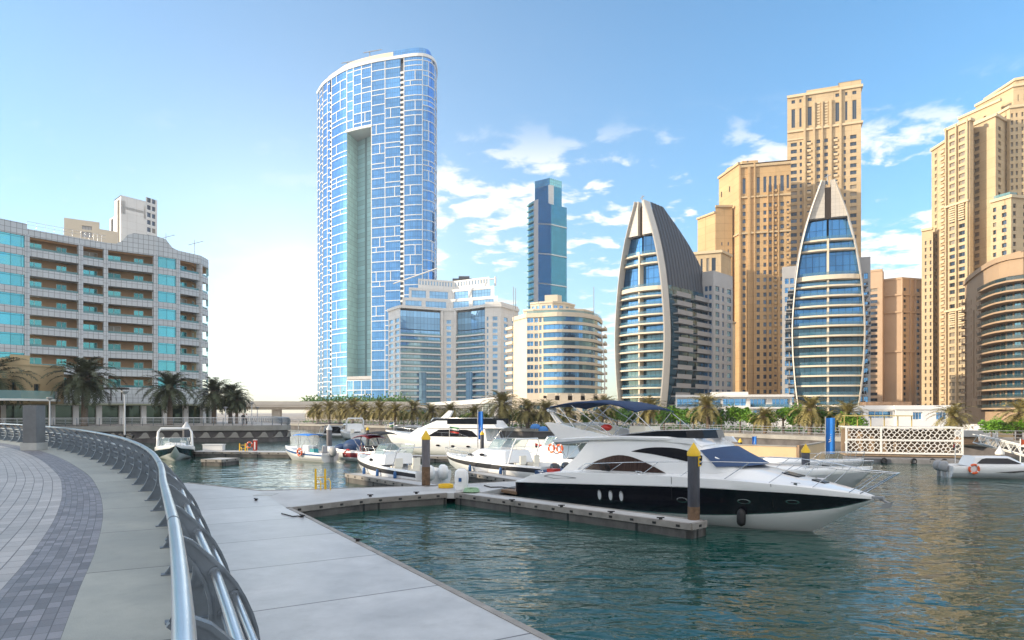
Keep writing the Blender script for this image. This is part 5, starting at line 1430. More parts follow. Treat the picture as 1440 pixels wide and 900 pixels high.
def big_yacht():
    a = Vector((0.70051, -0.71364)); O = Vector((1.494, 33.41))
    root = thing('motor_yacht', 'big white flybridge yacht with a black hull and a navy sun canopy', 'yacht', (O.x, O.y, 0), math.atan2(a.y, a.x))
    def part(n, mb, m, par=None, **k): return mb.build(n, m, par or root, local=True, **k)
    HB = [(0, 1.88), (2, 2.06), (5, 2.12), (8, 2.12), (10, 2.0), (11.5, 1.72), (12.8, 1.30), (13.8, 0.82), (14.5, 0.42), (15.06, 0.03)]
    ZS = [(0, 0.98), (0.5, 1.10), (1.1, 1.33), (3, 1.58), (6, 1.72), (9, 1.78), (11, 1.77), (13, 1.67), (14.3, 1.52), (15.06, 1.38)]
    ZB = [(0, 0.92), (5, 1.20), (9.5, 1.42), (12.5, 1.44), (14, 1.38), (15.06, 1.31)]
    ZP = [(0, 0.10), (5, 0.22), (9.8, 0.42), (12, 0.64), (13, 0.78), (14, 0.96), (15.06, 1.29)]
    ZK = [(0, -0.5), (10, -0.6), (12, -0.35), (13, 0.0), (14.2, 0.75), (15.06, 1.27)]
    CR = [(0, 1.0), (3.5, 1.72), (8, 1.95), (10.0, 2.22), (11.0, 2.22), (12, 2.02), (13, 1.84), (14, 1.64), (15.06, 1.40)]
    xs = [0, 0.5, 1, 2, 3, 4, 5, 6, 7, 8, 9, 9.6, 10.2, 10.8, 11.4, 12, 12.5, 13, 13.4, 13.8, 14.1, 14.4, 14.7, 14.9, 15.06]
    def hy(x, z):       # half breadth of the hull side at height z
        hb = slerp(HB, x); f = lerp([(0, .95), (8, .94), (11, .86), (13, .72), (15.06, .6)], x)
        zb, zp = slerp(ZB, x), slerp(ZP, x)
        t = min(1, max(0, (z - zp) / max(.05, zb - zp)))
        return hb * (f + (0.99 - f) * t)
    hull, secs = MB(), []
    for x in xs:
        hb = slerp(HB, x); f = lerp([(0, .95), (8, .94), (11, .86), (13, .72), (15.06, .6)], x)
        zk, zp, zb, zs = slerp(ZK, x), slerp(ZP, x), slerp(ZB, x), slerp(ZS, x)
        zst = zp + 0.035
        half = [(0, zk), (hb * f * .62, zk + (zp - zk) * .45), (hb * f, zp), (hb * (f + .006), zst), (hb * (f + .99) / 2 * 1.005, (zst + zb) / 2), (hb * .99, zb), (hb * 1.0, zb + 0.03), (hb * .985, zs)]
        secs.append([(x, -y, z) for y, z in reversed(half)] + [(x, y, z) for y, z in half[1:]])
    n = len(secs[0])
    mis = [0, 2, 1, 1, 1, 2, 0, 0, 0, 2, 1, 1, 1, 2, 0]
    mis = [0, 0, 1, 1, 2, 0, 0] ; mis = mis + mis[::-1]
    hull.loft(secs, 0, mis=mis, cap0=True)
    part('hull', hull, [M['white_gel'], M['black_gel'], M['steel']], sharp=35)
    deck, secs = MB(), []
    for x in xs:
        hb = slerp(HB, x); zs, c = slerp(ZS, x), slerp(CR, x)
        half = [(hb * .985, zs), (hb * .93, zs + .03), (hb * .80, zs + .05 + (c - zs) * .06), (hb * .62, zs + (c - zs) * .75), (hb * .34, zs + (c - zs) * .95), (0, c)]
        secs.append([(x, -y, z) for y, z in half] + [(x, y, z) for y, z in reversed(half[:-1])])
    deck.loft(secs, 0, cap0=True); part('deck', deck, M['white_gel'])
    sw = MB(); sw.prism([(-1.15, -1.7), (-1.15, 1.7), (0.05, 1.88), (0.05, -1.88)], .34, .48); part('swim_platform', sw, M['wood'])
    # deck house
    ZR = [(2.0, 2.93), (4, 3.08), (6, 3.17), (8.4, 3.17), (9.2, 3.02), (9.5, 2.80)]
    HW = [(3.3, 1.74), (7, 1.76), (9, 1.66), (10, 1.50)]
    def sy(x, z): return slerp(HW, x) * (1.0 - 0.085 * max(0.0, z - 1.75))
    house, secs = MB(), []
    for xb, xt in ((2.6, 4.25), (3.2, 4.5), (3.9, 4.9), (4.8, 5.5), (6, 6), (7, 7), (8, 8), (8.6, 8.6), (9.2, 9.2), (9.55, 9.55)):
        zr = slerp(ZR, xt) - (.02 if xt < 4.4 else 0); zb = slerp(ZS, xb) - .05
        xz = lambda z: xb + (xt - xb) * min(1, max(0, (z - zb) / (zr - zb))) ** .8
        half = [(sy(xb, zb), zb), (sy(xb, 2.3), 2.3), (sy(xt, zr - .2), zr - .16), (sy(xt, zr) - .12, zr - .03), (sy(xt, zr) * .5, zr + .03), (0, zr + .05)]
        secs.append([(xz(z), -y, z) for y, z in half] + [(xz(z), y, z) for y, z in reversed(half[:-1])])
    # raked windscreen base: front closes down to the coach roof
    for k, (dx, dz) in enumerate(((0.55, .28), (1.1, .52), (1.65, .80))):
        x = 9.55 + dx; zr = 2.80 - dz; zb = slerp(ZS, min(x, 15)) - .02
        w = (1.40, 1.20, .90)[k]
        half = [(w + .12, zb), (w + .08, zb + (zr - zb) * .4), (w, zb + (zr - zb) * .8), (w - .1, zr - .02), (w * .5, zr + .05), (0, zr + .08)]
        secs.append([(x, -y, z) for y, z in half] + [(x, y, z) for y, z in reversed(half[:-1])])
    house.loft(secs, 0, cap0=True, cap1=True); part('deck_house', house, M['white_gel'], sharp=40)
    def side_patch(top, bot, m, nm, x0, x1, n=16, off=.022, par=None):
        for s in (-1, 1):
            mb = MB(); secs = []
            for i in range(n + 1):
                x = x0 + (x1 - x0) * i / n; zt, zb = slerp(top, x), slerp(bot, x)
                zt = max(zt, zb + .002)
                secs.append([(x, s * (sy(x, zb) + off), zb), (x, s * (sy(x, (zb + zt) / 2) + off), (zb + zt) / 2), (x, s * (sy(x, zt) + off), zt)])
            mb.loft(secs, 0, sm=True); part(nm, mb, m, par)
    side_patch([(4.05, 1.78), (4.5, 2.06), (5.04, 2.27), (5.65, 2.43), (6.1, 2.45), (6.6, 2.38), (7.4, 2.14), (8.1, 1.86)], [(4.05, 1.77), (8.1, 1.85)], M['brown_curtain_glass'], 'saloon_window', 4.05, 8.1)
    side_patch([(6.45, 2.63), (7.0, 2.76), (7.6, 2.83), (8.4, 2.83), (9.0, 2.74), (9.55, 2.58)], [(6.45, 2.62), (7.3, 2.57), (7.9, 2.50), (8.6, 2.40), (9.1, 2.31), (9.55, 2.22)], M['boat_glass'], 'upper_window', 6.45, 9.55)
    # windscreen under a blue cover
    mb = MB(); secs = []
    top = [(9.45, -1.48, 2.78), (9.75, -1.0, 2.86), (9.92, -.5, 2.90), (9.98, 0, 2.91), (9.92, .5, 2.90), (9.75, 1.0, 2.86), (9.45, 1.48, 2.78)]
    bot = [(10.15, -1.56, 2.20), (10.95, -1.05, 2.24), (11.30, -.5, 2.28), (11.42, 0, 2.30), (11.30, .5, 2.28), (10.95, 1.05, 2.24), (10.15, 1.56, 2.20)]
    for t in (0, .25, .5, .75, 1): secs.append([tuple(p[k] + (q[k] - p[k]) * t for k in range(3)) for p, q in zip(top, bot)])
    mb.loft(secs, 0); part('windscreen_cover', mb, M['blue_cover'])
    # flybridge deck overhanging the cockpit
    fb, secs = MB(), []
    for x in (2.0, 2.25, 2.8, 4, 6, 8, 8.9, 9.4):
        zr = slerp(ZR, x) + .02; w = lerp([(2.0, 1.45), (2.3, 1.62), (4, 1.72), (8, 1.62), (9.4, 1.25)], x); th = .20 if x < 4 else .16
        half = [(0, zr - th), (w * .8, zr - th), (w, zr - th * .55), (w + .02, zr), (w - .06, zr + .05), (0, zr + .08)]
        secs.append([(x, -y, z) for y, z in half] + [(x, y, z) for y, z in reversed(half[1:-1])])
    fb.loft(secs, 0, closed=True, cap0=True, cap1=True); part('flybridge_deck', fb, M['white_gel'], sharp=40)
    for s in (-1, 1):
        mb = MB(); pr = [(2.45, 3.02), (1.66, 3.72), (1.85, 3.76), (2.6, 3.68), (3.9, 3.44), (5.2, 3.24), (5.6, 3.12)]
        y0, y1 = sorted((s * 1.50, s * 1.63)); mb.slab(pr, 'y', y0, y1); part('flybridge_wing', mb, M['white_gel'])
        mb = MB(); y0, y1 = sorted((s * 1.42, s * 1.56)); mb.slab([(5.3, 3.14), (5.5, 3.24), (9.2, 3.22), (9.4, 3.0)], 'y', y0, y1); part('flybridge_coaming', mb, M['white_gel'])
    sc, secs = MB(), []
    path = [(5.5, -1.46), (7.5, -1.46), (8.8, -1.30), (9.25, -.8), (9.4, 0), (9.25, .8), (8.8, 1.30), (7.5, 1.46), (5.5, 1.46)]
    for (x, y), h in zip(path, (.02, .26, .30, .31, .31, .31, .30, .26, .02)):
        secs.append([(x, y, 3.20), (x - .10 * (x > 8), y * .97, 3.20 + h)])
    sc.loft(secs, 0, sm=False); part('fly_windscreen', sc, M['tinted_screen'])
    rl = MB(); rl.tube([(x - .10 * (x > 8), y * .97, 3.22 + h) for (x, y), h in zip(path, (.02, .26, .30, .31, .31, .31, .30, .26, .02))], .016, 5); part('screen_rail', rl, M['steel'])
    st = MB(); st.box(3.2, 4.9, -1.3, -.7, 3.16, 3.42); st.box(3.2, 3.5, -1.3, 1.2, 3.16, 3.62); st.box(5.6, 6.4, -.6, .5, 3.16, 3.62); part('fly_seat', st, M['cream_gel'])
    st = MB(); st.blob((4.6, -.9, 3.55), .17, squash=(1.6, 1, .8)); part('cushion', st, M['red'])
    # radar arch and dome
    mb = MB(); mb.loft([[(1.9, -1.12, 3.70), (2.25, -1.12, 3.72), (2.25, -.95, 3.72), (1.9, -.95, 3.70)], [(1.45, -1.1, 4.2), (1.68, -1.1, 4.2), (1.68, -.97, 4.2), (1.45, -.97, 4.2)]], 0, closed=True, sm=False, cap1=True)
    mb.box(1.9, 2.3, -1.5, 1.5, 3.60, 3.72); mast = part('radar_mast', mb, M['white_gel'])
    mb = MB(); mb.lathe([(.02, 0), (.2, .02), (.24, .1), (.2, .2), (.05, .26)], (1.55, -1.03, 4.2), 14); part('radome', mb, M['white_gel'], mast)
    # sun canopy
    cz = [(1.55, 4.50), (2.3, 4.66), (3.3, 4.74), (4.6, 4.74), (5.6, 4.62), (6.5, 4.36)]
    mb, secs = MB(), []
    for i in range(13):
        x = 1.55 + 4.95 * i / 12; z = slerp(cz, x); sag = .03 * math.sin(i * math.pi / 3) ** 2
        top = [(x, -1.42 + 2.84 * j / 8, z - .11 * abs(2 * j / 8 - 1) ** 2.5 - sag * (1 - abs(2 * j / 8 - 1))) for j in range(9)]
        secs.append(top + [(p[0], p[1], p[2] - .05) for p in reversed(top)])
    mb.loft(secs, 0, closed=True, cap0=True, cap1=True); part('sun_canopy', mb, M['navy_canvas'])
    fr = MB()
    for s in (-1, 1):
        y = s * 1.36
        for p, q in (((5.4, s * 1.5, 3.22), (1.7, y, 4.32)), ((5.4, s * 1.5, 3.22), (3.0, y, 4.52)), ((5.4, s * 1.5, 3.22), (6.4, y, 4.2)), ((3.9, s * 1.55, 3.45), (5.2, y, 4.5)), ((2.4, s * 1.55, 3.7), (1.75, y, 4.32)), ((7.4, s * 1.45, 3.46), (6.4, y, 4.2)), ((3.4, s * 1.55, 3.5), (2.3, y, 4.44))):
            fr.tube([p, q], .018, 5)
    part('canopy_frame', fr, M['steel'])
    # rails
    for s in (-1, 1):
        pts = [(3.7, 1.72, 1.74), (4.3, 1.95, 2.02), (6.5, 2.02, 2.20), (8.6, 2.02, 2.33), (10.5, 1.86, 2.42), (12.0, 1.50, 2.44), (13.4, .95, 2.38), (14.6, .45, 2.25), (15.75, .20, 2.22)]
        c = [Vector(p) for p in pts]; r = MB(); r.tube([(p.x, s * p.y, p.z) for p in c], .017, 6)
        for x0, x1 in ((4.0, 4.8), (5.5, 6.3), (7.2, 8.0), (8.9, 9.8), (10.6, 11.5), (12.1, 12.9), (13.4, 14.1), (14.4, 15.3)):
            zt = slerp([(p[0], p[2]) for p in pts], x1); yt = slerp([(p[0], p[1]) for p in pts], x1)
            r.tube([(x0, s * slerp(HB, x0) * .93, slerp(ZS, x0) + .02), (x1, s * yt, zt)], .014, 5)
        r.tube([(14.7, s * .3, 1.5), (15.75, s * .20, 2.22)], .018, 5)
        part('bow_rail', r, M['steel'])
    r = MB(); r.tube([(15.75, -.2, 2.22), (15.75, .2, 2.22)], .017, 6); part('pulpit_bar', r, M['steel'])
    an = MB(); an.box(14.7, 15.35, -.08, .08, 1.34, 1.42); an.tube([(15.1, 0, 1.40), (15.5, 0, 1.22)], .04, 6); an.hexa([(15.3, -.2, 1.05), (15.55, -.03, 1.1), (15.55, .03, 1.1), (15.3, .2, 1.05), (15.35, -.2, 1.2), (15.6, -.03, 1.28), (15.6, .03, 1.28), (15.35, .2, 1.2)]); part('anchor', an, M['grey_paint'])
    # portholes
    for s in (-1, 1):
        for x, z, w, h, up in ((5.15, .76, .115, .24, 1), (5.72, .78, .115, .24, 1), (6.26, .80, .115, .24, 1), (9.0, .92, .23, .10, 0), (11.28, 1.04, .23, .09, 0), (12.8, 1.12, .21, .075, 0)):
            mb = MB()
            o = ell(x, z, w, h); i_ = ell(x, z, w * .74, h * .7)
            N = len(o)
            vo = [(p[0], s * (hy(*p) + .012), p[1]) for p in o]; vi = [(p[0], s * (hy(*p) + .018), p[1]) for p in i_]
            mb.add(vo + vi, [(k, (k + 1) % N, N + (k + 1) % N, N + k) for k in range(N)], 0)
            mb.add(vi, [tuple(range(N))], 1); part('porthole', mb, [M['steel'], M['grey_white'] if up else M['boat_glass']])
    for x, w in ((12.35, .30), (13.3, .22)):
        mb = MB(); z = slerp(CR, x); mb.hexa([(x - w, -w, slerp(CR, x - w) - .02), (x + w, -w, slerp(CR, x + w) - .02), (x + w, w, slerp(CR, x + w) - .02), (x - w, w, slerp(CR, x - w) - .02), (x - w, -w, slerp(CR, x - w) + .035), (x + w, -w, slerp(CR, x + w) + .035), (x + w, w, slerp(CR, x + w) + .035), (x - w, w, slerp(CR, x - w) + .035)]); part('deck_hatch', mb, M['tinted_screen'])
    for x in (1.6, 7.0, 12.9):
        for s in (-1, 1):
            mb = MB(); y = s * slerp(HB, x) * .9; z = slerp(ZS, x) + .05; mb.tube([(x - .16, y, z + .06), (x + .16, y, z + .06)], .018, 6); mb.box(x - .06, x + .06, y - .02, y + .02, z - .03, z + .06); part('cleat', mb, M['steel'])
    mb = MB(); mb.lathe([(.09, 0), (.11, .05), (.09, .16), (.02, .2)], (8.9, -.5, 3.22), 12); part('searchlight', mb, M['steel'])
    for s in (-1, 1):
        mb = MB(); v = [(2.0, 1.36), (2.4, 1.46), (3.9, 1.40), (2.6, 1.30)]; mb.tube([(a_, s * (hy(a_, b_) + .012), b_) for a_, b_ in v + v[:1]], .012, 4); part('side_vent', mb, M['grey_paint'])
    mb = MB(); mb.box(1.0, 2.3, -1.6, 1.6, 1.28, 1.52); part('aft_sunpad', mb, M['blue_cover'])
    mb = MB(); mb.box(1.9, 2.3, -1.75, -1.3, 1.52, 1.66); part('aft_cushion', mb, M['red'])
    ln = MB()
    for x in (8.6, 12.2): ln.tube([(x, -slerp(HB, x) * 1.0, slerp(ZS, x)), (x, -hy(x, .9) - .04, .9)], .01, 4)
    part('fender_line', ln, M['black_rubber'])
    f = MB(); x = 11.21; f.lathe([(.02, 0), (.13, .06), (.155, .15), (.155, .46), (.13, .55), (.04, .62)], (0, 0, 0), 14)
    q = O + a * x - Vector((.71364, .70051)) * (hy(x, .5) + .19)
    fo = MB(); fo.v = [(v[0] + q.x, v[1] + q.y, v[2] + .16) for v in f.v]; fo.f, fo.mi, fo.sm = f.f, f.mi, f.sm
    tag(fo.build('boat_fender', M['black_rubber']), 'black sausage fender hanging on the black hull near the yacht bow', 'fender')
    bag = MB()
    for k in range(5): bag.torus((5.3 + .07 * k, -2.02, 1.93), (.3 * k - .6, 1, .2), .13, .018, 14, 5)
    w = Vector((O.x, O.y))
    loc = [(O.x + a.x * v[0] + .71364 * v[1], O.y + a.y * v[0] + .70051 * v[1], v[2]) for v in bag.v]; bag.v = loc
    tag(bag.build('rope_coil', M['black_rubber']), 'black coiled mooring rope hung on the side rail of the big yacht', 'rope')
big_yacht()

class Boat:
    """smaller craft; stern at the given place, bow towards the heading"""
    def __init__(s, label, L, B, fs, fb, stern, bow, cat='boat', name='motor_boat', group=None, mats=None, stripe=None, low=None, zk=.35, deck=None):
        stern, bow = V2(stern), V2(bow); d = bow - stern; s.L, s.B, s.fs, s.fb = L, B, fs, fb
        s.root = thing(name, label, cat, (stern.x, stern.y, 0), math.atan2(d.y, d.x), group)
        s.HB = [(0, B * .46), (L * .25, B * .5), (L * .55, B * .5), (L * .75, B * .40), (L * .88, B * .24), (L * .96, B * .09), (L, .02)]
        s.ZS = [(0, fs), (L * .4, fs + (fb - fs) * .2), (L * .75, fs + (fb - fs) * .65), (L, fb)]
        mb, secs = MB(), []
        xs = [L * t for t in (0, .12, .25, .4, .55, .65, .75, .82, .88, .93, .97, 1)]
        for x in xs:
            t = x / L; hb = slerp(s.HB, x); zs = slerp(s.ZS, x)
            k = -zk + (fb + zk) * max(0, (t - .72) / .28) ** 1.8 * .98
            f = .93 - .25 * max(0, (t - .5) / .5)
            zc = max(k + .02, .12 + .55 * fb * max(0, (t - .45) / .55) ** 1.6); zc = min(zc, zs - .12) if t < 1 else zs - .03
            half = [(0, min(k, zs - .05)), (hb * f * .9, zc), (hb * (f + .03), zc + (zs - zc) * .35), (hb * .985, zc + (zs - zc) * .62), (hb, zs - .10 if t < 1 else zs - .02), (hb * .97, zs)]
            secs.append([(x, -y, z) for y, z in reversed(half)] + [(x, y, z) for y, z in half[1:]])
        m = [0, 1, 2, 3, 4]; m = m[::-1] + m
        mats = mats or {}
        lst = [mats.get(k, 'white_gel') for k in range(5)]
        mb.loft(secs, 0, mis=m, cap0=True); s.part('hull', mb, [M[k] for k in lst], sharp=50)
        mb, secs = MB(), []
        for x in xs:
            hb = slerp(s.HB, x); zs = slerp(s.ZS, x); well = 0.32 if x < L * (deck or .45) else -.06
            secs.append([(x, -hb * .97, zs), (x, -hb * .86, zs + .01), (x, -hb * .82, zs - well), (x, 0, zs - well + .03), (x, hb * .82, zs - well), (x, hb * .86, zs + .01), (x, hb * .97, zs)])
        mb.loft(secs, 0, sm=False, cap0=True); s.part('deck', mb, M['white_gel'])
    def part(s, n, mb, m, **k): return mb.build(n, m, s.root, local=True, **k)
    def zs(s, x): return slerp(s.ZS, x)
    def house(s, x0, x1, w, h, front=.5, back=.1, glassm='boat_glass', band=(.45, .85), m='white_gel', taper=.85, z=None, name='cabin', wx=(.06, .94)):
        mb, secs = MB(), []
        z0 = (s.zs((x0 + x1) / 2) - .05) if z is None else z
        for (xb, xt, ww) in ((x0, x0 + back, w), (x0 + (x1 - x0) * .5, x0 + back + (x1 - front - x0 - back) * .5, w), (x1 - (x1 - x0) * .12, x1 - front - .12, w * .93), (x1, x1 - front, w * .72)):
            half = [(xb, ww / 2, z0), ((xb + xt) / 2, ww / 2 * (1 + taper) / 2 * 1.01, z0 + h * .5), (xt, ww / 2 * taper, z0 + h * .92), (xt, ww / 2 * taper * .9, z0 + h), (xt, 0, z0 + h + .04)]
            secs.append([(x, -y, zz) for x, y, zz in half] + [(x, y, zz) for x, y, zz in reversed(half[:-1])])
        mb.loft(secs, 0, cap0=True, cap1=True); c = s.part(name, mb, M[m], sharp=35)
        if glassm:
            def edge(t, zf):
                xb = x0 + (x1 - x0) * t * .97; xt = x0 + back + (x1 - front - x0 - back) * t
                ww = w * (1 if t < .5 else 1 - .07 * (t - .5) / .38)
                x = xb + (xt - xb) * zf; y = ww / 2 * (1 - (1 - taper) * min(1, zf / .92)) + .045
                return x, y, z0 + h * zf
            for sgn in (-1, 1):
                g = MB(); se = []
                for i in range(9):
                    t = wx[0] + (wx[1] - wx[0]) * i / 8; k = min(1, i / 1.2, (8 - i) / 1.2 + .15)
                    p, q = edge(t, band[0]), edge(t, band[0] + (band[1] - band[0]) * max(.1, k))
                    se.append([(p[0], sgn * p[1], p[2]), (q[0], sgn * q[1], q[2])])
                g.loft(se, 0, sm=False); s.part('cabin_window', g, M[glassm])
            g = MB(); f = lambda zf, y: (x1 - front * zf + .02, y, z0 + h * zf)
            yy = w * .72 / 2 * .8
            g.quad(f(.4, -yy), f(.4, yy), f(.86, yy * .9), f(.86, -yy * .9)); s.part('windscreen', g, M[glassm if glassm != 'boat_glass' else 'tinted_screen'])
        return c
    def screen(s, x, w, h, ln=.9, m='screen_glass', z=None):
        z = s.zs(x) if z is None else z
        b = [(x - ln, -w / 2, z), (x - .15, -w / 2 * .85, z), (x + .25, -w * .2, z), (x + .25, w * .2, z), (x - .15, w / 2 * .85, z), (x - ln, w / 2, z)]
        t = [(p[0] - h * .75, p[1] * .9, p[2] + h) for p in b]
        g = MB(); g.loft([b, t], 0, sm=False); s.part('windscreen', g, M[m])
        f = MB(); f.tube(t, .022, 5)
        for p, q in zip(b, t): f.tube([p, q], .018, 5)
        s.part('windscreen_frame', f, M['steel'])
    def arch(s, x, w, h, m='white_gel', r=.05, rake=.4):
        z = s.zs(x); a = MB(); a.tube([(x, -w / 2, z), (x - rake, -w / 2 * .95, z + h * .8), (x - rake * 1.1, -w / 2 * .8, z + h), (x - rake * 1.1, w / 2 * .8, z + h), (x - rake, w / 2 * .95, z + h * .8), (x, w / 2, z)], r, 7); s.part('arch', a, M[m])
    def canopy(s, x0, x1, w, z, m='navy_canvas', sag=.12, posts=True):
        mb, secs = MB(), []
        for i in range(7):
            t = i / 6; x = x0 + (x1 - x0) * t; zz = z - sag * (2 * t - 1) ** 2
            top = [(x, w / 2 * (2 * j / 6 - 1), zz - .10 * (2 * j / 6 - 1) ** 2) for j in range(7)]
            secs.append(top + [(p[0], p[1], p[2] - .03) for p in reversed(top)])
        mb.loft(secs, 0, closed=True, cap0=True, cap1=True); s.part('canopy', mb, M[m])
        if posts:
            f = MB()
            for y in (-w / 2 * .95, w / 2 * .95):
                xm = (x0 + x1) / 2
                for xt in (x0 + .05, x1 - .05, xm): f.tube([(xm + .2, y, s.zs(xm)), (xt, y, z - sag * .9 - .1)], .018, 5)
            s.part('canopy_frame', f, M['steel'])
    def outboard(s, y=0.0, m='black_gel', k=1.0):
        mb = MB(); secs = []
        for z, a, b, x in ((.30, .16, .12, -.22), (.40, .30, .19, -.30), (.70, .34, .21, -.32), (.95, .28, .18, -.30), (1.04, .12, .08, -.28)):
            secs.append([(x * k + a * k * math.cos(q), y + b * k * math.sin(q), z * k + .12) for q in [2 * math.pi * j / 12 for j in range(12)]])
        mb.loft(secs, 0, closed=True, cap0=True, cap1=True); mb.box(-.34 * k, -.14 * k, y - .07, y + .07, -.5, .36 * k + .12); s.part('outboard_motor', mb, M[m])
    def rail(s, x0, h=.45, m='steel'):
        r = MB(); n = 7; pts = []
        for sg in (-1, 1):
            q = []
            for i in range(n):
                x = x0 + (s.L - .1 - x0) * i / (n - 1); y = sg * max(.05, slerp(s.HB, x) * .9); z = s.zs(x)
                hh = h * min(1, i / 1.0 + .1); q.append((x + .15, y, z + hh)); r.tube([(x, y, z), (x + .15, y, z + hh)], .013, 4)
            pts.append(q)
        r.tube(pts[0] + pts[1][::-1], .016, 5); s.part('bow_rail', r, M[m])
    def seats(s, x, w, m='cream_gel', n=2):
        mb = MB()
        for k in range(n):
            y = w * (k / max(1, n - 1) - .5) if n > 1 else 0; z = s.zs(x) - .3
            mb.box(x - .25, x + .25, y - .25, y + .25, z, z + .35); mb.box(x - .32, x - .22, y - .25, y + .25, z + .3, z + .8)
        s.part('seat', mb, M[m])
    def ports(s, spec, m='boat_glass', off=.02):
        for x, z, a, b in spec:
            for sg in (-1, 1):
                mb = MB(); y = slerp(s.HB, x) * 1.0 + off; mb.slab(ell(x, z, a, b, 14), 'y', *(sorted((sg * (y - .05), sg * y)))); s.part('porthole', mb, M[m])
def world_of(bt, x, y, z):
    return bt.root.matrix_basis @ Vector((x, y, z))
def lifebuoy(p, ax, label, r=.3, m='orange', name='lifebuoy'):
    mb = MB(); mb.torus(p, ax, r, r * .27, 24, 8)
    o = mb.build(name, [M[m], M['white_paint']])
    for i, f in enumerate(o.data.polygons):
        pass
    o.data.polygons.foreach_set('material_index', [1 if ((i // 8) % 6) == 0 else 0 for i in range(len(o.data.polygons))])
    return tag(o, label, 'lifebuoy')
def fender(p, label, m='blue_trim', h=.4):
    mb = MB(); mb.lathe([(.02, 0), (.09, .04), (.10, .12), (.10, h - .1), (.07, h), (.02, h + .05)], p, 10)
    return tag(mb.build('boat_fender', M[m]), label, 'fender')

# white cuddy boat left of the tall pile
b = Boat('white cuddy boat with a clear windscreen, moored left of the tall yellow capped pile', 8.8, 2.6, .95, 1.45, (-4.35, 37.9), (-10.2, 44.8), 'boat', 'cabin_boat', mats={2: 'white_gel', 3: 'black_canvas', 1: 'grey_white'})
b.house(3.6, 7.2, 2.1, .62, front=1.6, back=.1, glassm=None, name='cuddy'); b.screen(5.3, 2.0, .55, 1.5, z=1.72); b.rail(5.0, .5); b.ports([(5.2, 1.35, .17, .09)], off=-.2); b.seats(3.0, 1.2)
b.arch(2.6, 2.2, 1.15, 'steel', .03); b.outboard(-.4, 'white_gel', 1.15); b.outboard(.5, 'white_gel', 1.15)
for k, px_ in enumerate((.2, .42, .62)):
    q = world_of(b, b.L * px_, slerp(b.HB, b.L * px_) + .13, .45); fender(q, ('small navy fender near the stern of the white cuddy boat', 'small navy fender amidships on the white cuddy boat', 'small navy fender near the bow of the white cuddy boat')[k])
# white cabin cruiser, right of it
b = Boat('white cabin cruiser with aqua windscreen, left of the big black and white yacht stern', 10.0, 3.0, 1.05, 1.35, (2.6, 40.2), (-4.5, 47.2), 'boat', 'cabin_boat', mats={3: 'black_canvas'})
b.house(3.0, 7.6, 2.5, .75, front=1.7, back=.2, glassm=None, name='cabin'); b.screen(5.0, 2.2, .6, 1.4, z=1.95, m='screen_glass'); b.rail(5.5, .45); b.ports([(5.0, 1.55, .22, .09), (6.2, 1.5, .18, .08)], off=-.18)
b.arch(2.8, 2.4, 1.5); b.seats(2.4, 1.2); b.outboard(-.5, 'black_gel', 1.1); b.outboard(.5, 'black_gel', 1.1)
for k, t in enumerate((.30, .58)):
    q = world_of(b, b.L * t, slerp(b.HB, b.L * t) + .13, .35); fender(q, ('blue fender near the stern of the cabin cruiser with the aqua windscreen', 'blue fender forward on the cabin cruiser with the aqua windscreen')[k], h=.5)
# boat with clear cover, boat with two lifebuoys
b = Boat('white boat under a pale clear canvas cover, between the two cabin cruisers and the quay', 7.0, 2.5, .95, 1.2, (4.3, 55.0), (-.6, 58.0), 'boat', 'covered_boat', mats={3: 'black_canvas'})
b.house(1.0, 5.0, 2.2, 1.0, front=1.2, back=.6, glassm=None, m='cream_gel', taper=.7, name='cover')
b = Boat('white cruiser with two orange lifebuoys on its cabin, half hidden by the big yacht stern', 8.5, 2.8, 1.0, 1.3, (6.2, 46.0), (.6, 50.6), 'boat', 'cabin_boat')
b.house(2.6, 6.0, 2.3, .8, front=1.2, back=.2, glassm=None); b.screen(4.6, 2.0, .5, 1.0, z=2.0); b.rail(5.0, .4); b.canopy(1.0, 3.2, 2.2, 2.45, 'teal_trim', posts=True)
for k, x in enumerate((3.4, 2.7)):
    q = world_of(b, x, 1.35, 1.72); lifebuoy(q, (-.75, -.66, 0), ('left of the two orange lifebuoys on the cruiser cabin behind the yacht stern', 'right of the two orange lifebuoys on the cruiser cabin behind the yacht stern')[k], .27)
# big white motor yacht behind
b = Boat('large white flybridge motor yacht with a long dark window band, moored at the middle pier', 13.4, 3.9, 1.5, 2.35, (-.6, 64.5), (-12.3, 69.5), 'yacht', 'motor_yacht')
b.house(1.2, 10.6, 3.3, 1.15, front=1.6, back=.3, glassm='boat_glass', band=(.30, .88), z=1.55, wx=(.10, .72)); b.house(0.3, 8.6, 2.9, .7, front=1.6, back=.5, glassm=None, z=2.72, name='flybridge', taper=.9)
b.rail(2.0, .6); b.ports([(3.0, 1.0, .2, .09), (4.6, 1.02, .2, .09), (6.2, 1.06, .2, .09)])
m = MB(); m.loft([[(6.2, -.25, 3.4), (7.2, -.25, 3.4), (7.2, .25, 3.4), (6.2, .25, 3.4)], [(5.6, -.15, 4.35), (6.0, -.15, 4.4), (6.0, .15, 4.4), (5.6, .15, 4.35)]], 0, closed=True, sm=False, cap1=True); b.part('mast', m, M['white_gel'])
b.screen(7.6, 2.5, .3, 5.5, 'tinted_screen', z=3.35); b.canopy(-.4, 1.4, 3.0, 2.85, 'white_gel', .02)
m = MB(); m.box(.3, 5.5, 1.38, 1.42, 3.1, 3.62); m.box(.3, 5.5, -1.42, -1.38, 3.1, 3.62); b.part('fly_screen', m, M['tinted_screen'])
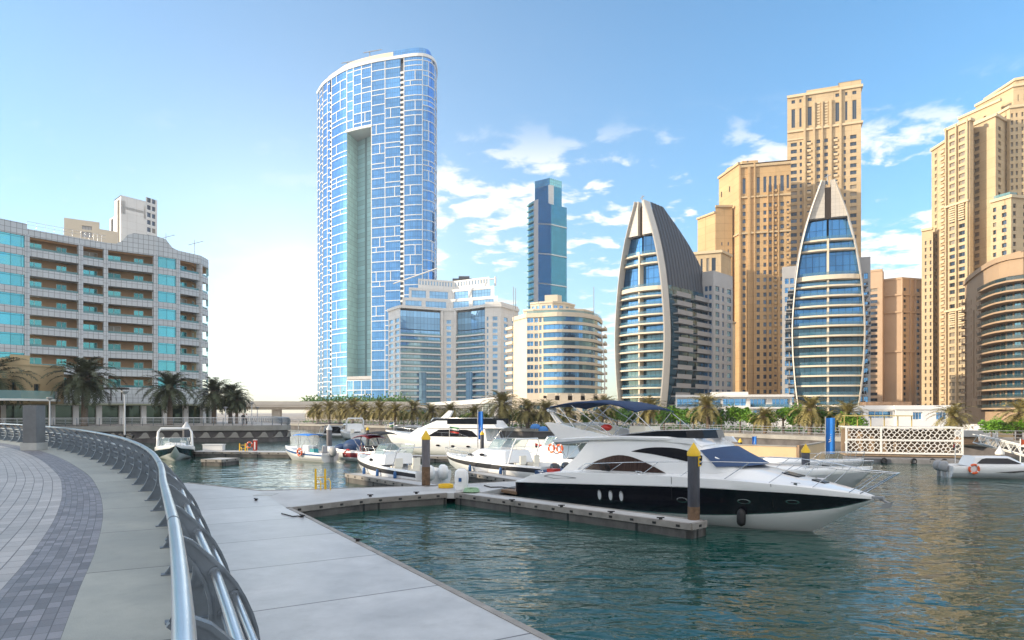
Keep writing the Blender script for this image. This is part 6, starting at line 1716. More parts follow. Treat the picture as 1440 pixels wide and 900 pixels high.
def flag(p, h, w, hh, label, mats, dirx=(1, 0), name='flag'):
    r = thing(name, label, 'flag', p); m = MB(); m.tube([p, (p[0], p[1], p[2] + h)], .025, 5); m.build('pole', M['white_paint'], r)
    m = MB(); N = 5; bands = len(mats)
    for j in range(bands):
        z1 = p[2] + h - hh * j / bands; z0 = p[2] + h - hh * (j + 1) / bands
        for i in range(N):
            f = lambda t, z: (p[0] + .03 + dirx[0] * w * t, p[1] + dirx[1] * w * t + .06 * math.sin(t * 6), z - .12 * t)
            m.quad(f(i / N, z0), f((i + 1) / N, z0), f((i + 1) / N, z1), f(i / N, z1), j)
    m.build('cloth', mats, r)
flag(tuple(PT(632, 629, 62)), 1.9, .85, .55, 'small red white green and black flag on a pole by the large white motor yacht', [M['green'], M['white_paint'], M['black_canvas'], M['red']], (1, -.2))
flag(tuple(PT(554, 606, 68)), .9, .5, .4, 'tiny green and white flag on the bow of the large white motor yacht', [M['blue_trim'], M['white_paint'], M['green']], (-1, .2))
flag(tuple(PT(752, 634, 49)), .55, .5, .3, 'small red and dark flag on the cruiser with the two lifebuoys', [M['red'], M['black_canvas']], (1, 0))
# open white boat with blue stripe
b = Boat('open white boat with a blue stripe and orange lifebuoy, beside the terrace', 6.2, 2.0, .75, 1.15, (-15.4, 57.8), (-20.6, 61.6), 'boat', 'open_boat', mats={3: 'blue_trim', 1: 'grey_white'}, deck=.7)
b.outboard(0, 'grey_paint', 1.15); m = MB(); m.box(2.4, 3.2, -.4, .4, .5, 1.35); b.part('console', m, M['white_gel']); b.canopy(1.9, 4.1, 1.5, 2.35, 'blue_flag', .04); b.seats(1.6, 1.0, 'grey_paint')
m = MB(); m.tube([(3.9, .3, 1), (3.9, .3, 3.6)], .03, 5); b.part('antenna', m, M['steel'])
m = MB(); m.box(1.1, 1.6, .35, .85, .65, 1.12); b.part('cool_box', m, M['teal_trim'])
q = world_of(b, 2.6, 1.14, .80); lifebuoy(q, (.59, .8, 0), 'orange lifebuoy on the side of the open white and blue boat', .3)
# navy covered boat, red boat
b = Boat('white boat with a humped navy cover, between the open boat and the red boat', 5.5, 2.0, .8, 1.0, (-13.0, 61.3), (-17.6, 64.0), 'boat', 'covered_boat')
m = MB(); m.blob((1.6, 0, 1.15), .85, squash=(1.25, .95, .75), seed=3, jit=.08); m.blob((3.0, 0, 1.0), .55, squash=(1.3, 1.2, .6), seed=5, jit=.08); b.part('cover', m, M['blue_cover'])
b = Boat('dark red and white speedboat with a black folded canopy, moored left of the motor yacht', 6.6, 2.2, .85, 1.05, (-14.0, 59.6), (-9.4, 56.3), 'boat', 'speedboat', mats={1: 'white_gel', 2: 'dark_red', 3: 'dark_red', 4: 'white_gel'})
b.screen(3.9, 1.8, .5, 1.0, 'tinted_screen'); b.canopy(1.2, 3.2, 2.0, 2.35, 'dark_red', .25); b.canopy(2.5, 4.6, 2.0, 2.62, 'black_canvas', .2, posts=False); b.seats(2.2, 1.0, 'dark_red'); b.arch(2.6, 2.0, 1.3, 'black_gel')
lifebuoy(tuple(PT(489, 637, 58.5)), (.35, 1, 0), 'red lifebuoy at the stern of the dark red speedboat', .28, 'red')
# sports boat at the terrace
b = Boat('black hulled white sports boat with a windscreen arch, bow towards us beside the railing', 8.5, 3.3, 1.0, 1.35, (-32.6, 66.0), (-28.4, 57.6), 'boat', 'sports_boat', mats={0: 'white_gel', 1: 'black_gel', 2: 'black_gel', 3: 'white_gel', 4: 'white_gel'})
b.screen(4.9, 2.7, .75, 1.4, 'screen_glass'); b.arch(4.0, 2.9, 1.65, 'white_gel', .10, .2); b.house(4.7, 7.4, 1.9, .28, front=1.8, back=.1, glassm=None, name='foredeck_hatch'); b.seats(3.2, 1.4); b.rail(6.0, .28)
# speedboat under way at the right
b = Boat('white day cruiser with a dark cabin and orange lifebuoy at the right edge', 8.4, 2.5, .78, .98, (28.3, 44.6), (36.6, 43.2), 'boat', 'cabin_boat', mats={3: 'white_gel', 2: 'white_gel', 1: 'grey_white'})
b.house(1.2, 4.6, 2.0, .62, front=1.1, back=.2, band=(.3, .86)); b.outboard(-.45, 'grey_paint', .9); b.outboard(.4, 'grey_paint', .9)
for sg in (-1, 1):
    m = MB(); m.quad((2.3, sg * 1.285, .42), (4.8, sg * 1.30, .62), (5.9, sg * 1.28, .70), (3.4, sg * 1.285, .40)); b.part('hull_flash', m, M['black_gel'])
q = world_of(b, 1.15, -1.25, .62); lifebuoy(q, (-.2, -1, 0), 'orange lifebuoy on the day cruiser at the right edge', .27)
flag(tuple(world_of(b, .6, 0, .9)), 1.3, .3, .35, 'small red flag at the stern of the day cruiser at the right edge', [M['red'], M['black_canvas']], (-.6, 0))
# two low bows behind the big yacht
b = Boat('low boat with a grey sided bow, farther of two bows behind the big yacht', 7.5, 2.6, 1.0, 1.35, (15.9, 46.4), (21.0, 41.2), 'boat', 'cabin_boat', mats={0: 'grey_white', 1: 'grey_white', 2: 'grey_white', 3: 'grey_white'}); b.rail(3.8, .5); b.house(1.5, 5.2, 1.9, .22, front=1.2, back=.2, glassm=None, name='coach_roof'); b.ports([(5.6, .92, .26, .06)])
b = Boat('low white boat right beside the big yacht bow, nearer of the two bows behind it', 7.5, 2.5, .9, 1.25, (13.8, 41.5), (19.0, 36.4), 'boat', 'cabin_boat', mats={0: 'grey_white', 1: 'grey_white', 2: 'grey_white'}); b.rail(3.8, .4); b.house(1.5, 5.2, 1.8, .2, front=1.2, back=.2, glassm=None, name='coach_roof')
b = Boat('small white and teal open boat in front of the tan boarded wall', 4.6, 1.5, .5, .75, (15.6, 49.2), (19.6, 47.9), 'boat', 'open_boat', mats={3: 'teal_trim', 2: 'teal_trim'}, deck=.7); b.screen(2.5, 1.1, .4, .6); b.arch(1.6, 1.2, .9, 'steel', .02)
# far boats near the palm lined quay
b = Boat('dark topped houseboat far off by the palm lined quay, left of the white far cruiser', 6.4, 2.6, .5, .6, (-27.6, 116), (-33.4, 117.5), 'boat', 'houseboat'); b.house(.4, 4.6, 2.3, 1.5, front=.3, back=.1, band=(.15, .9), m='grey_white', taper=.97); b.canopy(-.2, 5.8, 2.6, 2.45, 'black_canvas', .04); b.arch(5.2, 2.2, 1.3)
b = Boat('white cruiser seen from its stern, far off by the palm lined quay', 9.0, 3.2, 1.1, 1.6, (-23.2, 104), (-27.2, 111.5), 'boat', 'cabin_boat'); b.house(2.4, 7.2, 2.7, 1.2, front=1.5, back=.3, band=(.35, .85)); b.arch(3.0, 2.8, 2.1, 'white_gel', .12); b.seats(1.5, 1.6)
b = Boat('long open dark workboat far off, moored under the palms beside the quay', 6.0, 2.2, .6, .8, (-14.2, 115), (-19.2, 116.0), 'boat', 'open_boat', mats={1: 'black_gel', 2: 'black_gel', 3: 'grey_paint'}); b.canopy(1.0, 4.5, 1.9, 2.0, 'grey_white')
# ================================================================== RAILING, PILES, PLANTING, SMALL THINGS
# ---- the curved steel railing beside us
railing = thing('railing', 'curved grey steel railing with blade shaped posts and a thick round handrail, beside us', 'railing', (RAIL[32].x, RAIL[32].y, PZ0))
zt = PZ0 + 1.10
m = MB(); m.tube([(p.x, p.y, zt) for p in RAIL[::2]], .039, 16); m.build('handrail', M['rail_steel'], railing)
# bent back at the top: shape of one post in (outward, up)
outer = [(-.03, 1.07), (.10, 1.00), (.21, .89), (.30, .79), (.375, .69), (.43, .585), (.475, .475), (.505, .37), (.52, .26), (.515, .14), (.50, .02)]
inner = [(-.05, 1.03), (.04, .95), (.12, .84), (.175, .73), (.205, .62), (.215, .52), (.21, .42), (.19, .32), (.155, .22), (.10, .12), (.03, .02)]
TUBES = [(.245, .775, .032), (.365, .615, .024), (.29, .50, .019), (.415, .40, .019), (.30, .30, .019), (.40, .17, .019)]
def post_mesh():
    mb = MB(); n = len(outer); t = .007
    vs = []
    for y in (-t, t):
        vs += [(u, y, z) for u, z in outer] + [(u, y, z) for u, z in inner]
    fs = []
    for o in (0, 2 * n):
        fs += [(o + i, o + i + 1, o + n + i + 1, o + n + i) for i in range(n - 1)]
    mb.add(vs, fs)
    # flanges along both edges
    for crv, sg in ((outer, 1), (inner, -1)):
        secs = []
        for i, (u, z) in enumerate(crv):
            a, b = crv[max(i - 1, 0)], crv[min(i + 1, n - 1)]; tx, tz = b[0] - a[0], b[1] - a[1]; l = math.hypot(tx, tz); nx, nz = -tz / l * .010, tx / l * .010
            secs.append([(u - nx, -.030, z - nz), (u - nx, .030, z - nz), (u + nx, .030, z + nz), (u + nx, -.030, z + nz)])
        mb.loft(secs, 0, closed=True, sm=False, cap0=True, cap1=True)
    mb.box(-.02, .53, -.055, .055, 0, .014)
    for u, z, r in TUBES:
        mb.tube([(u, -.022, z), (u, .022, z)], r + .013, 10)
    return mb.mesh('post', [M['post_steel']])
pm = post_mesh()
SP = 1.9; k0 = 0.35
posts = []
s_ = k0
while s_ < strip[-1] - 1:
    i = min(range(len(strip)), key=lambda q: abs(strip[q] - s_)); p, nn = RAIL[i], RN[i]
    if len(posts) < 100:
        o = bpy.data.objects.new('post', pm); COL.objects.link(o); o.parent = railing
        o.location = Vector((p.x, p.y, PZ0)) - Vector(railing.location); o.rotation_euler = (0, 0, math.atan2(nn.y, nn.x))
    posts.append(i); s_ += SP
for u, z, r in TUBES:
    c = offset(RAIL, RN, u); m = MB(); m.tube([(p.x, p.y, PZ0 + z) for p in c[::3]], r, 8); m.build('tube', M['rail_steel'] if r > .02 else M['post_steel'], railing)
m = MB()
for i in range(8, len(RAIL) - 8, 24):
    p, t = RAIL[i], (RAIL[i + 1] - RAIL[i]).normalized() * .02
    if p.length < 45: m.tube([(p.x - t.x, p.y - t.y, zt), (p.x + t.x, p.y + t.y, zt)], .0415, 16)
m.build('rail_joints', M['post_steel'], railing)
q = PZ(374, 695.5, .5); m = MB(); m.box(q.x - .42, q.x + .42, q.y - .42, q.y + .42, .49, .512); tag(m.build('dock_hatch', M['concrete']), 'square pale hatch cover flush in the near dock by the pier corner', 'hatch')
# ---- concrete pillar at the railing
r = thing('pillar', 'square grey concrete pillar standing at the railing on the left', 'pillar', (*P2(48, 33.6), PZ0))
q = P2(48, 33.6); m = MB(); m.box(q.x - .40, q.x + .40, q.y - .40, q.y + .40, PZ0, PZ0 + .36); m.build('plinth', M['concrete'], r)
m = MB(); m.box(q.x - .33, q.x + .33, q.y - .33, q.y + .33, PZ0 + .36, PZ0 + 2.2); m.build('shaft', mat('pillar_grey', (.15, .16, .17), .6, var=.15, vscale=2), r)

# ---- railing round the hotel terrace
tr = thing('terrace_railing', 'long steel railing with bowed posts round the terrace in front of the hotel', 'railing', (TERC[30].x, TERC[30].y, PZ0))
c0 = offset(TERC, TN, .30)
pts = c0
def tpost():
    mb = MB(); cv = [(0, 0), (.10, .2), (.16, .45), (.16, .7), (.08, .95), (-.06, 1.1)]
    secs = [[(u - .06, -.035, z), (u + .06, -.035, z), (u + .06, .035, z), (u - .06, .035, z)] for u, z in cv]; mb.loft(secs, 0, closed=True, sm=False, cap0=True, cap1=True); return mb.mesh('post', [M['post_steel']])
tm = tpost()
for i in range(0, len(c0), 2):
    o = bpy.data.objects.new('post', tm); COL.objects.link(o); o.parent = tr; o.location = Vector((c0[i].x, c0[i].y, PZ0)) - Vector(tr.location); o.rotation_euler = (0, 0, math.atan2(TN[i].y, TN[i].x))
for u, z, rr in ((-.06, 1.1, .045), (.08, .92, .022), (.15, .72, .022), (.16, .52, .022), (.13, .32, .022)):
    cc = offset(TERC, TN, .30 + u); m = MB(); m.tube([(p.x, p.y, PZ0 + z) for p in cc], rr, 6); m.build('handrail' if z > 1 else 'tube', M['rail_steel'], tr)
# scallops on the terrace wall
for i in range(2, len(c0) - 2, 3):
    p, nn = TERC[i], TN[i]; mb = MB(); t = Vector((nn.y, -nn.x)) * -1
    poly = [(-.85, 0.0), (-.5, .08), (-.2, .35), (.1, .75), (.4, .80), (.65, .55), (.8, .2), (.95, 0)]
    vs = []
    for o_ in (.44, .56): vs += [(p.x + nn.x * o_ + t.x * a, p.y + nn.y * o_ + t.y * a, .62 + b) for a, b in poly]
    n = len(poly); mb.add(vs, [(k, (k + 1) % n, n + (k + 1) % n, n + k) for k in range(n)] + [tuple(range(n)), tuple(range(2 * n - 1, n - 1, -1))])
    o = mb.build('wall_scallop', M['quay_concrete']); tag(o, 'wave shaped concrete ornament on the round terrace wall', 'ornament', 'wave ornaments on the terrace wall')

# ---- piles
def pile(px, py_base, py_top, Y, r, label, cap='yellow', body='pile', z0=None, rust=True):
    q = P2(px, Y); base = -1.0 if z0 is None else z0; top = Z(py_top, Y)
    root = thing('mooring_pile', label, 'pile', (q.x, q.y, max(base, -1.0)), group='mooring piles in the marina')
    ch = (r * 2.05 if cap != 'flat' else .1)
    zb = top - ch * 1.15
    m = MB(); m.tube([(q.x, q.y, base), (q.x, q.y, zb)], r, 20); m.build('shaft', M[body], root)
    if rust:
        m = MB(); m.tube([(q.x, q.y, max(base, -.2)), (q.x, q.y, max(base, 0) + .95)], r * 1.012, 20); m.build('weathered_foot', M['rust'], root)
    if cap:
        m = MB(); m.lathe([(r * 1.1, 0), (r * 1.12, ch * .28), (r * .12, ch * 1.05), (.01, ch * 1.1)], (q.x, q.y, zb), 20); m.build('cap', M[cap], root)
    return root, q
p1, q = pile(975.5, 750, 621.5, 23.6, .205, 'thick dark pile with a yellow cone cap, in front of the big yacht')
m = MB()
for dz in (0, .14, .28): m.box(q.x + .10, q.x + .19, q.y - .20, q.y - .10, 2.35 + dz, 2.40 + dz)
m.box(q.x + .10, q.x + .13, q.y - .205, q.y - .11, 2.35, 2.68); m.build('letter_mark', M['yellow'], p1)
pile(599, 684, 604.5, 34.6, .21, 'brown grey pile with a yellow cone cap, left of the white service pedestal', body='pile_light', z0=.5, rust=True)
p3, q = pile(1133, 668, 623.5, 40, .23, 'dark pile with a yellow cone cap behind the bow of the big yacht', rust=False)
pile(678, 655, 605, 57, .16, 'slim dark pile with a yellow cap right of the large white motor yacht', rust=False)
pile(517, 622, 600, 93, .2, 'far dark pile with a yellow cap left of the large white motor yacht', rust=False)
pile(463, 632, 596, 72, .28, 'grey pile with a pale cap above the open white boat', 'grey_white', 'pile_light', rust=False)
pile(262, 640, 592, 70, .36, 'dark pile with a white cone cap behind the black hulled sports boat', 'grey_white', 'pile', rust=False)
pile(1041, 640, 616, 75, .2, 'small pile with a yellow cap behind the tan boarded wall', rust=False)
pile(1191, 645, 617, 62, .17, 'pile with a white cone cap right of the blue banner', 'white_paint', rust=False)
pile(1406, 650, 627, 56, .3, 'brown pile with a white cap at the gangway on the right', 'white_paint', 'rust', rust=False)
# ---- things on the piers
q = PZ(649, 690, .5); r = thing('service_pedestal', 'white rounded service pedestal on the pier right of the brown grey pile', 'pedestal', tuple(q))
m = MB(); secs = []
for z, a, b in ((0, .30, .22), (.12, .30, .22), (.6, .34, .24), (.92, .30, .22), (1.05, .14, .12)): secs.append([(q.x + a * math.copysign(abs(math.cos(t)) ** .6, math.cos(t)), q.y + b * math.copysign(abs(math.sin(t)) ** .6, math.sin(t)), q.z + z) for t in [2 * math.pi * i / 20 for i in range(20)]])
m.loft(secs, 0, closed=True, cap0=True, cap1=True); m.build('housing', M['white_gel'], r)
m = MB(); m.box(q.x - .12, q.x + .02, q.y - .255, q.y - .235, q.z + .45, q.z + .62); m.build('socket_cover', M['blue_trim'], r)
q = PZ(663, 692, .5); m = MB()
for k in range(4): m.torus((q.x, q.y, q.z + .04 + .04 * k), (0, 0, 1), .36 - .02 * k, .035, 20, 6)
tag(m.build('hose_coil', mat('pale_green_hose', (.30, .48, .30), .5)), 'pale green coiled hose lying at the white pedestal', 'hose')
q = PZ(627, 686, .5); m = MB()
for k in range(3): m.torus((q.x, q.y, q.z + .05 + .05 * k), (0, 0, 1), .34, .04, 20, 6)
tag(m.build('hose_coil', M['yellow']), 'yellow coiled hose lying on the pier left of the white pedestal', 'hose')
def ladder(px, py, Yz, w, h, label):
    q = PZ(px, py, Yz); r = thing('dock_ladder', label, 'ladder', tuple(q))
    for s in (-1, 1):
        m = MB(); x = q.x + s * w / 2; m.tube([(x, q.y, -.3), (x, q.y, q.z + h)], .05, 8); m.build('side_rail', M['yellow'], r)
        m = MB(); m.tube([(x + .05, q.y - .02, q.z + .02), (x + .05, q.y - .05, q.z + h * .45), (x + .22, q.y - .25, q.z + h * .55), (x + .36, q.y - .4, q.z + h * .42), (x + .36, q.y - .4, q.z)], .024, 6); m.build('grab_hoop', M['yellow'], r)
    m = MB()
    for k in range(5): m.tube([(q.x - w / 2, q.y, -.2 + .32 * k), (q.x + w / 2, q.y, -.2 + .32 * k)], .022, 6)
    m.build('rung', M['yellow'], r)
ladder(450.5, 688, .5, .46, .98, 'yellow ladder with grab hoops at the back edge of the near pier')
ladder(341, 634.5, .5, .55, .75, 'yellow ladder at the far pier in front of the round terrace')
q = PZ(359, 633.5, .5); r = thing('fire_point', 'red fire extinguisher post with a white stripe on the far pier', 'fire post', tuple(q))
m = MB(); m.box(q.x - .16, q.x + .16, q.y - .12, q.y + .12, .5, 1.5); m.build('cabinet', M['red'], r); m = MB(); m.box(q.x - .06, q.x + .06, q.y - .14, q.y - .125, .6, 1.35); m.build('stripe', M['white_paint'], r); m = MB(); m.box(q.x - .18, q.x + .18, q.y - .14, q.y + .14, 1.5, 1.56); m.build('lid', M['white_paint'], r)
q = PZ(301, 633.5, .5); m = MB(); m.box(q.x - .95, q.x + .95, q.y - .35, q.y + .35, .52, 1.05); m.box(q.x - 1.0, q.x + 1.0, q.y - .4, q.y + .4, 1.05, 1.12); tag(m.build('dock_box', M['white_paint']), 'long white storage box on the far pier behind the sports boat', 'box')
lifebuoy((PZ(352, 632, .5).x, PZ(352, 632, .5).y - .2, .95), (0.2, 1, 0), 'orange lifebuoy beside the red fire post on the far pier', .28)
for px, py, lab in ((363, 704, 'small black cleat on the near dock edge by the pier corner'), (428, 727.5, 'black cleat with a loose rope at the near dock edge'), (506, 762, 'black cleat on the dock edge nearest to us')):
    q = PZ(px - 3, py, .5); m = MB(); m.tube([(q.x - .12, q.y + .1, .58), (q.x + .12, q.y - .1, .58)], .022, 6); m.box(q.x - .05, q.x + .05, q.y - .03, q.y + .03, .5, .57); tag(m.build('cleat', M['black_rubber']), lab, 'cleat')
for px, py in ((520, 699), (585, 695), (720, 706), (790, 714), (860, 723), (930, 732)):
    q = PZ(px, py, .5); q.y += .12; m = MB(); m.tube([(q.x - .13, q.y, .585), (q.x + .13, q.y, .585)], .024, 6); m.box(q.x - .06, q.x + .06, q.y - .03, q.y + .03, .5, .575)
    tag(m.build('cleat', M['black_rubber']), 'black mooring cleat along the near edge of the pale pier or yacht finger pier', 'cleat', 'mooring cleats along the piers')
a_ = [PZ(396, 723, .5), PZ(404, 725, .5), PZ(412, 727.2, .5), PZ(419, 726.5, .5), PZ(426, 727.6, .5)]
m = MB(); m.tube([(p.x, p.y, .525) for p in a_], .022, 5); tag(m.build('mooring_rope', M['black_rubber']), 'short black rope lying on the near dock', 'rope')
a_ = [(PZ(724, 689, .5).x, PZ(724, 689, .5).y, .55), (PZ(705, 686, .5).x, PZ(705, 686, .5).y, .54), (PZ(690, 686, .5).x, PZ(690, 686, .5).y, .53), (PZ(681, 683.5, .5).x, PZ(681, 683.5, .5).y, .53)]
m = MB(); m.tube(a_, .03, 5); tag(m.build('mooring_rope', M['black_rubber']), 'black mooring rope from the big yacht stern to the pier', 'rope')

# ---- street lamps
def lamp(px, py_top, Y, z0, label, spots=False):
    q = P2(px, Y); top = Z(py_top, Y); r = thing('street_lamp', label, 'lamp', (q.x, q.y, z0))
    m = MB(); m.tube([(q.x, q.y, z0), (q.x, q.y, top)], [.09, .06], 8); m.build('pole', M['grey_white'], r)
    m = MB(); m.lathe([(.08, -.25), (.34, 0), (.36, .08), (.05, .12)], (q.x, q.y, top), 12); m.build('lantern', M['grey_paint'], r)
    if spots:
        m = MB()
        for dx in (-.05, .75): m.tube([(q.x + dx - .25, q.y - .3, z0 + 2.3), (q.x + dx + .3, q.y - .45, z0 + 2.05)], .16, 8)
        m.tube([(q.x - .2, q.y, z0 + 2.2), (q.x + 1, q.y - .1, z0 + 2.2)], .05, 6); m.build('spotlight', M['black_rubber'], r)
    return r
lamp(175.5, 551, 66, -.2, 'tall pale lamp post with black spotlights rising from the water beside the railing', True)
lamp(354, 567, 108, PZ0, 'lamp post on the tip of the round terrace, left of the bridge pier')
lamp(317, 573, 109, PZ0, 'lamp post among the palms on the round terrace')
lamp(362, 573, 118, PZ0, 'thin lamp post standing farther back beside the bridge pier')
lamp(70, 560, 82, PZ0, 'lamp post half hidden behind the railing left of the first palm')
for px, lab in ((538, 'lamp post left of the large white motor yacht on the far quay'), (587, 'lamp post above the bow of the large white motor yacht'), (721, 'lamp post near the blue parasols on the far quay'), (810, 'lamp post on the far quay behind the canopy frame of the big yacht'), (1006, 'lamp post behind the big yacht next to the single palm')):
    Yq = {538: 152, 587: 140, 721: 124, 810: 117, 1006: 100}[px]; lamp(px, {538: 588, 587: 588, 721: 591, 810: 590, 1006: 597}[px], Yq, 1.4, lab)

# ---- palms and trees
def palm_parts(h, rc, nf, nl, seed, droop=1.0, tr=.28, col='palm_dark'):
    rd = random.Random(seed)
    t = MB(); n = 9; bend = rd.uniform(-.25, .25)
    t.tube([(bend * (i / n) ** 2, 0, h * i / n) for i in range(n + 1)], [tr * (1.25 - .45 * i / n + (.06 if i % 2 else 0)) for i in range(n + 1)], 9)
    t.blob((bend, 0, h - .1), tr * 1.9, squash=(1, 1, 1.5), seed=seed, jit=.2)
    c = MB()
    for k in range(nf):
        az = k * 2.39996 + rd.uniform(-.2, .2); u = (k + .5) / nf
        el = R(82 - 118 * u ** .85 + rd.uniform(-9, 9)); L = rc * rd.uniform(.85, 1.08) * (.82 + .25 * math.sin(math.pi * u))
        d = Vector((math.cos(az), math.sin(az), 0)); side = Vector((-d.y, d.x, 0))
        p = Vector((bend, 0, h + .15)); e = el; seg = 9; pts = [p.copy()]; dirs = []
        for i in range(seg):
            v = d * math.cos(e) + Vector((0, 0, math.sin(e))); p = p + v * (L / seg); pts.append(p.copy()); dirs.append(v); e -= R(droop * (5 + 11 * i / seg))
        dirs.append(dirs[-1])
        def at(s):
            f = s * seg; i = min(int(f), seg - 1); return pts[i] + (pts[i + 1] - pts[i]) * (f - i), dirs[i]
        # rachis
        for i in range(seg):
            w0, w1 = .05 * (1 - i / seg) + .008, .05 * (1 - (i + 1) / seg) + .008
            c.quad(pts[i] - side * w0, pts[i] + side * w0, pts[i + 1] + side * w1, pts[i + 1] - side * w1)
        for j in range(nl):
            s = .12 + .88 * (j + rd.random() * .5) / nl; q, v = at(s); up = side.cross(v).normalized() * (1 if side.cross(v).z > 0 else -1)
            ll = rc * .16 * (math.sin(math.pi * min(1, s * .8 + .15)) + .25) * rd.uniform(.8, 1.15); w = rc * .0085 + .012
            for sg in (-1, 1):
                dd_ = (side * sg * .75 + v * .62 + up * rd.uniform(.05, .45) - Vector((0, 0, .12))).normalized()
                a = q + dd_ * ll * .5; tip = q + dd_ * ll - Vector((0, 0, ll * .15)); wv = v * w
                c.add((q - wv, q + wv, a + wv * 1.1, a - wv * 1.1, tip), ((0, 1, 2, 3), (3, 2, 4)), 0)
    return t, c
leafs = {'palm_dark': leafmat('palm_leaf_dark', (.060, .075, .040), .45, .9), 'palm_sun': leafmat('palm_leaf_olive', (.25, .21, .075), .45, .9)}
bark = mat('palm_bark', (.16, .12, .09), .9, var=.4, vscale=6, bump=.5, bscale=12)
def palm(h, rc, nf, nl, seed, label, loc, leaf, group, tr=.28, droop=1.0):
    r = thing('palm_tree', label, 'palm tree', (0, 0, 0), group=group); t, c = palm_parts(h, rc, nf, nl, seed, droop, tr)
    t.build('trunk', bark, r, local=True); c.build('crown', leafs[leaf], r, local=True); r.location = loc; return r
G1 = 'date palms on the hotel terrace'
near = palm(6.2, 5.2, 64, 30, 11, 'big dark date palm in front of the hotel, left of the tall pale lamp post', (*P2(119, 93), PZ0), 'palm_dark', G1, .36)
n2 = palm(5.3, 4.7, 60, 28, 12, 'date palm before the hotel between the tall lamp post and the palm group', (*P2(239, 103), PZ0), 'palm_dark', G1, .34)
dup(near, (*P2(-4, 88), PZ0), 1.3, .98, 'date palm cut by the left edge of the picture', G1).scale = (.98, .98, .98)
dup(n2, (*P2(301, 112), PZ0), 2.1, .92, 'tallest palm of the three at the right end of the hotel', G1)
dup(n2, (*P2(324, 114), PZ0), 4.0, .84, 'middle palm of the three at the right end of the hotel', G1)
dup(near, (*P2(333, 112), PZ0), .6, .60, 'lowest palm of the three at the right end of the hotel, nearest the bridge', G1)
G2 = 'palms along the far quay'
pa = palm(2.0, 2.5, 54, 20, 21, 'palm on the far quay', (0, -200, 0), 'palm_sun', G2, .2)
pb = palm(2.3, 2.6, 54, 20, 22, 'palm on the far quay', (0, -200, 0), 'palm_sun', G2, .2)
far_palms = [
    (447, 172, 1.5, 0, 'first palm from the bridge in the row along the far quay'), (463, 168, 1.5, 1, 'second palm from the bridge in the row along the far quay'), (478, 164, 1.55, 0, 'third palm from the bridge in the row along the far quay'),
    (496, 160, 1.6, 1, 'fourth palm from the bridge, tallest at that end of the far quay row'), (513, 156, 1.45, 0, 'fifth palm from the bridge in the row along the far quay'), (535, 152, 1.45, 1, 'sixth palm from the bridge in the row along the far quay'),
    (555, 148, 1.4, 0, 'palm behind the bow of the large white motor yacht'), (580, 143, 1.4, 1, 'palm above the bow deck of the large white motor yacht'), (607, 138, 1.3, 0, 'palm behind the mast of the large white motor yacht'),
    (635, 134, 1.25, 1, 'palm behind the middle of the large white motor yacht'), (667, 128, 1.2, 0, 'palm directly left of the tall blue banner behind the white motor yacht'), (703, 123, 1.75, 1, 'tall palm right of the blue banner, beside the white signboard'),
    (742, 119, 1.45, 0, 'palm behind the blue parasols'), (770, 117, 1.3, 1, 'palm right of the blue parasols, behind the yacht radar mast'), (800, 115, 1.2, 0, 'palm behind the left end of the navy sun canopy'), (846, 112, 1.45, 1, 'palm under the middle of the navy sun canopy'),
    (912, 107, 1.5, 0, 'broad palm under the right tip of the navy sun canopy'), (996, 99, 1.45, 1, 'tall palm in front of the glazed podium building'), (1076, 93, 1.0, 0, 'palm with low fronds in front of the podium, behind the tan wall'),
    (1139, 88, 1.28, 1, 'palm at the foot of the frontal leaf shaped tower, left of the blue banner'), (1189, 86, 1.2, 0, 'palm between the blue banner and the lattice pavilion'), (1340, 74, 1.05, 0, 'palm rising behind the right end of the lattice pavilion'), (1433, 70, 1.1, 1, 'palm cut by the right edge of the picture')]
for k, (px, Y, s, v, lab) in enumerate(far_palms):
    src = (pa, pb)[v]; dup(src, (*P2(px, Y), 1.38), k * 1.7, s, lab, G2)
for o in (pa, pb):
    for c in list(o.children): bpy.data.objects.remove(c)
    bpy.data.objects.remove(o)
def tree_parts(h, w, seed, n=900, ls=.16):
    rd = random.Random(seed); t = MB(); c = MB()
    t.tube([(0, 0, 0), (.05, 0, h * .35), (0, .05, h * .6)], [.11, .08, .05], 7)
    for k in range(5):
        a = k * 1.3; t.tube([(0, 0, h * .4), (math.cos(a) * w * .25, math.sin(a) * w * .25, h * .7)], [.05, .02], 5)
    cl = [(rd.uniform(-.34, .34) * w, rd.uniform(-.34, .34) * w, h * rd.uniform(.50, .86), w * rd.uniform(.16, .28)) for _ in range(11)]
    for i in range(n):
        x, y, z, r = rd.choice(cl); th = rd.uniform(0, 6.283); ph = math.acos(rd.uniform(-1, 1)); q = r * rd.uniform(.55, 1.05)
        p = Vector((x + q * math.sin(ph) * math.cos(th), y + q * math.sin(ph) * math.sin(th), z + q * math.cos(ph) * .8))
        a = Vector((rd.uniform(-1, 1), rd.uniform(-1, 1), rd.uniform(-.6, .6))).normalized() * ls; b = a.orthogonal().normalized() * ls * rd.uniform(.4, .7)
        c.quad(p - a, p + b * .8, p + a, p - b * .8)
    return t, c
tl = [leafmat('tree_leaf_bright', (.13, .27, .025), .5, 1.6), leafmat('tree_leaf', (.075, .17, .025), .5, 1.6), leafmat('tree_leaf_olive', (.18, .19, .04), .5, 1.6)]
tree_src = []
for k, (h, w, s, mi) in enumerate(((2.6, 2.6, 31, 0), (2.4, 2.8, 32, 1), (2.5, 2.2, 33, 2))):
    r = thing('small_tree', 'tree', 'tree', (0, -200, 0)); t, c = tree_parts(h, w, s); t.build('trunk', bark, r, local=True); c.build('crown', tl[mi], r, local=True); tree_src.append(r)
G3 = 'clipped green trees along the far quay'
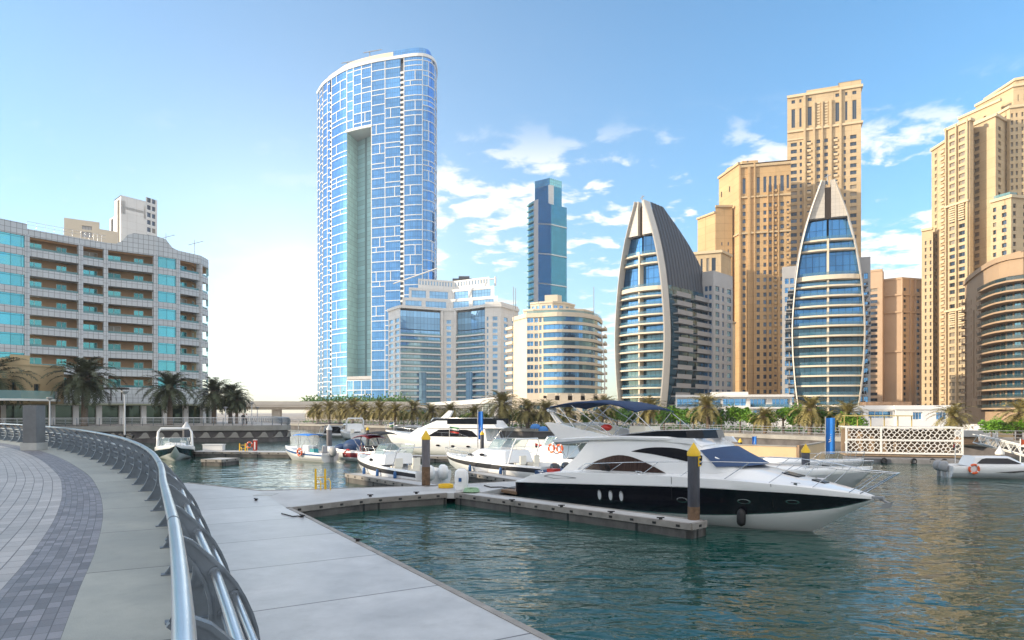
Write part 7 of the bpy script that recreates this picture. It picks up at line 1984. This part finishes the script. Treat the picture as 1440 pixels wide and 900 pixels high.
trees = [(440, 178, 1.5, 2, 'low olive tree at the far end of the quay row next to the bridge'), (487, 166, 1.3, 2, 'olive tree between the third and fourth far palm'), (525, 158, 1.25, 1, 'green tree between the fifth and sixth far palm'), (547, 154, 1.25, 2, 'olive tree just left of the palm behind the motor yacht bow'), (568, 150, 1.25, 1, 'green tree above the bow of the large white motor yacht'), (595, 145, 1.2, 0, 'green tree between two palms behind the motor yacht flybridge'),
    (623, 139, 1.0, 2, 'yellowish tree behind the mast of the large motor yacht'), (658, 133, 1.1, 0, 'bright green tree left of the blue banner behind the motor yacht'), (685, 130, 1.0, 0, 'bright green tree right of the blue banner behind the motor yacht'), (716, 126, 1.3, 1, 'dark green tree under the tall palm by the white signboard'), (733, 124, 1.2, 1, 'dark green tree left of the blue parasols'), (757, 121, 1.15, 1, 'dark tree directly behind the blue parasols'), (785, 119, 1.1, 0, 'bright tree behind the flybridge wing of the big yacht'), (826, 116, 1.1, 1, 'green tree left of the palm under the canopy'),
    (868, 111, 1.25, 0, 'bright green tree right of the palm under the canopy'), (889, 108, 1.2, 1, 'green tree left of the broad palm under the canopy tip'), (934, 105, 1.25, 1, 'green tree right of the broad palm under the canopy tip'), (957, 103, 1.25, 0, 'bright tree in front of the left corner of the glazed podium'), (975, 101, 1.1, 1, 'dark tree directly left of the tall podium palm'), (1015, 99, 1.15, 1, 'dark tree directly right of the tall podium palm'), (1041, 97, 1.3, 0, 'roundest bright green tree in the middle of the podium front'), (1060, 96, 1.0, 0, 'small tree left of the low palm behind the tan wall'), (1102, 93, 1.3, 0, 'big bright green tree left of the frontal leaf shaped tower'), (1124, 91, 1.1, 1, 'green tree left of the palm at the leaf tower foot'),
    (1155, 90, 1.1, 0, 'bright tree directly left of the right blue banner'), (1178, 88, 1.0, 1, 'green tree hidden behind the right blue banner'), (1199, 84, .95, 0, 'bright tree at the left end of the lattice pavilion')]
for k, (px, Y, s, v, lab) in enumerate(trees): dup(tree_src[v], (*P2(px, Y), 1.38), k * 2.1, s * (1.2 if px > 850 else 1.08), lab, G3)
dup(tree_src[0], (*P2(1394, 70), 1.15), .5, 1.0, 'umbrella shaped round tree right of the lattice pavilion', G3); dup(tree_src[0], (*P2(1427, 69), 1.2), 2.5, .95, 'umbrella shaped round tree near the right edge under the palm', G3)
for o in tree_src:
    for c in list(o.children): bpy.data.objects.remove(c)
    bpy.data.objects.remove(o)
# trees on the bank behind the bridge, seen as one dark band
rd = random.Random(77); m = MB()
for k in range(26):
    px = 432 + k * 5.5; Y = 250 + rd.uniform(-8, 8); p = P2(px, Y)
    for i in range(150):
        a = Vector((rd.gauss(0, 1.2), rd.gauss(0, 1.2), abs(rd.gauss(0, 1.5)))); v = Vector((rd.uniform(-1, 1), rd.uniform(-1, 1), rd.uniform(-1, 1))).normalized() * .45; u = v.orthogonal().normalized() * .3; q = Vector((p.x, p.y, 6.4 + rd.uniform(0, .4))) + a
        m.quad(q - v, q + u, q + v, q - u)
tag(m.build('roadside_shrubbery', tl[1]), kind='stuff')
m = MB()
for k in range(120):
    px = 430 + k * 6.6
    Y = lerp([(430, 186), (700, 130), (900, 112), (1100, 98), (1220, 86)], px); p = P2(px, Y + 2)
    for i in range(26):
        v = Vector((rd.uniform(-1, 1), rd.uniform(-1, 1), rd.uniform(-1, 1))).normalized() * .22; u = v.orthogonal().normalized() * .14; q = Vector((p.x + rd.gauss(0, .6), p.y + rd.gauss(0, .5), 1.45 + abs(rd.gauss(0, .4))))
        m.quad(q - v, q + u, q + v, q - u)
tag(m.build('hedge_planting', tl[1]), kind='stuff')
# bank wall with road beyond the far palms on the left
r = thing('embankment_wall', 'long pale road embankment wall behind the far palms below the slot tower', 'wall', (*P2(480, 240), 1.35))
m = MB(); m.wbox(P2(430, 244), P2(560, 238), -6, 0, 1.3, 6.6); m.build('wall', M['bridge_concrete'], r); m = MB(); m.wbox(P2(430, 243), P2(560, 237), 0, .3, 6.4, 7.2); m.build('parapet', M['white_paint'], r)

# ---- banners, parasols, signboard, gangway
def banner(px, Y, w, y0, y1, zb, label):
    q = P2(px, Y); r = thing('banner', label, 'banner', (q.x, q.y, zb)); m = MB(); m.tube([(q.x - w / 2 - .06, q.y, zb), (q.x - w / 2 - .06, q.y, Z(y0, Y) + .15)], .045, 6); m.build('pole', M['grey_paint'], r)
    m = MB(); N = 8
    f = lambda i, z: (q.x - w / 2 + w * i / N, q.y + .10 * math.sin(i * .8), z)
    z1, z0 = Z(y0, Y), Z(y1, Y)
    for o_ in (0, .02):
        for i in range(N): 
            a, b = f(i, z0), f(i + 1, z0); c, d = f(i + 1, z1 + .04 * (i + 1) / N), f(i, z1 + .04 * i / N)
            m.quad(*[(p[0], p[1] + o_, p[2]) for p in (a, b, c, d)])
    cl = m.build('cloth', M['blue_flag'], r)
    m = MB(); zc = z0 + (z1 - z0) * .42
    for k, (dx, dz) in enumerate(((-.12, -.42), (-.04, -.16), (.06, .12), (.14, .42))):
        m.hexa([(q.x + dx * w - .17 * w, q.y - .03, zc + dz * w), (q.x + dx * w + .17 * w, q.y - .03, zc + dz * w + .12 * w), (q.x + dx * w + .17 * w, q.y - .025, zc + dz * w + .12 * w), (q.x + dx * w - .17 * w, q.y - .025, zc + dz * w), (q.x + dx * w - .17 * w, q.y - .03, zc + dz * w + .06 * w), (q.x + dx * w + .17 * w, q.y - .03, zc + dz * w + .3 * w), (q.x + dx * w + .17 * w, q.y - .025, zc + dz * w + .3 * w), (q.x + dx * w - .17 * w, q.y - .025, zc + dz * w + .06 * w)])
    m.build('emblem', M['white_paint'], cl)
banner(1168, 63, .82, 588, 638, .3, 'tall blue banner with a white emblem, left of the lattice pavilion')
banner(676, 58, .38, 579, 618, 1.2, 'narrow tall blue banner behind the large white motor yacht')
banner(1061, 80, .5, 614, 627, 1.2, 'small light blue banner above the tan boarded wall')
def parasol(px, Y, zt, rr, label):
    q = P2(px, Y); r = thing('parasol', label, 'parasol', (q.x, q.y, 1.38), group='blue parasols on the far quay'); m = MB(); m.tube([(q.x, q.y, 1.38), (q.x, q.y, zt)], .05, 6); m.build('pole', M['white_paint'], r)
    m = MB(); m.lathe([(rr, -.75), (rr * .98, -.55), (rr * .8, -.2), (rr * .4, -.03), (.03, 0)], (q.x, q.y, zt), 12); m.build('canopy', mat('parasol_blue', (.05, .20, .52), .7) if 'parasol_blue' not in bpy.data.materials else bpy.data.materials['parasol_blue'], r)
parasol(753, 108, Z(596, 108), .85, 'left and lighter of the two domed blue parasols on the far quay'); parasol(764, 107.5, Z(599.5, 107), .8, 'right and lower of the two domed blue parasols on the far quay')
q = P2(694, 126); r = thing('signboard', 'plain white signboard on posts left of the tall palm on the far quay', 'sign', (q.x, q.y, 1.38)); m = MB(); m.box(q.x - .7, q.x + .7, q.y - .05, q.y + .05, Z(592, 126), Z(585, 126)); m.build('panel', M['white_paint'], r); m = MB(); m.tube([(q.x, q.y, 1.38), (q.x, q.y, Z(592, 126))], .06, 6); m.build('post', M['grey_paint'], r)
r = thing('gangway', 'white truss gangway sloping down to the water at the right edge', 'gangway', (*P2(1400, 60), 1.2))
a, b = Vector((*P2(1378, 61), 1.45)), Vector((*P2(1470, 52), .55)); m = MB()
for s in (0, 1.3):
    o_ = Vector((.2 * s, s, 0))
    for dz in (0, .75): m.tube([a + o_ + Vector((0, 0, dz)), b + o_ + Vector((0, 0, dz))], .05, 6)
    N = 12
    for k in range(N): m.tube([a + (b - a) * (k / N) + o_ + Vector((0, 0, .75 * (k % 2))), a + (b - a) * ((k + 1) / N) + o_ + Vector((0, 0, .75 * ((k + 1) % 2)))], .035, 5)
m.build('truss', M['white_paint'], r); m = MB(); m.hexa([a, a + Vector((.3, 1.3, 0)), b + Vector((.3, 1.3, 0)), b, a + Vector((0, 0, .06)), a + Vector((.3, 1.3, .06)), b + Vector((.3, 1.3, .06)), b + Vector((0, 0, .06))]); m.build('walkway', M['grey_paint'], r)
r = thing('quay_kiosk', 'small grey kiosk right of the lattice pavilion on the quay', 'kiosk', (*P2(1364, 66), 1.3)); q = P2(1364, 66); m = MB(); m.box(q.x - .8, q.x + .8, q.y, q.y + 1.5, 1.1, Z(614, 66) - .02); m.build('wall', M['wood'], r); m = MB(); m.box(q.x - 1.0, q.x + 1.1, q.y - .3, q.y + 1.6, Z(614, 66), Z(610, 66) + .3); m.build('roof', M['grey_paint'], r)
r = thing('garden_wall', 'plain white terrace wall behind the umbrella shaped trees on the right', 'wall', (*P2(1385, 76), 1.3)); m = MB(); m.wbox(P2(1352, 78), P2(1402, 75), -.3, 0, 1.2, Z(597, 76)); m.build('wall', M['white_paint'], r); m = MB(); m.wbox(P2(1404, 77), P2(1425, 77), -.3, 0, 1.2, Z(599, 77)); m.wbox(P2(1402.5, 75.2), P2(1404, 77), -.3, -.02, 1.2, Z(598, 77)); m.build('side_wall', M['sand_wall'], r)
m = MB(); m.tube([(*P2(1435, 52), .3), (*P2(1435, 52), Z(617, 52))], .04, 6); r = thing('orange_pennant', 'orange pennant on a white pole at the right edge', 'flag', (*P2(1435, 52), .3)); m.build('pole', M['white_paint'], r); m = MB(); q = PT(1435, 617, 52); m.add([(q.x + .03, q.y, q.z), (q.x + .7, q.y, q.z - .3), (q.x + .03, q.y, q.z - .5), (q.x + .03, q.y + .02, q.z), (q.x + .7, q.y + .02, q.z - .3), (q.x + .03, q.y + .02, q.z - .5)], [(0, 1, 2), (5, 4, 3), (0, 3, 4, 1), (1, 4, 5, 2)]); m.build('cloth', M['orange'], r)

# ---- people on the terrace tip and the far quay
def person(px, Y, z, shirt, legs, label, turn=0.0, hgt=1.74):
    q = P2(px, Y); r = thing('person', label, 'person', (q.x, q.y, z), turn); k = hgt / 1.74
    b = MB()
    for s in (-1, 1):
        b.tube([(s * .10, .02, .02), (s * .10, .03, .45), (s * .09, 0, .86)], [.055, .065, .09], 8)
        b.tube([(s * .10, -.10, .03), (s * .10, .05, .03)], .045, 6)
        b.tube([(s * .19, 0, 1.42), (s * .25, .02, 1.14), (s * .23, -.08, .88)], [.055, .045, .035], 7)
    b.lathe([(.09, .80), (.17, .88), (.155, 1.05), (.19, 1.35), (.12, 1.46), (.055, 1.50), (.05, 1.56)], (0, 0, 0), 12)
    b.blob((0, -.01, 1.64), .105, squash=(.85, 1, 1.15), n=7, jit=0); b.blob((0, -.11, 1.63), .025, n=4, jit=0)
    b.v = [(x * k, y * k, zz * k) for x, y, zz in b.v]; o = b.build('body', M['skin'], r, local=True)
    c = MB(); c.lathe([(.15, .98), (.175, 1.05), (.21, 1.35), (.14, 1.465), (.07, 1.48)], (0, 0, 0), 12)
    for s in (-1, 1): c.tube([(s * .17, 0, 1.42), (s * .25, .02, 1.16)], [.07, .06], 7)
    c.v = [(x * k, y * k, zz * k) for x, y, zz in c.v]; c.build('shirt', M[shirt], r, local=True)
    c = MB(); c.lathe([(.13, .80), (.185, .88), (.17, 1.0)], (0, 0, 0), 12)
    for s in (-1, 1): c.tube([(s * .10, .025, .10), (s * .10, .03, .45), (s * .09, 0, .88)], [.07, .08, .10], 8)
    c.v = [(x * k, y * k, zz * k) for x, y, zz in c.v]; c.build('trousers', M[legs], r, local=True)
    c = MB(); c.blob((0, .015, 1.67), .108, squash=(.9, 1, 1.05), n=7, jit=0); c.v = [(x * k, y * k, zz * k) for x, y, zz in c.v]; c.build('hair', M['black_rubber'], r, local=True)
person(342, 104, PZ0, 'black_canvas', 'black_canvas', 'person in dark clothes standing at the tip of the round terrace', .4)
person(346.5, 104.5, PZ0, 'white_paint', 'black_canvas', 'person in a white shirt and dark trousers at the tip of the terrace', -.6, 1.66)
# ---- faint sea haze that pales the far towers
hz = MB(); hz.box(-2600, 2600, -1600, 2600, -7, 245)
hm = bpy.data.materials.new('haze_air'); hm.use_nodes = True; _h = hm.node_tree; _h.nodes.clear()
_v = _h.nodes.new('ShaderNodeVolumePrincipled'); _o = _h.nodes.new('ShaderNodeOutputMaterial'); _h.links.new(_v.outputs[0], _o.inputs['Volume'])
_v.inputs['Color'].default_value = (0.93, 0.95, 1.0, 1); _v.inputs['Density'].default_value = 0.00024; _v.inputs['Anisotropy'].default_value = 0.3
tag(hz.build('haze', hm), kind='stuff')
